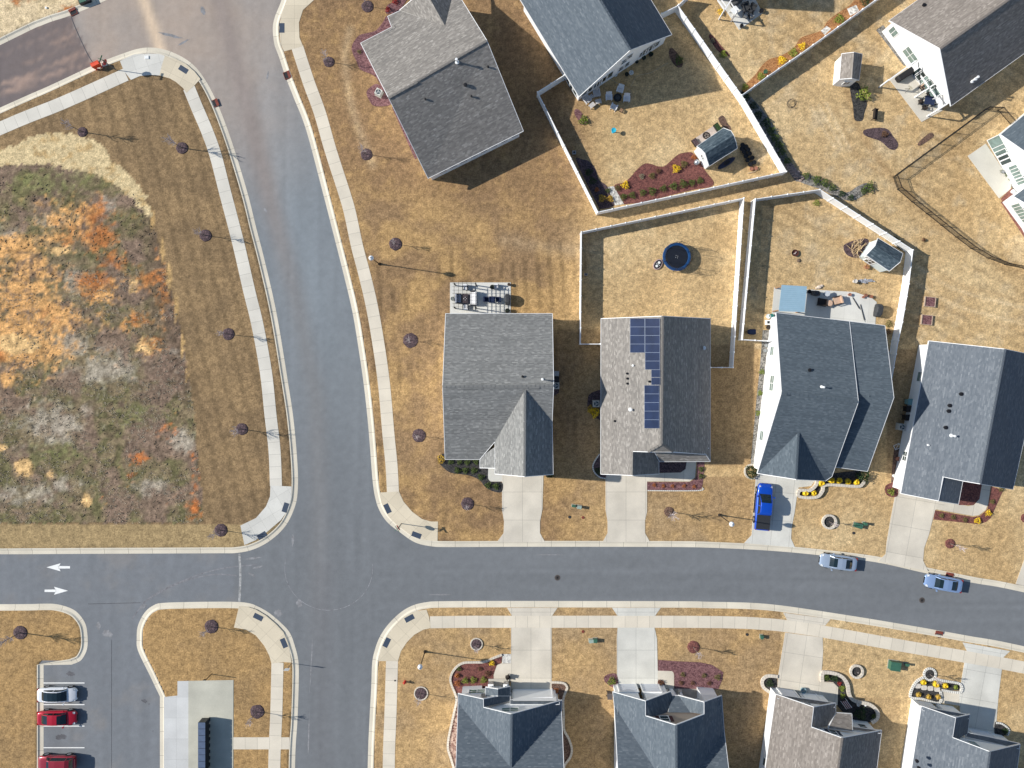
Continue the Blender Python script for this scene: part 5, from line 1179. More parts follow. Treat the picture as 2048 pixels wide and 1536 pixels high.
shrub(1283, 353, 5, 'pale', 'pale dry shrub in the middle of the red fence bed'); shrub(1304, 352, 6, 'olive', 'low grey green shrub in the middle of the red fence bed'); shrub(1367.7, 329, 6.5, 'olive', 'olive shrub between the yellow bush and the shed'); shrub(1387, 315, 5, 'orange', 'orange shrub touching the white shed wall'); shrub(1316, 343, 5, 'brown', 'brown twiggy shrub at the upper edge of the red fence bed')
shrub(1193.6, 379.5, 4.5, 'orange', 'pink orange shrub in the shaded corner bed, upper one'); shrub(1204, 397, 6, 'gold', 'orange gold shrub in the shaded corner bed, lower left'); shrub(1220, 398, 5.5, 'gold', 'orange gold shrub beside the gravel strip')
shrub(1177, 345, 7, 'dark', 'dark green shrub at the top of the shaded corner bed'); shrub(1185, 362, 7, 'dark', 'dark green shrub in the middle of the shaded corner bed'); shrub(1216, 382, 5, 'green', 'small green shrub at the top of the gravel strip'); shrub(1234.5, 377, 5.5, 'olive', 'olive shrub at the left tip of the red fence bed')
shrub(1358, 122, 8.5, 'green', 'round green bush in the oval bed below the white house'); shrub(1167, 242, 8.5, 'lime', 'round light green bush left of the turquoise bird bath')
row([(1491, 195), (1506, 212), (1516, 231, 7.5), (1531, 247, 9)], 'dark', '%s dark bush from the top outside the white fence', 'dark bushes outside the fence', 7)
row([(1540, 262, 8), (1549, 276, 8), (1556, 290, 8), (1563, 305, 8), (1573, 322, 7)], 'green', '%s green bush from the top in the hedge row outside the fence corner', 'hedge bushes outside the fence corner', 7)
row([(1611, 352), (1631, 360, 8.5), (1648, 367, 8), (1664, 376)], 'green', '%s green bush from the left in the row below the rock pile', 'bushes below the rock pile', 7)
shrub(1736, 376, 10, 'green', 'wide green bush at the right tip of the gravel bed'); shrub(1683, 388, 6, 'dark', 'dark shrub on the gravel right of the fence corner, upper one'); shrub(1701, 396, 6, 'dark', 'dark shrub on the gravel right of the fence corner, lower one'); shrub(1726, 383, 6, 'green', 'green shrub just left of the wide bush at the gravel tip')
shrub(1445, 110, 7, 'lime', 'light green bush in the small red bed by the top fence'); shrub(1424, 82, 4.5, 'pale', 'small whitish shrub by the top fence'); shrub(1440, 25, 5.5, 'yellow', 'yellow shrub beside the pergola at the top edge'); shrub(1489, 175, 6, 'lime', 'yellow green bush where the two white fences meet'); shrub(1521, 154, 7, 'lime', 'yellow green bush beside the green pot')
shrub(1585, 107, 8, 'lime', 'yellow green bush in the pine straw bed, between two yellow ones'); shrub(1603, 94, 6, 'yellow', 'yellow bush in the pine straw bed, upper one'); shrub(1562, 122, 7, 'yellow', 'yellow bush in the pine straw bed, lower one'); shrub(1677, 40, 8.5, 'lime', 'yellow green bush between two gravel strips at the top'); shrub(1729, 4, 9, 'dark', 'dark bush at the top end of the pine straw bed')
shrub(1725, 191, 12.5, 'lime', 'large light green bush beside the weathered shed', hz=1.2)
shrub(1768, 269, 6, 'brown', 'dark red shrub in the boomerang shaped bed'); shrub(1719, 104 - 0, 0.1, 'yellow', 'x') if False else None
shrub(719, 104, 4, 'olive', 'small yellow green shrub left of the brown grey house'); shrub(776, 20, 5, 'red', 'red shrub left of the brown grey house, lower one'); shrub(791, 4, 5.5, 'red', 'red shrub left of the brown grey house, upper one')
row([(902, 923), (919.5, 923), (934.5, 924), (952, 923)], 'green', '%s shrub from the left in the upper row before the corner house', 'shrubs before the corner house', 5.5)
row([(914.5, 940.5), (931, 940.5), (948, 940.5), (962, 954), (976, 970.5), (992, 972)], 'green', '%s shrub from the left in the lower row before the corner house', 'shrubs before the corner house', 6)
shrub(883, 918, 7, 'gold', 'golden shrub at the left front corner of the corner house'); shrub(1099, 948, 7, 'dark', 'dark shrub at the right front corner of the corner house')
shrub(1189, 824, 8.5, 'yellow', 'larger golden bush below the air conditioner'); shrub(1181, 818, 6, 'gold', 'smaller golden bush below the air conditioner'); shrub(1196, 941, 6, 'dark', 'dark shrub at the left front of the solar house')
row([(1308, 970.5), (1326.5, 972), (1345, 972), (1368, 972), (1388, 973)], 'orange', '%s rusty red shrub from the left before the solar house', 'rusty shrubs before the solar house', 3.6)
shrub(1401.5, 938, 5, 'green', 'upper green shrub at the right front of the solar house'); shrub(1401.5, 952, 5, 'green', 'lower green shrub at the right front of the solar house')
shrub(1503, 943, 12, 'dark', 'large dark green bush in the stone ring before the pickup'); edging([(1503 + 14 * math.cos(t), 943 + 14 * math.sin(t)) for t in np.linspace(0, 6.1, 14)], 'round stone ring around the large dark bush', w=.2, closed=True, k=2)
row([(1523, 744), (1519.4, 786), (1515.4, 826)], 'lime', '%s yellow green ball shrub from the top beside the white wall', 'ball shrubs beside the white wall', 4.8)
row([(1641, 965.5, 7.5), (1662, 961), (1677, 961), (1695, 963), (1712, 964)], 'yellow', '%s yellow grass clump from the left in the walled bed', 'yellow grasses in the walled bed', 6.5, grass=True)
row([(1610, 985.5, 6.5), (1627, 985.5, 6)], 'yellow', '%s yellow grass clump from the left at the lower end of the walled bed', 'yellow grasses in the walled bed', grass=True)
shrub(1723.5, 952, 12, 'dark', 'large dark green bush at the right end of the walled bed', hz=1.3); shrub(1781, 983, 6.5, 'lime', 'yellow green shrub at the left front corner of the right edge house')
row([(1882, 1030.5), (1905, 1034), (1928.5, 1039)], 'olive', '%s olive shrub from the left in the curved red bed', 'shrubs in the curved red bed', 4.6)
row([(1953.5, 1040.5), (1975, 1025.5)], 'yellow', '%s yellow shrub from the left in the curved red bed', 'shrubs in the curved red bed', 5.2)
row([(1983.5, 1003), (2001, 978)], 'olive', '%s olive shrub from below at the right arm of the curved red bed', 'shrubs in the curved red bed', 4.6)
shrub(983.7, 1325, 5, 'yellow', 'yellow shrub at the upper right of the winding red bed'); shrub(918.4, 1337, 4.5, 'green', 'small green shrub at the upper left of the winding red bed'); shrub(914.6, 1350, 6, 'orange', 'round orange grass at the left of the winding red bed', grass=True); shrub(915, 1366, 6, 'orange', 'pale orange shrub at the house corner of the winding red bed')
row([(930.7, 1360), (946.9, 1359), (966.8, 1359)], 'lime', '%s yellow green shrub from the left before the double window', 'shrubs before the double window', 6)
shrub(975, 1346, 5.5, 'brown', 'brown shrub beside the front walk of the first lower house'); shrub(1111, 1381, 6, 'orange', 'red orange shrub right of the wide garage'); shrub(960, 1337, 4, 'brown', 'small brown shrub in the middle of the winding red bed')
shrub(1223.4, 1361, 7.5, 'lime', 'yellow green shrub left of the two garage doors')
row([(1365, 1348.3), (1407.8, 1350), (1434.5, 1353.4, 5.5)], 'olive', '%s olive shrub from the left in the plum bed', 'shrubs in the plum bed', 4.5)
row([(1361.8, 1365), (1384.8, 1365.5), (1418, 1366)], 'brown', '%s dark low shrub from the left in the plum bed', 'dark shrubs in the plum bed', 4.2)
shrub(1321, 1364, 5.5, 'brown', 'round dark red shrub beside the right garage door'); shrub(1538, 1365, 7, 'dark', 'dark green shrub inside the half round edging')
shrub(1651, 1353, 7, 'green', 'first green shrub at the top of the curved black bed'); shrub(1668.6, 1355, 7, 'dark', 'second darker shrub at the top of the curved black bed'); shrub(1683, 1376, 5.5, 'lime', 'lime green shrub in the neck of the curved black bed'); shrub(1684.3, 1391, 4.5, 'lime', 'small lime shrub below the neck of the curved black bed')
shrub(1719, 1426, 11, 'dark', 'large dark shrub in the round end of the curved black bed'); shrub(1747, 1432, 5, 'green', 'green shrub at the right rim of the curved black bed'); shrub(1678, 1366, 4, 'red', 'pinkish flowering shrub in the curved black bed')
row([(1845.7, 1363), (1869.8, 1367, 7), (1889, 1370)], 'yellow', '%s yellow grass tuft from the left above the stepping stones', 'grass tufts by the stepping stones', 6, grass=True)
shrub(1910, 1373.6, 5.5, 'lime', 'lime green tuft right of the yellow tufts above the stepping stones', grass=True)
row([(1835.6, 1387.7), (1855.7, 1392.4), (1875, 1392.4)], 'gold', '%s gold tuft from the left below the stepping stones', 'grass tufts by the stepping stones', 5.5, grass=True)
shrub(2009, 1461, 6, 'dark', 'dark green shrub at the small white edging'); shrub(1846, 480, 5, 'brown', 'lone brown tussock right of the fence corner', grass=True); shrub(1632, 406.5, 6, 'lime', 'yellow green shrub in the corner of the pergola yard')
shrub(1776, 648, 7, 'olive', 'olive shrub between the slate house and the white fence, upper one'); shrub(1777, 664, 5, 'brown', 'brown shrub between the slate house and the white fence, lower one'); shrub(1790, 480 - 0, 6, 'dark', 'dark twiggy shrub between the fence and the small slate shed', hz=1.3); shrub(1800, 492, 7, 'dark', 'dark bush in the fence corner behind the small slate shed')
shrub(1540, 40, 0.2, 'dark', 'x') if False else None
for i, (x, y) in enumerate([(1997, 345), (2006, 352), (2013, 360), (2019, 368)]): shrub(x + 6, y - 2, 3.4, 'green', '%s small plant from the top along the right edge house wall' % ORD[i], 'small plants along the right edge house wall')

# rocks and stones
rockm = mat('field_stone', (.30, .23, .20), .9, .4, 6, bump=.5); palerock = mat('pale_stone', (.60, .56, .50), .85, .15, 6)
def rock(b, c, r, rr):
    n = 7; pr = []
    v = []; f = []
    for j, (s, z) in enumerate(((.8, 0), (1, .35), (.7, .75), (.0, .85))):
        for k in range(n): a = 2 * math.pi * k / n; q = s * r * rr.uniform(.8, 1.15); v.append((c[0] + q * math.cos(a), c[1] + q * math.sin(a) * .8, c[2] + z * r))
    for j in range(3):
        for k in range(n): f.append((j * n + k, j * n + (k + 1) % n, (j + 1) * n + (k + 1) % n, (j + 1) * n + k))
    b.add(v, f)
rr = random.Random(5); q = MB()
for k in range(70): t = rr.random(); w = W(1576 + 26 * t + rr.uniform(-5, 5), 331 + 27 * t + rr.uniform(-6, 6)); rock(q, (w.x, w.y, rr.choice((0, .08))), rr.uniform(.12, .24), rr)
tag(q.build('rock_pile', rockm), 'heap of reddish field stones at the fence corner', 'rock pile', kind='stuff')
for i, (x, y) in enumerate([(1835.6, 1371.6), (1847.7, 1375), (1860.4, 1376.3), (1873.8, 1378.3)]):
    w = W(x, y); q = MB(); n = 12; q.prism([(w.x + .36 * (abs(math.cos(a)) ** .5) * math.copysign(1, math.cos(a)), w.y + .30 * (abs(math.sin(a)) ** .5) * math.copysign(1, math.sin(a))) for a in [2 * math.pi * (k + .5) / n for k in range(n)]], .03, .08)
    tag(q.build('stepping_stone', palerock), '%s pale stepping stone from the left in the black bed' % ORD[i], 'stepping stone', 'stepping stones in the black bed')
# weeds on the rough field
rr = random.Random(9); q = MB(); nb = 0
MX = np.array([rr.uniform(-5, 405) for _ in range(26000)]); MY = np.array([rr.uniform(330, 1046) for _ in range(26000)])
ok = inside(MEADOW, MX, MY) & (vnoise(MX, MY, 22, 201) > rr.uniform(.40, .46))
for x, y in zip(MX[ok][:3000], MY[ok][:3000]):
    w = W(x, y); s = rr.uniform(.05, .10) * rr.choice((1, 1, 1.6, 2.2)); a = rr.uniform(0, 3.14); c_, s_ = math.cos(a) * s, math.sin(a) * s; h_ = rr.uniform(.02, .08)
    q.add([(w.x - c_, w.y - s_, 0), (w.x + c_, w.y + s_, 0), (w.x + c_ * .7 + s_ * .5, w.y + s_ * .7, h_), (w.x - c_ * .7 - s_ * .5, w.y - s_ * .7, h_)], [(0, 1, 2, 3)])
q2 = MB()
pm = inside(MEADOW, MX, MY) & (vnoise(MX, MY, 30, 222) > .5) & (MY > 540)
for x, y in zip(MX[pm][:3600], MY[pm][:3600]):
    w = W(x, y); s = rr.uniform(.05, .16); a = rr.uniform(0, 6.28); h_ = rr.uniform(.05, .16)
    for k in range(3): b_ = a + k * 2.1; q2.add([(w.x, w.y, 0), (w.x + s * math.cos(b_), w.y + s * math.sin(b_), h_), (w.x + s * math.cos(b_ + .5), w.y + s * math.sin(b_ + .5), h_ * .8)], [(0, 1, 2)])
tag(q2.build('dry_stalks', mat('dry_stalks', (.42, .36, .27), .85, .5, 1.5)), 'pale dry stalks over the lower part of the rough field', 'dry stalks', kind='stuff')
tag(q.build('weeds', mat('weed_leaves', (.16, .125, .085), .8, .7, 1.2)), 'low dry weeds all over the rough orange field', 'weeds', kind='stuff')
# ------------------------------------------------------------------ vehicles
tyre = mat('tyre_rubber', (.012, .012, .013), .85, .2, 10); alloy = mat('alloy', (.45, .46, .48), .3, .05, metal=.8)
carglass = mat('car_glass', (.008, .018, .022), .05, .1, 2, spec=.8); lamp_w = mat('headlight_lens', (.55, .58, .60), .1, .05, spec=.7); lamp_r = mat('taillight_lens', (.25, .01, .01), .15, .1)
def paintm(n, c, coat=.9, rough=.32, metal=.25): return mat(n, c, rough, .03, 1.5, metal=metal, coat=coat)
def loft(st, n=24, e=3.2, flat=0.0):
    """st: list of (x, halfwidth, z0, z1); superellipse rings"""
    v = []; f = []
    for x, w, z0, z1 in st:
        zc, zh = (z0 + z1) / 2, (z1 - z0) / 2
        for k in range(n):
            t = 2 * math.pi * k / n; c_, s_ = math.cos(t), math.sin(t)
            v.append((x, w * math.copysign(abs(c_) ** (2 / e), c_), zc + zh * math.copysign(abs(s_) ** (2 / e), s_)))
    for i in range(len(st) - 1):
        for k in range(n): f.append((i * n + k, i * n + (k + 1) % n, (i + 1) * n + (k + 1) % n, (i + 1) * n + k)[::-1])
    f += [tuple(range(n)), tuple(range((len(st) - 1) * n, len(st) * n))[::-1]]
    b = MB(); b.add(v, f); return b
def car(kind, label, color, spot, rot, L=4.75, Wd=1.82, roof_h=1.43, glass_roof=False, cat='car', name='parked_car'):
    """front towards +x"""
    t = thing(name, (spot.x, spot.y, spot.z), label, cat, world_parts=False); t.rotation_euler = (0, 0, rot)
    w = Wd / 2; X = L / 2
    if kind == 'truck': belt, hood = 1.12, 1.10
    elif kind == 'suv': belt, hood = 1.02, 1.0
    else: belt, hood = .90, .86
    gnd = .24 if kind == 'sedan' else .34
    if kind == 'sedan': prof = [(-X, .62, .46, .82), (-X + .1, .80, .34, .93), (-X + .35, .93, gnd, .98), (-X + .9, .985, gnd, 1.0), (-.6, 1, gnd, belt + .04), (.5, 1, gnd, belt), (X - 1.5, .995, gnd, hood + .02), (X - .75, .965, gnd, hood - .07), (X - .3, .86, .28, .70), (X - .08, .66, .34, .60), (X, .48, .40, .54)]
    elif kind == 'suv': prof = [(-X, .84, .5, .95), (-X + .1, .93, .4, 1.04), (-X + .4, .98, gnd, 1.08), (-.6, 1, gnd, belt + .04), (.6, 1, gnd, belt), (X - 1.2, .99, gnd, hood), (X - .6, .96, gnd, hood - .06), (X - .2, .86, .36, .84), (X - .04, .70, .42, .72), (X, .58, .48, .66)]
    else: prof = [(-X, .90, .55, 1.12), (-X + .08, .95, .45, 1.17), (-X + 1.9, .98, gnd, 1.17), (-.4, 1, gnd, belt + .04), (1.0, 1, gnd, belt), (X - 1.2, .985, gnd, hood), (X - .5, .95, gnd, hood - .03), (X - .2, .87, .42, .98), (X - .05, .76, .5, .86), (X, .66, .55, .8)]
    body = loft([(x, w * a, z0, z1) for x, a, z0, z1 in prof], 28, 4.0)
    # wheel arches: dark liners
    bm_ = paintm('paint_' + color[0], color[1])
    body.build('body', bm_, t, True)
    if kind == 'sedan': cab = [(-X + .55, .70, .90), (-X + 1.05, .73, 1.22), (-X + 1.6, .725, roof_h - .05), (-.2, .72, roof_h), (.35, .715, roof_h - .02), (.75, .73, roof_h - .16), (X - 1.16, .82, .93)]
    elif kind == 'suv': cab = [(-X + .18, .80, 1.05), (-X + .42, .80, 1.50), (-X + .85, .79, roof_h - .03), (-.3, .79, roof_h), (.45, .78, roof_h - .04), (.80, .79, roof_h - .16), (X - 1.25, .86, 1.0)]
    else: cab = [(-.92, .85, 1.12), (-.78, .80, 1.72), (-.55, .78, roof_h - .02), (.2, .77, roof_h), (.65, .77, roof_h - .05), (.95, .79, roof_h - .18), (1.62, .88, 1.08)]
    n = 16; mats = {'w': MB(), 'r': MB(), 's': MB(), 'f': MB(), 't': MB()}
    rings = []
    for x, a, z in cab:
        ww = w * a; base = belt - .05; rw = ww * .90
        rings.append([Vector(p) for p in ((x, -ww * 1.06, base), (x, -ww * 1.02, base + (z - base) * .35), (x, -rw, max(base + .02, z - .05)), (x, -rw * .90, z - .008), (x, -rw * .45, z + .012), (x, 0, z + .018), (x, rw * .45, z + .012), (x, rw * .90, z - .008), (x, rw, max(base + .02, z - .05)), (x, ww * 1.02, base + (z - base) * .35), (x, ww * 1.06, base))])
    m = len(rings[0]); N_ = len(rings)
    for i in range(N_ - 1):
        for k in range(m - 1):
            q = [rings[i][k], rings[i + 1][k], rings[i + 1][k + 1], rings[i][k + 1]]
            side = k in (0, 1) or k in (m - 2, m - 3)
            edge = k in (2, m - 4)
            if side: key = 's' if k < 2 else 't'
            elif i < (1 if kind == 'suv' else 2) : key = 'r' if not edge else 'f'
            elif i >= N_ - 3: key = 'w' if not edge else 'f'
            else: key = 'f'
            if kind == 'truck' and i == 0 and not side: key = 'r'
            if kind == 'truck' and i == 1 and not side: key = 'f'
            if glass_roof and key == 'f' and not edge: key = 'r'
            mats[key].quad(*q)
    mats['s'].build('side_windows', carglass, t, True); mats['t'].build('side_windows', carglass, t, True)
    mats['r'].build('rear_window' if not glass_roof else 'glass_roof', carglass, t, True)
    mats['w'].build('windshield', carglass, t, True); mats['f'].build('cabin_roof', bm_, t, True)
    # pillars
    pl = MB()
    for s in (-1, 1):
        for i in ((3,) if kind != 'suv' else (2, 4)):
            r = rings[i]; a_, c_ = (r[0], r[2]) if s < 0 else (r[-1], r[-3])
            pl.bar(a_ + Vector((0, .012 * s, 0)), c_ + Vector((0, .012 * s, 0)), .09, .03)
        for i in range(N_ - 1):
            a_, c_ = (rings[i][2], rings[i + 1][2]) if s < 0 else (rings[i][-3], rings[i + 1][-3]); pl.bar(a_ + Vector((0, .008 * s, 0)), c_ + Vector((0, .008 * s, 0)), .05, .05)
    pl.build('pillars', bm_, t)
    wr = .33 if kind == 'sedan' else .38
    fx, rxx = X - .92, -X + (.98 if kind != 'truck' else 1.15)
    for x in (fx, rxx):
        for s in (-1, 1):
            q = MB(); q.cone((x, s * (w - .20), wr), (x, s * (w + .005), wr), wr, wr * .97, 20); o = q.build('wheel', tyre, t)
            q = MB(); q.cone((x, s * (w + .0), wr), (x, s * (w + .014), wr), wr * .66, wr * .62, 12); q.build('rim', alloy, o)
    for x in (fx, rxx):
        for s in (-1, 1): q = MB(); q.cone((x, s * (w - .08), wr + .02), (x, s * (w - .004), wr + .02), wr + .07, wr + .07, 20); q.build('wheel_arch', blackm, t)
    for s in (-1, 1):
        hz = prof[-3][3]; q = MB(); q.add([(X - .42, s * w * .62, hz - .0), (X - .22, s * w * .52, hz - .10), (X - .20, s * w * .76, hz - .12), (X - .48, s * w * .86, hz - .015)], [(0, 1, 2, 3) if s > 0 else (3, 2, 1, 0)])
        q.v = [(a_, b_, c_ + .06) for a_, b_, c_ in q.v]; q.cone((X - .34, s * w * .70, hz - .12), (X - .34, s * w * .70, hz - .02), .14, .13, 8); q.build('headlight', lamp_w, t)
        tz = prof[1][3]; q = MB(); q.box(-X + .0, -X + .16, s * w * .74 - .16, s * w * .74 + .14, tz - .30, tz - .08); q.build('taillight', lamp_r, t)
        q = MB(); mx = cab[-1][0] - .25; q.bar((mx, s * w * .9, belt + .02), (mx - .05, s * (w + .14), belt + .10), .05); q.box(mx - .16, mx - .02, s * (w + .10) - .09, s * (w + .10) + .09, belt + .03, belt + .18); q.build('side_mirror', bm_, t)
    q = MB(); q.box(X - .03, X + .01, -w * .42, w * .42, .42, .60); q.build('grille', blackm, t)
    if kind == 'truck':
        q = MB(); q.box(-X + .14, -.98, -w * .86, w * .86, 1.155, 1.20)
        for k in range(3): x = -X + .14 + (X - 1.12) * (k + 1) / 3.0; q.box(x - .015, x + .015, -w * .86, w * .86, 1.20, 1.212)
        q.build('bed_cover', mat('bed_cover', (.028, .030, .034), .6, .1, 6), t)
        q = MB()
        for s in (-1, 1): q.box(-.9, 1.5, s * (w + .04) - .08, s * (w + .04) + .08, .36, .42)
        q.build('running_board', blackm, t)
    return t
def spot(px, py, z=-.12): p = Vector(((px - NX) / PXM, (NY - py) / PXM, z)); return p
car('sedan', 'white parked car with black glass roof, topmost in the stalls', ('white', (.78, .79, .80)), spot(120, 1386), R(0), 4.85, 1.86, 1.42, True)
car('sedan', 'bright red sedan parked below the white car', ('red', (.42, .006, .022)), spot(119.5, 1432), R(0), 4.85, 1.84)
car('suv', 'dark red wagon parked at the lower left edge, facing left', ('dark_red', (.30, .022, .035)), spot(119, 1521), R(180), 4.7, 1.88, 1.70)
car('sedan', 'silver sedan parked at the kerb, nearer the pickup', ('silver', (.33, .41, .52)), spot(1672.5, 1122), R(180 - 7.5), 4.6, 1.82)
car('sedan', 'silver blue sedan parked at the kerb nearest the right edge', ('silver_blue', (.24, .35, .56)), spot(1881.5, 1164), R(180 - 10), 4.65, 1.82)
car('truck', 'blue pickup truck with black bed cover on the drive', ('blue', (.005, .075, .52)), spot(1523, 1011, .034), R(90 + -5.0), 5.75, 1.95, 1.86, cat='pickup truck', name='pickup_truck')

# ------------------------------------------------------------------ street furniture
pole_m = mat('black_pole', (.015, .015, .016), .4, .1, 10); globe_m = mat('frosted_globe', (.72, .75, .78), .25, .05)
for x, y, h_, s in ((759, 528, 5.6, 'beside the long road, above the corner house patio'), (1439, 1030, 5.6, 'on the lawn left of the blue pickup'), (850, 1303, 5.0, 'on the lower corner lawn above the red hydrant')):
    w = W(x, y); t = thing('street_lamp', (w.x, w.y, 0), 'black street lamp with white globe ' + s, 'street lamp', 'black street lamps')
    q = MB(); q.lathe(w, [(.19, 0), (.19, .12), (.13, .2), (.10, .55), (.065, .7), (.048, h_ - .75), (.06, h_ - .7), (.12, h_ - .62), (.10, h_ - .55)], 12); q.build('pole', pole_m, t)
    q = MB(); q.lathe(w, [(.12, h_ - .56), (.24, h_ - .42), (.30, h_ - .2), (.28, h_ + .02), (.17, h_ + .17), (.0, h_ + .22)], 16); q.build('globe', globe_m, t, True)
    q = MB(); q.lathe(w, [(.05, h_ + .2), (.07, h_ + .26), (.0, h_ + .33)], 8); q.build('finial', pole_m, t)
sign_g = mat('street_sign_green', (.02, .14, .07), .4, .05); sign_w = mat('sign_back', (.50, .52, .54), .4, .08); sign_r = mat('stop_sign_red', (.45, .01, .015), .4, .05)
def stop_sign(x, y, h_, face, label, blades=True):
    w = W(x, y); t = thing('stop_sign', (w.x, w.y, 0), label, 'street sign')
    q = MB(); q.box(w.x - .04, w.x + .04, w.y - .04, w.y + .04, 0, h_); q.build('post', mat('sign_post', (.09, .09, .09), .5, .1), t)
    f = Vector((math.cos(face), math.sin(face), 0)); u = Vector((-f.y, f.x, 0)); c_ = Vector((w.x, w.y, h_ - .75)) + f * .06
    oc = [c_ + u * (.38 * math.cos(a)) + Vector((0, 0, .38 * math.sin(a))) for a in [math.pi / 8 + k * math.pi / 4 for k in range(8)]]
    q = MB(); q.add([p for p in oc] + [p + f * .012 for p in oc], [tuple(range(8))[::-1], tuple(range(8, 16))] + [(k, (k + 1) % 8, 8 + (k + 1) % 8, 8 + k) for k in range(8)]); pl_ = q.build('octagon', sign_r, t)
    cu = bpy.data.curves.new('lettering', 'FONT'); cu.body = 'STOP'; cu.size = .27; cu.align_x = 'CENTER'; cu.align_y = 'CENTER'; cu.extrude = .002
    o = bpy.data.objects.new('lettering', cu); COL.objects.link(o); cu.materials.append(MATS['white_plastic']); o.parent = pl_
    M = Matrix((( u.x, 0, f.x, 0), (u.y, 0, f.y, 0), (0, 1, 0, 0), (0, 0, 0, 1))); o.matrix_local = Matrix.Translation(c_ + f * .016 - Vector(t['_base'])) @ M
    bpy.context.view_layer.update(); me = bpy.data.meshes.new_from_object(o.evaluated_get(bpy.context.evaluated_depsgraph_get()))
    o2 = bpy.data.objects.new('lettering', me); COL.objects.link(o2); o2.parent = pl_; o2.matrix_local = o.matrix_local.copy(); bpy.data.objects.remove(o)
    if blades:
        for k, (dd, z) in enumerate(((f, h_ + .02), (u, h_ + .24))):
            q = MB(); q.bar(Vector((w.x, w.y, z + .1)) - dd * .45, Vector((w.x, w.y, z + .1)) + dd * .45, .02, .2); q.build('name_blade', sign_g, t)
stop_sign(803, 1047, 3.0, R(215), 'stop sign with street name blades at the junction corner')
stop_sign(232, 140, 3.2, R(160), 'stop sign with street name blades by the dusty side street')
w = W(583, 1327); t = thing('road_sign', (w.x, w.y, 0), 'small white sign on a post at the kerb of the lower road', 'street sign'); q = MB(); q.box(w.x - .03, w.x + .03, w.y - .03, w.y + .03, 0, 2.3); q.build('post', MATS['sign_post'], t); q = MB(); q.box(w.x - .31, w.x + .31, w.y + .03, w.y + .05, 1.6, 2.35); q.build('plate', whitep, t)
w = W(423, 1348); t = thing('lot_sign_post', (w.x, w.y, 0), 'thin dark post above the mailbox pad', 'post'); q = MB(); q.box(w.x - .04, w.x + .04, w.y - .04, w.y + .04, 0, 1.9); q.build('post', pole_m, t); q = MB(); q.bar((w.x - .3, w.y, 1.75), (w.x + .05, w.y, 1.75), .04, .3); q.build('plate', pole_m, t)
org = mat('safety_orange', (.72, .07, .02), .5, .08)
w = W(197, 133); t = thing('traffic_barrier', (w.x, w.y, 0), 'orange plastic traffic barrier beside the dusty side street', 'barrier')
q = MB(); M = Matrix.Translation(w) @ Matrix.Rotation(R(25), 4, 'Z')
for s in (-1, 1): q.box(-.5, .5, s * .22 - .03, s * .22 + .03, .25, .95, M); q.box(-.42, -.32, s * .22 - .14, s * .22 + .14, 0, .25, M); q.box(.32, .42, s * .22 - .14, s * .22 + .14, 0, .25, M)
q.build('panel', org, t); q = MB(); q.box(-.5, .5, -.2, .2, .86, .93, M); q.build('top', org, t)
hyd = mat('hydrant_red', (.50, .045, .03), .45, .08)
w = W(810, 1363); t = thing('fire_hydrant', (w.x, w.y, 0), 'red fire hydrant on the lower corner lawn', 'fire hydrant')
q = MB(); q.lathe(w, [(.17, 0), (.17, .05), (.11, .07), (.11, .5), (.15, .52), (.15, .57), (.11, .66), (.05, .72), (.04, .78), (0, .79)], 14); q.build('barrel', hyd, t)
for a in (0, 90, 180): q = MB(); d_ = Vector((math.cos(R(a)), math.sin(R(a)), 0)); q.cone(w + d_ * .08 + Vector((0, 0, .42)), w + d_ * .24 + Vector((0, 0, .42)), .07, .06, 10); q.build('nozzle', hyd, t)
w = W(790, 1361); q = MB(); q.lathe(w, [(.1, .02), (.1, .06), (0, .07)], 10); tag(q.build('valve_cap', iron), 'small dark valve cap on the lower corner sidewalk', 'valve cap')
gbox = mat('utility_green', (.045, .13, .085), .5, .12, 4); gbox2 = mat('utility_pale_green', (.30, .38, .33), .5, .1, 4)
def ubox(x, y, a, dx, dy, dz, m, label, lid=True):
    w = W(x, y); t = thing('utility_box', (w.x, w.y, 0), label, 'utility box'); M = Matrix.Translation(w) @ Matrix.Rotation(R(a), 4, 'Z')
    q = MB(); q.box(-dx - .08, dx + .08, -dy - .08, dy + .08, 0, .06, M); q.build('base', MATS['kerb_concrete'], t)
    q = MB(); q.box(-dx, dx, -dy, dy, .06, dz, M); q.build('cabinet', m, t); q = MB(); q.box(-dx - .03, dx + .03, -dy - .03, dy + .03, dz, dz + .05, M); q.build('lid', m, t)
ubox(1785.5, 1328.5, -8, .60, .52, .78, gbox, 'large green utility box on the lower lawn right of the ringed shrub'); ubox(1811, 1327, -5, .2, .12, .55, gbox, 'small green pedestal right of the large green box')
ubox(1714, 1050, -15, .46, .26, .55, gbox, 'green utility box on the lawn above the silver car'); ubox(1727, 1046, 0, .14, .14, .7, gbox, 'slim green pedestal above the silver car')
ubox(1158, 1013, -10, .24, .16, .6, gbox2, 'pale green pedestal on the lawn between the two middle drives'); ubox(1147, 1011, -10, .2, .12, .4, gbox, 'low dark pedestal left of the pale green one')
ubox(1182, 1280, 5, .26, .17, .5, gbox2, 'pale green pedestal on the lawn below the street'); ubox(1190, 1279, 0, .2, .2, .55, gbox, 'dark green pedestal right of the pale one below the street')
ubox(1522, 1272, 0, .14, .2, .5, gbox, 'small green pedestal on the lawn left of the third lower drive'); 
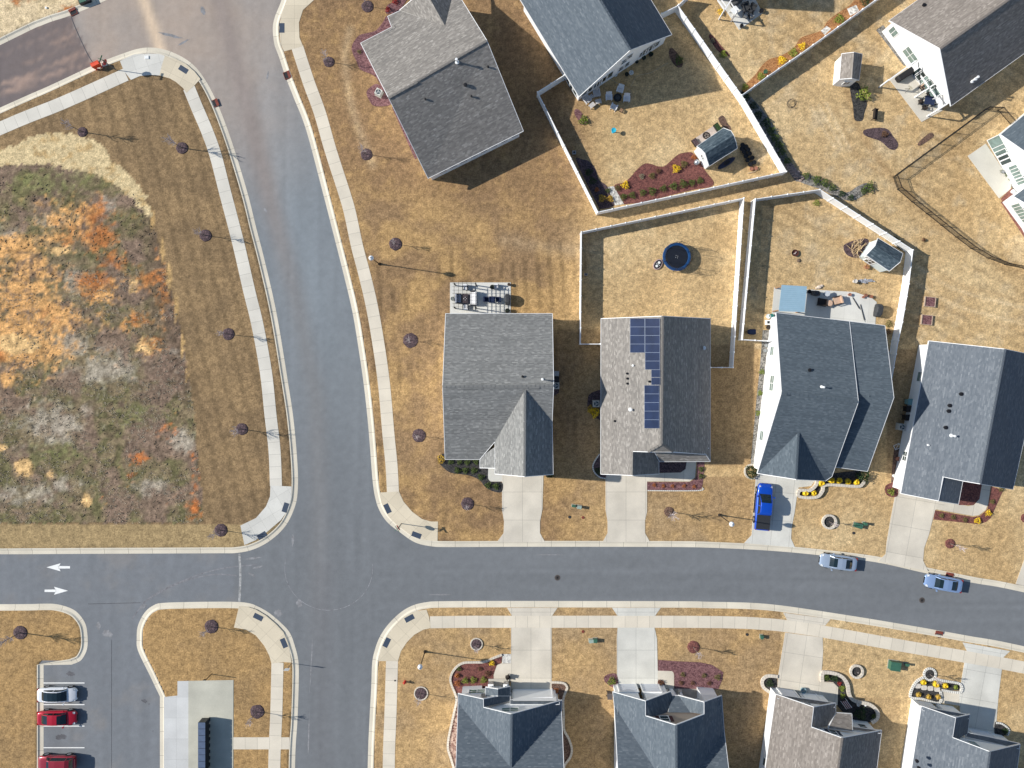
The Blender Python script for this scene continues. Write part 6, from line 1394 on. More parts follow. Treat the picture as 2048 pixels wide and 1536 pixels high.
for x, y, s in ((1166, 1035, 'lawn between the two middle drives'), (1139, 1034, 'lawn left of the pale green pedestal'), (1494, 1269, 'lawn right of the red mulch circle'), (1166, 1263, 'lawn below the street by the first drives'), (1707, 1066, 'lawn above the silver car')):
    w = W(x, y); q = MB(); q.lathe(w, [(.18, 0), (.18, .05), (.0, .055)], 12); tag(q.build('meter_lid', iron if x != 1166 else rust), 'round meter lid on the ' + s, 'meter lid', 'meter lids in the lawns')
# cluster mailboxes, back to back
cm_a = mat('mailbox_navy', (.13, .17, .25), .35, .08, 3, metal=.3); cm_b = mat('mailbox_dark', (.02, .022, .026), .35, .2, 9, metal=.3)
def cluster(label):
    t = thing('cluster_mailbox', (0, 0, 0), label, 'mailbox unit', world_parts=False)
    q = MB(); q.box(-.21, .21, -.385, .385, .42, 1.62); q.build('cabinet', cm_b, t)
    q = MB(); q.box(-.22, .22, -.372, .372, 1.62, 1.67); q.build('cap', cm_a, t)
    q = MB(); q.box(-.14, .14, -.2, .2, 0, .42); q.box(-.18, .18, -.2, .2, 0, .03); q.build('pedestal', cm_b, t)
    for r_ in range(4):
        for c_ in range(3): q = MB(); z = .62 + r_ * .25; y = -.36 + c_ * .245; q.box(.212, .226, y, y + .22, z, z + .22); q.build('door', cm_b, t)
    return t
pr = cluster('x'); first = True
for col_, (x0, flip) in enumerate(((410.8, True), (417.8, False))):
    for k in range(9):
        w = W(x0, 1438.5 + 12.75 * k); o = pr if first else copy_tree(pr); first = False
        o.location = (w.x, w.y, .032); o.rotation_euler = (0, 0, math.pi if flip else 0)
        o['label'] = '%s dark mailbox unit from the top in the %s row on the pad' % (ORD[k], 'left' if flip else 'right'); o['group'] = 'mailbox units on the pad'

# ------------------------------------------------------------------ sheds
def shed(base, label, V, faces, ridge_dir, wall, roofm, windows=(), door=None, over=.12):
    s_ = House(base, label, wall, roofm, over, 'garden_shed', 'shed'); s_.section(V, faces, thick=.08); s_.finish()
    for w_ in windows: s_.window(*w_)
    return s_
weath = shingles('weathered_shingles', [(.16, .14, .12), (.23, .205, .18), (.28, .25, .22), (.36, .33, .30)])
dark_sh = shingles('dark_slate_shingles', [(.035, .055, .07), (.06, .085, .105), (.08, .11, .13), (.16, .20, .22)])
shed((1694, 145), 'weathered roofed white shed right of the top yard', dict(NW=(1683.4, 107, 2.3), N=(1708, 104.3, 3.2), NE=(1724.8, 108, 2.3), SE=(1718, 160.7, 2.3), S=(1704, 156.8, 3.2), SW=(1679, 158.8, 2.3)), [('NW', 'N', 'S', 'SW'), ('N', 'NE', 'SE', 'S')], None, white_sd, weath, [(1693, 166, 1.4, .7, .7, 2, 2, glass_d)])
sf = shed((1432, 300), 'dark roofed white shed beside the stacked black pots', dict(W=(1393.4, 292.5, 2.2), N=(1447, 255.8, 2.2), N2=(1462, 261.5, 3.0), R2=(1467.6, 270.5, 3.25), E2=(1472, 283, 2.9), E=(1474.7, 296.5, 2.2), S=(1418.5, 332, 2.2), S2=(1414, 319, 2.9), R1=(1410, 307, 3.25), W2=(1402.5, 299, 3.0)), [('W', 'N', 'N2', 'W2'), ('W2', 'N2', 'R2', 'R1'), ('R1', 'R2', 'E2', 'S2'), ('S2', 'E2', 'E', 'S')], None, white_sd, dark_sh, [(1402, 316, 1.6, .6, .7, 2, 2, glass_d)])
shed((1752, 525), 'slate roofed pale shed in the fence corner of the pergola yard', dict(N=(1755.8, 476, 2.4), E=(1806, 507, 2.4), R2=(1800.5, 524.3, 3.2), S=(1778.6, 542.4, 2.4), Wp=(1732, 510.3, 2.4), R1=(1750.5, 491, 3.2)), [('N', 'E', 'R2', 'R1'), ('R1', 'R2', 'S', 'Wp')], None, siding('pale_blue_siding', (.62, .70, .70)), dark_sh, [(1732, 521, 1.7, .5, .6, 2, 2, glass_d), (1738, 525, 1.2, .9, 1.6, 2, 2, glass_d)])

# ------------------------------------------------------------------ garden furniture
white_pl = mat('white_chair', (.76, .77, .78), .5, .04); wood_g = mat('greyed_white_slats', (.62, .60, .58), .7, .1, 6); teak = mat('teak', (.28, .17, .10), .7, .2, 6)
navy = mat('navy_cushion', (.012, .022, .06), .8, .2, 10); cush_w = mat('white_cushion', (.72, .72, .72), .85, .06, 6); cush_g = mat('grey_cushion', (.33, .35, .40), .85, .1, 6); tanm = mat('tan_cushion', (.55, .38, .27), .85, .1, 6); dkbr = mat('dark_wicker', (.03, .022, .018), .7, .3, 20)
terr = mat('terracotta', (.33, .145, .095), .8, .15, 8); soil = mat('pot_soil', (.05, .035, .025), .95, .3, 12); covm = mat('grill_cover', (.045, .047, .05), .65, .25, 4)
def at(t, x, y, rot, z=0): w = W(x, y); t.location = (w.x, w.y, z); t.rotation_euler = (0, 0, rot); return t
def adirondack(label):
    """back towards +y"""
    t = thing('adirondack_chair', (0, 0, 0), label, 'lawn chair', 'white Adirondack chairs around the fire table', False)
    q = MB()
    for k in range(5): q.bar((-.24 + .12 * k, -.36, .36), (-.24 + .12 * k, .16, .26), .1, .02)
    q.build('seat', white_pl, t); q = MB()
    for k in range(5): q.bar((-.26 + .13 * k, .16, .24), (-.30 + .15 * k, .50, .98 - .05 * abs(k - 2)), .12, .02)
    q.build('backrest', white_pl, t)
    for s in (-1, 1):
        q = MB(); q.bar((s * .36, -.42, .52), (s * .36, .30, .54), .13, .025); q.build('armrest', white_pl, t)
        q = MB(); q.bar((s * .33, -.36, 0), (s * .33, -.36, .52), .05, .09); q.build('leg', white_pl, t); q = MB(); q.bar((s * .33, .42, 0), (s * .31, -.3, .34), .04, .1); q.build('leg', white_pl, t)
    return t
ad = adirondack('x')
for i, (x, y, a, s) in enumerate([(1217, 196, 3, 'left of'), (1252.5, 199, -4, 'right of'), (1239.5, 181, -18, 'above'), (1227, 216, 155, 'below')]):
    o = ad if i == 0 else copy_tree(ad); at(o, x, y, R(a)); o['label'] = 'white lawn chair %s the black fire table' % s
def lounge(label, rows=5, w_=.8, d_=.8, back=True, name='slatted_lounge_chair', cat='lawn chair', m=None):
    m = m or wood_g
    t = thing(name, (0, 0, 0), label, cat, world_parts=False); q = MB()
    for k in range(rows): y = -d_ / 2 + d_ * (k + .5) / rows; q.box(-w_ / 2, w_ / 2, y - d_ / rows * .38, y + d_ / rows * .38, .36, .39)
    q.build('seat', m, t)
    if back:
        q = MB()
        for k in range(5): z = .42 + k * .11; q.box(-w_ / 2, w_ / 2, d_ / 2 + k * .045, d_ / 2 + .03 + k * .045, z, z + .09)
        q.build('backrest', m, t)
        for s in (-1, 1): q = MB(); q.box(s * w_ / 2 - .05, s * w_ / 2 + .05, -d_ / 2, d_ / 2 + .1, .58, .61); q.build('armrest', m, t)
    for sx in (-1, 1):
        for sy in (-1, 1): q = MB(); q.box(sx * (w_ / 2 - .04) - .03, sx * (w_ / 2 - .04) + .03, sy * (d_ / 2 - .04) - .03, sy * (d_ / 2 - .04) + .03, 0, .58 if back else .36); q.build('leg', m, t)
    return t
at(lounge('white slatted lounge chair nearest the porch corner'), 1173.5, 202, R(38)); at(lounge('white slatted lounge chair against the porch wall'), 1192.5, 189, R(10))
at(lounge('small white side table between the two lounge chairs', 3, .5, .5, False, 'side_table', 'side table'), 1182, 195, R(40))
at(lounge('white slatted footstool before the left lounge chair', 5, .75, .55, False, 'footstool', 'footstool'), 1183.5, 212, R(38)); at(lounge('white slatted footstool before the right lounge chair', 5, .75, .55, False, 'footstool', 'footstool'), 1196, 204.5, R(15))
at(lounge('small tan wooden stool right of the lower lawn chair', 3, .4, .4, False, 'stool', 'stool', teak), 1242, 222, R(-30))
w = W(1234.3, 198); t = thing('fire_table', tuple(w), 'black octagonal fire table ringed by white lawn chairs', 'fire table'); q = MB(); q.lathe(w, [(.36, 0), (.42, .1), (.42, .48), (.54, .5), (.54, .56), (.30, .56)], 8); q.build('table', blackm, t); q = MB(); q.lathe(w, [(.28, .55), (.28, .57), (.1, .60), (0, .6)], 12); q.build('burner', covm, t)
turq = mat('turquoise_glaze', (.03, .42, .58), .3, .08, 5)
w = W(1226, 264); t = thing('bird_bath', tuple(w), 'turquoise bird bath in the middle of the fenced lawn', 'bird bath'); q = MB(); q.lathe(w, [(.18, 0), (.12, .08), (.06, .2), (.05, .62), (.09, .68)], 14); q.build('pedestal', turq, t); q = MB(); q.lathe(w, [(.08, .66), (.24, .72), (.31, .80), (.29, .80), (.2, .75), (0, .74)], 18); q.build('bowl', turq, t, True)
def pot(x, y, r, h_, m, label, plant=None, group=None, name='plant_pot', z=.0):
    w = W(x, y); t = thing(name, (w.x, w.y, z), label, 'plant pot', group); q = MB(); q.lathe((w.x, w.y, z), [(r * .72, 0), (r * .95, h_ * .85), (r, h_ * .86), (r, h_), (r * .86, h_), (r * .84, h_ * .9)], 14); q.build('pot', m, t)
    q = MB(); q.lathe((w.x, w.y, z), [(r * .85, h_ * .80), (r * .85, h_ * .88), (0, h_ * .9)], 12); q.build('soil', soil, t)
    if plant:
        q = shrub_mesh(plant, int(x), 70); q.v = [(v[0] * r * 1.0 + w.x, v[1] * r * 1.0 + w.y, v[2] * r * 1.3 + h_ + z) for v in q.v]; q.build('plant', leaf_mat(plant), t)
    return t
for i, (x, y) in enumerate([(1483.7, 291), (1491, 294.5), (1482.5, 298.7), (1495, 300.7), (1486.4, 305), (1498, 308.5), (1490.3, 312.8), (1503, 317), (1494, 321.4), (1507, 326), (1499, 330)]): pot(x, y, .29, .34, blackm, '%s black pot from the top in the double row by the shed' % ORD[i], None, 'black pots in a double row')
pot(1502, 338.6, .24, .26, terr, 'left brown pot at the lower end of the black pots'); pot(1510.6, 337, .24, .26, terr, 'right brown pot at the lower end of the black pots')
w = W(1509, 342); q = MB(); q.bar((w.x - .9, w.y - .3, .06), (w.x, w.y - .1, .08), .08); q.bar((w.x, w.y - .1, .08), (w.x + .7, w.y + .45, .05), .07); tag(q.build('cut_branch', mat('cut_wood', (.55, .42, .27), .8, .15, 8)), 'pale cut branch lying below the brown pots', 'branch')
# potting bench, trough, globe
w = W(1410, 274); t = thing('potting_deck', tuple(w), 'wooden bench frame leaning along the dark shed wall', 'bench'); M = Matrix.Translation(w) @ Matrix.Rotation(R(34), 4, 'Z')
q = MB(); q.box(-1.75, 1.75, -.55, .5, .5, .56, M); q.build('top', mat('bench_wood', (.50, .42, .36), .8, .12, 6), t)
for s in (-1, 1):
    for v_ in (-.5, .45): q = MB(); q.box(s * 1.65 - .05, s * 1.65 + .05, v_ - .05, v_ + .05, 0, .5, M); q.build('leg', MATS['bench_wood'], t)
q = MB(); q.box(.1, 1.1, -.5, .45, .561, .60, M)
t2 = thing('planter_box', tuple(W(1426, 262)), 'dark planter box at the upper end of the wooden bench', 'planter'); q = MB(); q.box(1.35, 1.95, -.5, .55, .57, .95, M); q.build('box', blackm, t2); q = MB(); q.box(1.40, 1.9, -.45, .5, .94, .96, M); q.build('soil', leaf_mat('dark'), t2)
t2 = thing('planter_box', tuple(W(1391, 286)), 'dark planter box at the lower end of the wooden bench', 'planter'); q = MB(); q.box(-1.95, -1.35, -.5, .5, .57, .9, M); q.build('box', dkbr, t2); q = MB(); q.box(-1.9, -1.4, -.45, .45, .89, .91, M); q.build('soil', m_dark, t2)
w = M @ Vector((0, 0, .57)); t2 = thing('wire_wreath', tuple(w), 'dark round wheel lying on the wooden bench', 'wheel'); q = ribbon([(w.x + .38 * math.cos(a), w.y + .38 * math.sin(a)) for a in [k * .4 for k in range(16)]], [-.08, .08], [.64, .64], True); q.build('rim', dkbr, t2); q = MB()
for k in range(5): a = k * 1.257; q.bar((w.x, w.y, .62), (w.x + .36 * math.cos(a), w.y + .36 * math.sin(a), .62), .07, .03)
q.build('spoke', dkbr, t2)
w = W(1452, 327); t = thing('kayak', tuple(w), 'dark blue kayak lying below the dark shed', 'kayak'); q = MB(); M = Matrix.Rotation(R(33), 4, 'Z')
q = loft([(-1.25, .06, .1, .22), (-1.0, .24, .03, .3), (-.4, .36, 0, .34), (.4, .37, 0, .34), (1.0, .25, .03, .3), (1.3, .05, .12, .24)], 16, 2.4); q.v = [tuple(M @ Vector(v) + w) for v in q.v]; q.build('hull', mat('kayak_navy', (.012, .02, .05), .4, .1), t, True)
q = MB(); q.lathe((0, 0, 0), [(.28, .33), (.30, .37), (.22, .35)], 14); q.v = [tuple(M @ Vector((v[0] * 1.5, v[1] * .8, v[2])) + w) for v in q.v]; q.build('cockpit', blackm, t)
w = W(1391.5, 327); t = thing('gazing_ball', tuple(w), 'silvery round fire bowl in the red bed by the shed', 'garden ball'); q = MB(); q.lathe(w, [(.2, 0), (.2, .2), (.33, .4), (.36, .6), (.28, .8), (.12, .92), (0, .94)], 16); q.build('ball', mat('mirror_ball', (.48, .52, .54), .25, .2, 3, metal=.7), t, True); q = MB(); q.lathe(w, [(.26, 0), (.26, .06), (.2, .08)], 14); q.build('stand', blackm, t)
w = W(1148, 306); t = thing('hose_box', tuple(w), 'small grey box by the white fence above the shaded bed', 'box'); q = MB(); q.box(w.x - .22, w.x + .22, w.y - .2, w.y + .2, 0, .35); q.build('box', greym, t); q = MB(); q.box(w.x - .12, w.x + .12, w.y - .1, w.y + .1, .351, .37); q.build('lid', blackm, t)
hose = mat('garden_hose', (.42, .38, .30), .6, .1); q = ribbon(wpath(smooth([(1222, 158), (1232, 165), (1242, 171), (1256, 177), (1262, 184), (1264, 196), (1259, 208), (1248, 216)])), [-.02, 0, .02], [.01, .04, .01]); tag(q.build('garden_hose', hose), 'tan garden hose looping around the right lawn chair', 'hose')
q = ribbon(wpath(smooth([(1262, 172), (1275, 152), (1300, 146), (1318, 136), (1336, 126)])), [-.018, 0, .018], [.01, .035, .01]); tag(q.build('garden_hose', hose), 'tan garden hose running to the oval bed', 'hose')
for i, (x, y, c_) in enumerate([(1231, 151, 'white'), (1253, 150, 'dark'), (1262, 147, 'white'), (1273, 125, 'dark'), (1287, 117, 'dark'), (1301, 110, 'dark')]): pot(x, y, .22 + .04 * (i % 3), .34, whitep if c_ == 'white' else blackm, '%s %s pot from the left along the white house wall' % (ORD[i], c_), 'dark', 'pots along the white house wall')
# trampoline
tb = mat('trampoline_blue', (.015, .07, .20), .45, .15, 3); tmat = mat('trampoline_mat', (.008, .012, .022), .7, .2, 5)
c0 = Vector(((1353.5 - NX) * (H - .9) / F, (NY - 513.5) * (H - .9) / F, 0)); t = thing('trampoline', tuple(c0), 'round blue trampoline with tall net poles', 'trampoline')
n = 32; R1 = 1.72; q = MB(); q.lathe(c0, [(R1, .86), (R1 + .04, .9), (R1, .95), (1.42, .96), (1.40, .9)], n); q.f = q.f[:-2]; q.uv = q.uv[:-2]; q.build('pad', tb, t)
q = MB(); q.lathe(c0, [(1.42, .885), (1.42, .90), (0, .885)], n); q.build('jumping_mat', tmat, t)
q = MB()
for k in range(4): a = k * math.pi / 2 + .5; q.lathe(c0 + Vector((.16 * math.cos(a), .16 * math.sin(a), 0)), [(.035, .9), (.035, .905)], 6)
q.build('printed_marks', whitep, t)
for k in range(6):
    a = k * math.pi / 3 + .35; d_ = Vector((math.cos(a), math.sin(a), 0)); q = MB(); q.cone(c0 + d_ * (R1 + .02), c0 + d_ * (R1 + .02) + Vector((0, 0, 2.55)), .028, .028, 8); q.cone(c0 + d_ * (R1 + .02) + Vector((0, 0, 2.55)), c0 + d_ * (R1 - .12) + Vector((0, 0, 2.72)), .028, .028, 8); q.build('net_pole', blackm, t)
q = ribbon([(c0.x + (R1 - .1) * math.cos(a), c0.y + (R1 - .1) * math.sin(a)) for a in [k * .196 for k in range(32)]], [-.015, .015], [2.68, 2.68], True); q.build('net_ring', blackm, t)
q = MB()
for k in range(60):
    a0 = k * 2 * math.pi / 60; r0 = R1 - .1
    q.bar(c0 + Vector((r0 * math.cos(a0), r0 * math.sin(a0), .95)), c0 + Vector((r0 * math.cos(a0 + .25), r0 * math.sin(a0 + .25), 2.68)), .012)
    q.bar(c0 + Vector((r0 * math.cos(a0), r0 * math.sin(a0), .95)), c0 + Vector((r0 * math.cos(a0 - .25), r0 * math.sin(a0 - .25), 2.68)), .012)
q.build('net', blackm, t)
w = W(1315.2, 529); t = thing('toy_tray', tuple(w), 'oval dark foot pad with white prints beside the trampoline', 'tray'); M = Matrix.Translation(w) @ Matrix.Rotation(R(55), 4, 'Z')
def oval(b, rx_, ry_, z0, z1, M, n=20, cx=0, cy=0): v = [M @ Vector((cx + rx_ * math.cos(2 * math.pi * k / n), cy + ry_ * math.sin(2 * math.pi * k / n), z)) for z in (z0, z1) for k in range(n)]; b.add(v, [tuple(range(n))[::-1], tuple(range(n, 2 * n))] + [(k, (k + 1) % n, n + (k + 1) % n, n + k) for k in range(n)])
q = MB(); oval(q, .72, .50, 0, .18, M); q.build('body', mat('tray_rose', (.45, .33, .32), .6, .1), t); q = MB(); oval(q, .62, .40, .18, .20, M); q.build('inner', blackm, t); q = MB(); oval(q, .17, .17, .20, .215, M, 12, .26); oval(q, .17, .17, .20, .215, M, 12, -.26); q.box(-.02, .02, -.3, .3, .2, .212, M); q.build('prints', whitep, t)
w = W(1171.5, 549); t = thing('garden_light', tuple(w), 'small grey object in the shade of the fence', 'garden light'); q = MB(); q.box(w.x - .2, w.x + .2, w.y - .14, w.y + .14, 0, .2); q.build('body', greym, t); q = MB(); q.lathe(w, [(.05, .2), (.1, .34), (0, .36)], 8); q.build('head', blackm, t)
# corner house patio
def armchair(label, w_, d_, frame, cushion, x, y, rot, cat='armchair', name='patio_armchair', z=.05, group=None):
    t = thing(name, (0, 0, 0), label, cat, group, False); q = MB(); q.box(-w_ / 2, w_ / 2, -d_ / 2, d_ / 2, .22, .30); q.build('seat_frame', frame, t)
    q = MB(); q.box(-w_ / 2 + .09, w_ / 2 - .09, -d_ / 2 + .02, d_ / 2 - .16, .30, .44); q.build('seat_cushion', cushion, t); q = MB(); q.box(-w_ / 2 + .05, w_ / 2 - .05, d_ / 2 - .16, d_ / 2, .30, .80); q.build('backrest', cushion, t)
    for s in (-1, 1):
        q = MB(); q.box(s * (w_ / 2 - .04) - .05, s * (w_ / 2 - .04) + .05, -d_ / 2, d_ / 2, .55, .60); q.build('armrest', frame, t)
        for v_ in (-1, 1): q = MB(); q.box(s * (w_ / 2 - .05) - .03, s * (w_ / 2 - .05) + .03, v_ * (d_ / 2 - .05) - .03, v_ * (d_ / 2 - .05) + .03, 0, .55); q.build('leg', frame, t)
    return at(t, x, y, rot, z)
armchair('white cushioned armchair at the top of the pergola patio', .68, .66, blackm, cush_w, 931, 575, 0); armchair('white cushioned armchair at the bottom of the pergola patio', .68, .66, blackm, cush_w, 931.5, 615, math.pi)
armchair('long white sofa on the right side under the pergola frame', 1.75, .78, blackm, cush_w, 947, 597, -math.pi / 2, 'sofa', 'patio_sofa'); armchair('grey blue sofa on the left side under the pergola frame', 1.2, .72, blackm, cush_g, 917, 597.5, math.pi / 2, 'sofa', 'patio_sofa')
def table(label, x, y, rot, w_, d_, h_, m, z=.05, name='patio_table', cat='table', slats=0):
    t = thing(name, (0, 0, 0), label, cat, world_parts=False); q = MB()
    if slats:
        for k in range(slats): y_ = -d_ / 2 + d_ * (k + .5) / slats; q.box(-w_ / 2, w_ / 2, y_ - d_ / slats * .4, y_ + d_ / slats * .4, h_ - .04, h_)
    else: q.box(-w_ / 2, w_ / 2, -d_ / 2, d_ / 2, h_ - .04, h_)
    q.build('table_top', m, t)
    for sx in (-1, 1):
        for sy in (-1, 1): q = MB(); q.box(sx * (w_ / 2 - .06) - .03, sx * (w_ / 2 - .06) + .03, sy * (d_ / 2 - .06) - .03, sy * (d_ / 2 - .06) + .03, 0, h_ - .04); q.build('leg', m, t)
    return at(t, x, y, rot, z)
table('dark coffee table between the sofas', 931, 597.5, 0, .62, 1.15, .4, mat('dark_table', (.06, .045, .05), .5, .15, 5))
q = MB(); w = W(931, 598); 
for k in range(4): a = k * 1.57; q.lathe((w.x + .18 * math.cos(a), w.y + .18 * math.sin(a), .45), [(.045, 0), (.05, .1), (0, .1)], 8)
tag(q.build('candle_set', whitep), 'four white candles on the dark coffee table', 'candles')
q = MB(); c_ = W(936.5, 598); q.box(c_.x - .85, c_.x + .85, c_.y - .62, c_.y + .62, .05, .062); tag(q.build('patio_rug', mat('grey_rug', (.20, .18, .20), .95, .15, 8)), 'grey rug beneath the dark coffee table', 'rug')
armchair('navy chair left of the black patio table', .6, .62, navy, navy, 972, 599, math.pi / 2); armchair('navy chair right of the black patio table', .6, .62, navy, navy, 997, 599.5, -math.pi / 2); table('square black patio table between the navy chairs', 984.5, 600, 0, .78, .78, .72, navy)
armchair('white armchair at the top edge of the patio beside the dark planter', .55, .6, greym, cush_w, 992.5, 573.5, 0)
def grill(x, y, rot, w_, d_, h_, label):
    t = thing('covered_grill', (0, 0, 0), label, 'grill', world_parts=False); q = loft([(-w_ / 2, d_ * .36, .05, h_ * .75), (-w_ / 2 + .08, d_ * .42, .05, h_ * .8), (-w_ * .22, d_ * .5, .05, h_ * .97), (w_ * .22, d_ * .5, .05, h_), (w_ / 2 - .08, d_ * .42, .05, h_ * .8), (w_ / 2, d_ * .36, .05, h_ * .75)], 16, 5); q.build('cover', covm, t)
    for s in (-1, 1): q = MB(); q.cone((s * w_ * .4, d_ * .3, .06), (s * w_ * .4 + .05, d_ * .3, .06), .06, .06, 8); q.build('wheel', blackm, t)
    return at(t, x, y, rot, .05)
grill(1014.8, 600, math.pi / 2, 1.35, .68, 1.15, 'covered grill at the right end of the corner house patio'); grill(1752, 621.5, R(80), 1.55, .85, 1.15, 'large covered grill at the right end of the pergola yard patio')
pot(906, 598, .26, .45, greym, 'leafy planter at the left edge of the corner house patio', 'green', z=.05); pot(985, 575, .30, .55, blackm, 'dark planter with evergreen at the top edge of the patio', 'dark', z=.05); pot(1018, 569.5, .2, .4, dkbr, 'small dark pot at the upper right patio corner', 'brown', z=.05); pot(1015, 622, .3, .5, blackm, 'dark planter at the lower right patio corner', 'dark', z=.05)
w = W(930, 594); t = thing('pergola', tuple(w), 'thin black metal pergola frame over the sofas', 'pergola')
p0, p1 = W(911.5, 571, 0), W(953, 617, 0)
for x, y in ((p0.x, p0.y), (p1.x, p0.y), (p0.x, p1.y), (p1.x, p1.y)): q = MB(); q.box(x - .06, x + .06, y - .06, y + .06, .05, 2.5); q.build('post', dkbr, t)
q = MB()
for k in range(6): x = p0.x + (p1.x - p0.x) * k / 5; q.bar((x, p0.y + .25, 2.52), (x, p1.y - .25, 2.52), .035, .06)
for k in range(8): y = p0.y + (p1.y - p0.y) * k / 7; q.bar((p0.x - .2, y, 2.56), (p1.x + .2, y, 2.56), .03, .03)
q.build('lattice', MATS['black_metal'], t)
# pergola yard patio
w = W(1588, 598); t = thing('pergola', tuple(w), 'gazebo with flat pale blue ribbed roof beside the slate house', 'pergola')
c4 = [W(1563.4, 570, 2.6), W(1613.8, 573, 2.6), W(1609, 624, 2.6), W(1557.5, 622, 2.6)]; q = MB(); q.prism([(p.x, p.y) for p in c4], 2.56, 2.62); q.build('roof', mat('pale_blue_metal', (.27, .41, .50), .45, .05, 2), t)
q = MB()
for k in range(14): a_ = c4[0].lerp(c4[3], k / 13); b_ = c4[1].lerp(c4[2], k / 13); q.bar((a_.x, a_.y, 2.63), (b_.x, b_.y, 2.63), .03, .025)
q.build('roof_ribs', mat('pale_blue_rib', (.34, .48, .56), .35, .05), t)
for p in c4: d_ = (Vector(((c4[0].x + c4[2].x) / 2, (c4[0].y + c4[2].y) / 2, 0)) - Vector((p.x, p.y, 0))).normalized() * .18; q = MB(); q.box(p.x + d_.x - .07, p.x + d_.x + .07, p.y + d_.y - .07, p.y + d_.y + .07, 0, 2.56); q.build('post', teak, t)
armchair('dark brown wicker armchair on the pergola yard patio', 1.05, .95, dkbr, dkbr, 1641.5, 605, R(170)); armchair('tan square lounge chair on the pergola yard patio', 1.05, 1.0, dkbr, tanm, 1672.5, 601, R(-75))
w = W(1657, 607); t = thing('ottoman', tuple(w), 'round tan ottoman between the brown and tan chairs', 'ottoman'); q = MB(); q.lathe((w.x, w.y, .05), [(.36, 0), (.38, .32), (.36, .36)], 18); q.build('base', dkbr, t); q = MB(); q.lathe((w.x, w.y, .05), [(.38, .36), (.39, .44), (.3, .48), (0, .49)], 18); q.build('cushion', tanm, t)
w = W(1650, 588); t = thing('patio_table', tuple(w), 'pale hexagonal table at the patio edge beside the black grill', 'table'); q = MB(); q.lathe((w.x, w.y, .05), [(.36, .66), (.38, .70), (.36, .72), (0, .72)], 8); q.build('table_top', mat('pale_grey_top', (.52, .54, .56), .6, .12, 5), t); q = MB(); q.lathe((w.x, w.y, .05), [(.25, 0), (.06, .06), (.05, .66)], 8); q.build('leg', greym, t)
grill(1628, 587.5, R(-10), .95, .62, 1.05, 'small black grill on the pergola yard patio'); pot(1616.5, 583.5, .25, .42, blackm, 'black pot beside the blue pergola roof')
pot(1697.5, 589.5, .2, .34, terr, 'brown clay pot alone at the upper patio edge', z=.05); pot(1729.5, 591, .2, .34, terr, 'upper clay pot of the three at the patio corner', 'brown', z=.05); pot(1725, 594.5, .15, .26, terr, 'smallest clay pot at the patio corner', z=.05); pot(1740.5, 593.5, .2, .36, terr, 'clay pot with dry plant at the outer patio corner', 'orange', z=.0)
pot(1732, 534, .3, .4, terr, 'clay pot below the window of the slate shed', 'gold'); pot(1707.5, 563, .26, .55, palerock, 'pale bucket standing on the lawn above the patio')
w = W(1727, 562); q = MB(); r3 = random.Random(3)
for k in range(26): a = r3.uniform(-.2, .2); x = w.x + r3.uniform(-.9, .9); y = w.y + r3.uniform(-.22, .22) * (1 - abs(x - w.x)); q.bar((x, y, r3.uniform(.03, .2)), (x + r3.uniform(.2, .6), y + r3.uniform(-.2, .2), r3.uniform(.03, .25)), .12, .06)
tag(q.build('tarp_heap', mat('crumpled_tarp', (.34, .35, .38), .6, .25, 5)), 'crumpled grey tarp heap on the lawn beside the pale bucket', 'tarp')
for x0, y0, x1, y1, s in ((1704.5, 595, 1718, 617, 'upper'), (1720, 609, 1728, 640, 'lower')):
    a_, b_ = W(x0, y0), W(x1, y1); q = MB(); q.cone((a_.x, a_.y, .1), (b_.x, b_.y, .1), .05, .07, 8); t = thing('folded_umbrella', (a_.x, a_.y, .05), s + ' folded grey umbrella lying on the pergola yard patio', 'umbrella'); q.build('canopy', covm, t); q = MB(); q.cone((a_.x, a_.y, .1), tuple(Vector((a_.x, a_.y, .1)).lerp(Vector((b_.x, b_.y, .1)), 1.12)), .02, .02, 6); q.build('pole', greym, t)
w = W(1638, 574); q = MB(); rock(q, (w.x, w.y, 0), .3, r3); rock(q, (w.x + .3, w.y + .15, 0), .22, r3); rock(q, (w.x - .28, w.y - .12, 0), .2, r3); tag(q.build('garden_statue', mat('cream_stone', (.66, .56, .46), .8, .15, 6)), 'cream stone figure at the patio edge above the black grill', 'statue')
for i, (x, y, r, m, s) in enumerate([(1535, 633, .30, whitep, 'white pot at the upper left corner of the slate house'), (1541, 632, .28, mat('teal_lid', (.03, .20, .17), .5, .1), 'teal round tub at the upper left corner of the slate house'), (1535, 655, .27, dkbr, 'dark barrel below the white box beside the slate house'), (1530.5, 691, .22, greym, 'grey ring pot beside the slate house wall, upper one'), (1528.5, 701, .22, greym, 'grey ring pot beside the slate house wall, lower one')]): pot(x, y, r, .4, m, s)
w = W(1534.5, 645); t = thing('electric_box', tuple(w), 'white square box with dark opening beside the slate house', 'box'); q = MB(); q.box(w.x - .3, w.x + .3, w.y - .3, w.y + .3, 0, .5); q.build('cabinet', whitep, t); q = MB(); q.box(w.x - .16, w.x + .16, w.y - .16, w.y + .16, .5, .51); q.build('opening', blackm, t)
w = W(1501, 664); t = thing('wheelbarrow', tuple(w), 'dark blue wheelbarrow in the lower fence corner', 'wheelbarrow'); q = loft([(-.5, .2, .3, .5), (-.2, .33, .2, .6), (.3, .36, .2, .6), (.5, .3, .35, .6)], 12, 4); q.v = [(v[0] + w.x, v[1] + w.y, v[2]) for v in q.v]; q.build('tray', navy, t); q = MB(); q.cone((w.x - .55, w.y - .05, .18), (w.x - .55, w.y + .05, .18), .18, .18, 12); q.build('wheel', tyre, t)
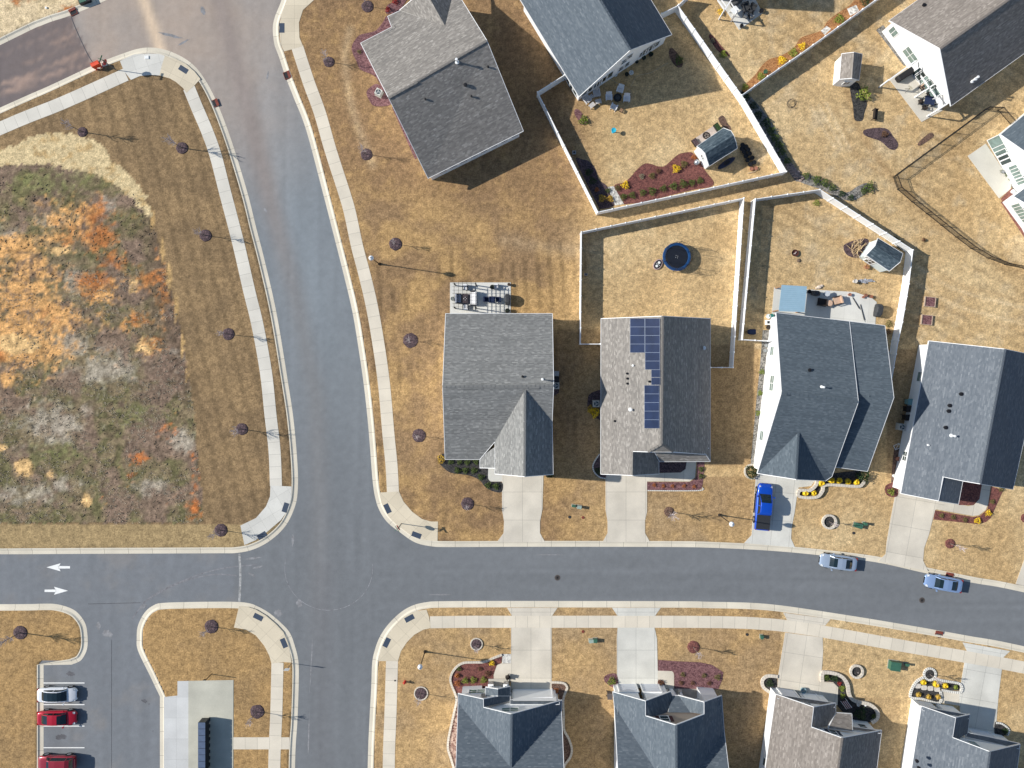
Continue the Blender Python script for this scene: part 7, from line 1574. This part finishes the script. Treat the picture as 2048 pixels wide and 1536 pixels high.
q = MB(); [q.bar((w.x - .3, w.y + s * .2, .3), (w.x + .8, w.y + s * .25, .45), .04) for s in (-1, 1)]; q.build('handle', teak, t)
# brush pile, fire pits
w = W(1712, 494); q = MB(); bw = mat('dry_branches', (.50, .36, .20), .85, .25, 6); r3 = random.Random(12)
for k in range(34):
    a = r3.uniform(.3, 2.6) if k % 2 else r3.uniform(3.6, 5.6); p = Vector((w.x + r3.uniform(-.8, .5), w.y + r3.uniform(-.8, .8), r3.uniform(.1, .6))); L_ = r3.uniform(.5, 1.5)
    q.cone(p, p + Vector((math.cos(a) * L_, math.sin(a) * L_, r3.uniform(-.05, .3))), .05, .015, 5, False)
tag(q.build('brush_pile', bw), 'pile of bare cut branches beside the slate shed', 'brush pile', kind='stuff')
w = W(1589, 506.5); t = thing('fire_pit', tuple(w), 'small rusty fire pit with ash on the pergola yard lawn', 'fire pit'); q = MB(); q.lathe(w, [(.30, 0), (.42, .25), (.44, .26), (.38, .18), (.0, .08)], 14); q.build('bowl', mat('burnt_iron', (.07, .02, .015), .8, .3, 8), t); q = MB(); 
for k in range(5): q.bar((w.x - .2 + .06 * k, w.y - .12, .2), (w.x + .2 - .04 * k, w.y + .14, .24), .07)
q.build('charred_logs', mat('ash', (.45, .36, .33), .9, .3, 8), t)
w = W(1597.5, 521); q = MB(); q.lathe(w, [(.24, 0), (.22, .1), (.12, .16), (0, .17)], 12); tag(q.build('tree_stump', mat('stump', (.14, .10, .07), .9, .3, 8)), 'dark low stump below the fire pit', 'stump')
w = W(1582, 208); t = thing('wire_ring', tuple(w), 'round wire plant ring on the lawn right of the hedge', 'plant ring'); q = MB()
for z in (.02, .3, .55): q.f += []; rb = ribbon([(w.x + .5 * math.cos(k * .4), w.y + .5 * math.sin(k * .4)) for k in range(16)], [-.02, .02], [z, z], True); q.add(rb.v, rb.f)
for k in range(8): a = k * .785; q.bar((w.x + .5 * math.cos(a), w.y + .5 * math.sin(a), 0), (w.x + .5 * math.cos(a), w.y + .5 * math.sin(a), .56), .02)
q.build('wire', iron, t)
# raised beds
for x, y, s in ((1858.5, 604, 'upper'), (1852, 640, 'lower')):
    w = W(x, y); t = thing('raised_bed', tuple(w), s + ' wooden raised bed right of the pergola yard fence', 'raised bed', 'wooden raised beds'); M = Matrix.Translation(w) @ Matrix.Rotation(R(-6), 4, 'Z')
    for a_ in ((-.68, .68, -.62, -.55), (-.68, .68, .55, .62), (-.68, -.61, -.55, .55), (.61, .68, -.55, .55)): q = MB(); q.box(*a_, 0, .28, M); q.build('board', mat('raw_boards', (.40, .31, .24), .85, .15, 8), t)
    q = MB(); q.box(-.61, .61, -.55, .55, 0, .2, M); q.build('soil', m_plum, t)
# right hand yard: swing seat, patio set
w = W(1747, 231); t = thing('garden_bench', tuple(w), 'dark wooden bench on the lawn below the weathered shed', 'bench'); M = Matrix.Translation(w) @ Matrix.Rotation(R(84), 4, 'Z')
for nm_, bx_ in (('seat', (-.65, .65, -.3, .2, .42, .47)), ('backrest', (-.65, .65, .2, .27, .42, .95)), ('armrest', (-.68, -.6, -.3, .25, .6, .65)), ('armrest', (.6, .68, -.3, .25, .6, .65)), ('leg', (-.64, -.57, -.28, -.21, 0, .6)), ('leg', (.57, .64, -.28, -.21, 0, .6)), ('leg', (-.64, -.57, .2, .27, 0, .42)), ('leg', (.57, .64, .2, .27, 0, .42))): q = MB(); q.box(*bx_, M); q.build(nm_, dkbr, t)
w = W(1808, 151); t = thing('covered_furniture', tuple(w), 'long black covered furniture beside the white pergola beam', 'covered furniture'); M = Matrix.Translation(w) @ Matrix.Rotation(R(33), 4, 'Z'); q = loft([(-1.25, .3, .0, .7), (-1.1, .4, 0, .85), (1.0, .42, 0, .85), (1.2, .34, 0, .75)], 16, 6); q.v = [tuple(M @ Vector(v)) for v in q.v]; q.build('cover', blackm, t)
w = W(1832, 180); t = thing('pergola', tuple(w), 'white open pergola over the upper right patio', 'pergola')
def bm2(a_, b_, z=2.6, w_=.14, h_=.2, nm_='beam'): p, r = W(*a_, z), W(*b_, z); q = MB(); q.bar(p, r, w_, h_); q.build(nm_, trim, t)
bm2((1779, 159), (1831, 122)); bm2((1852, 180), (1868, 168.5)); bm2((1877, 219), (1900, 204)); bm2((1841.5, 152), (1885, 212.5), w_=.09); bm2((1829, 142), (1841, 133), w_=.08); bm2((1866, 198), (1881, 188), w_=.07)
for x, y in ((1779, 159), (1852, 180), (1877, 219)): p = W(x, y, 2.6); q = MB(); q.box(p.x - .08, p.x + .08, p.y - .08, p.y + .08, 0, 2.5); q.build('post', trim, t)
table('dark blue dining table under the right pergola', 1853, 205, R(-10), 1.25, 1.05, .74, navy)
for i, (x, y, a, s) in enumerate([(1838.5, 205.5, 90, 'left of'), (1846, 217, 170, 'below'), (1868, 208, -90, 'right of'), (1855, 190, 10, 'above')]): armchair('dark wire chair %s the dark blue dining table' % s, .52, .5, MATS['black_metal'], MATS['dark_wicker'] if s != 'right of' else greym, x, y, R(a), 'chair', 'patio_chair', group='wire chairs at the dining table')
armchair('dark framed chair beside the patio doors', .6, .6, MATS['black_metal'], tanm, 1842, 176, R(40), 'chair', 'patio_chair'); w = W(1812, 182); t = thing('plant_stand', tuple(w), 'spindly plant stand on the upper right patio', 'plant stand'); q = MB()
for k in range(3): a = k * 2.09; q.bar((w.x + .3 * math.cos(a), w.y + .3 * math.sin(a), .05), (w.x, w.y, .9), .03)
q.build('leg', MATS['black_metal'], t); q = shrub_mesh('olive', 8, 60); q.v = [(v[0] * .35 + w.x, v[1] * .35 + w.y, v[2] * .4 + .8) for v in q.v]; q.build('plant', leaf_mat('olive'), t)
# top yard patio
w = W(1456, 10); t = thing('pergola', tuple(w), 'white pergola beams over the patio at the top edge', 'pergola'); bm2((1435, 0), (1449, 20), w_=.1); bm2((1449, 20), (1464, -3)); bm2((1443, 0), (1452, 12), w_=.07); bm2((1461, 5), (1474, 24), w_=.05)
for x, y in ((1449, 20), (1474, 24)): p = W(x, y, 2.6); q = MB(); q.box(p.x - .07, p.x + .07, p.y - .07, p.y + .07, 0, 2.5); q.build('post', trim, t)
grill(1472, 6, R(38), 1.6, .75, 1.1, 'black covered grill on the patio at the top edge'); table('white folding table at the top edge patio', 1466, 25, R(-50), .75, .9, .7, whitep)
armchair('dark slatted lounge on the top edge patio, left one', .85, 1.0, covm, covm, 1490, 17, R(20), 'chair', 'patio_chair'); armchair('dark slatted lounge on the top edge patio, right one', .85, 1.0, covm, covm, 1502, 20, R(-30), 'chair', 'patio_chair')
armchair('wire chair at the lower patio edge, left one', .55, .55, MATS['black_metal'], greym, 1489, 33.5, R(160), 'chair', 'patio_chair'); armchair('wire chair at the lower patio edge, right one', .55, .55, MATS['black_metal'], greym, 1500, 35, R(200), 'chair', 'patio_chair')
pot(1521, 24, .26, .5, blackm, 'black pot at the right corner of the top edge patio'); pot(1481.5, 54, .22, .5, blackm, 'black pot at the lower corner of the top edge patio'); pot(1529.5, 145, .26, .4, gbox, 'green rimmed pot in the straw bed by the top fence', 'green')
# right edge patio pots
for i, (x, y, r) in enumerate([(2003.5, 344, .2), (2027, 370, .25), (2031, 377, .22), (2023.5, 384, .27)]): pot(x, y, r, .3, whitep if i else greym, '%s round white pot from the top beside the right edge patio' % ORD[i], None, 'pots beside the right edge patio')
# air conditioners and bins
def acunit(x, y, rot, label):
    t = thing('air_conditioner', (0, 0, 0), label, 'air conditioner', world_parts=False); q = MB(); q.box(-.45, .45, -.45, .45, 0, .1); q.build('pad', MATS['kerb_concrete'], t)
    q = MB(); q.box(-.38, .38, -.38, .38, .1, .85); q.build('cabinet', mat('ac_cabinet', (.50, .50, .46), .5, .1, 5), t); q = MB(); q.lathe((0, 0, 0), [(.31, .85), (.31, .862), (0, .862)], 20); q.build('fan_opening', mat('ac_dark', (.03, .05, .06), .5, .2, 6), t)
    q = MB()
    for k in range(3): a = k * 2.09; q.bar((0, 0, .87), (.27 * math.cos(a), .27 * math.sin(a), .868), .14, .012)
    q.build('fan_blades', greym, t); return at(t, x, y, rot)
acunit(759, 188, R(-28), 'air conditioner in the plum bed beside the brown grey house'); acunit(1191.5, 807, 0, 'air conditioner between the corner house and the solar house'); acunit(1111.5, 771, 0, 'air conditioner tucked against the corner house eave'); acunit(1798, 853, R(-8), 'air conditioner beside the right edge house')
def bin_(x, y, m, label, lid=None):
    w = W(x, y); t = thing('wheeled_bin', tuple(w), label, 'bin'); q = MB(); v0 = .26; q.add([(w.x + sx * .24, w.y + sy * .26, 0) for sx, sy in ((-1, -1), (1, -1), (1, 1), (-1, 1))] + [(w.x + sx * .30, w.y + sy * .36, 1.0) for sx, sy in ((-1, -1), (1, -1), (1, 1), (-1, 1))], [(3, 2, 1, 0), (4, 5, 6, 7), (0, 1, 5, 4), (1, 2, 6, 5), (2, 3, 7, 6), (3, 0, 4, 7)]); q.build('body', m, t)
    q = MB(); q.box(w.x - .32, w.x + .32, w.y - .38, w.y + .38, 1.0, 1.06); q.build('lid', lid or m, t)
    for s in (-1, 1): q = MB(); q.cone((w.x - .28, w.y + s * .28, .1), (w.x - .28, w.y + s * .33, .1), .1, .1, 10); q.build('wheel', tyre, t)
bin_(1112, 748, blackm, 'upper black wheeled bin at the corner house', greym); bin_(1112, 758, blackm, 'lower black wheeled bin with yellow patch at the corner house')
bin_(1810, 817, blackm, 'upper black wheeled bin beside the right edge house'); bin_(1808, 834, blackm, 'lower black wheeled bin beside the right edge house'); bin_(1813, 803, mat('pale_teal_bin', (.16, .30, .31), .5, .1), 'pale teal bin beside the right edge house'); bin_(1218, 1386, mat('taupe_bin', (.09, .075, .07), .6, .1), 'dark bin left of the two garage doors')
w = W(1794, 893); t = thing('lattice_frame', tuple(w), 'white square lattice frame leaning beside the right edge house', 'frame'); M = Matrix.Translation(w) @ Matrix.Rotation(R(25), 4, 'Z'); q = MB()
for a_ in ((-.4, .4, -.3, -.25), (-.4, .4, .25, .3), (-.4, -.35, -.25, .25), (.35, .4, -.25, .25)): q.box(*a_, .05, .1, M)
q.box(-.36, .36, -.02, .02, .05, .09, M @ Matrix.Rotation(R(35), 4, 'Z')); q.build('frame', whitep, t)
pot(1793, 917, .27, .5, terr, 'orange clay jar beside the right edge house wall'); pot(1786, 951, .2, .3, whitep, 'white pot beside the right edge house wall', 'pale')
ubox(1597, 1379, -8, .3, .22, .35, mat('pale_teal_box', (.20, .32, .35), .5, .1), 'pale teal tub before the right garage door of the taupe roofed house') if False else None
w = W(1690, 1406); t = thing('flag_bench', tuple(w), 'slatted striped deck chair in the black garden bed', 'chair'); M = Matrix.Translation(w) @ Matrix.Rotation(R(-55), 4, 'Z')
for k in range(7): q = MB(); q.box(-.55, .55, -.35 + k * .1, -.29 + k * .1, .3 + k * .06, .34 + k * .06, M); q.build('slat', mat('slat_red', (.40, .10, .08), .6, .1) if k % 2 else whitep, t)
for s in (-1, 1): q = MB(); q.box(s * .5 - .03, s * .5 + .03, -.35, -.3, 0, .34, M); q.box(s * .5 - .03, s * .5 + .03, .3, .35, 0, .7, M); q.build('leg', whitep, t)
pot(1715, 1408, .2, .3, whitep, 'white rimmed pot in the round end of the black bed', 'pale'); pot(1729, 1409, .14, .25, whitep, 'small white pot right of the white rimmed one')
w = W(1605, 1379); t = thing('tub', tuple(w), 'pale blue tub before the garage of the taupe roofed house', 'tub'); q = MB(); q.lathe(w, [(.28, .03), (.36, .4), (.34, .4), (.26, .1)], 14); q.build('body', mat('pale_blue_tub', (.22, .33, .38), .5, .1), t); q = MB(); q.bar((w.x - .3, w.y, .42), (w.x + .3, w.y, .42), .05); q.build('handle', greym, t)
armchair('small dark bistro chair at the first lower house walk', .5, .5, MATS['black_metal'], dkbr, 1016, 1352, R(30), 'chair', 'patio_chair')
w = W(93, 16); q = MB(); q.lathe(w, [(.14, 0), (.14, .12), (0, .14)], 10); tag(q.build('survey_cap', whitep), 'small white pipe cap on the pale straw at top left', 'pipe cap')
w = W(294, 115); q = MB(); q.box(w.x - .25, w.x + .25, w.y - .2, w.y + .2, .03, .12); tag(q.build('white_block', whitep), 'small white block on the top left corner ramp', 'block')
w = W(172, 3); t = thing('dark_planter', tuple(w), 'dark object on the grass at the top left edge', 'planter'); M = Matrix.Translation(w) @ Matrix.Rotation(R(20), 4, 'Z'); q = MB(); q.box(-.7, .7, -.35, .35, 0, .5, M); q.build('body', blackm, t); q = MB(); q.box(-.6, .3, -.25, .25, .5, .55, M); q.build('lid', gbox, t)
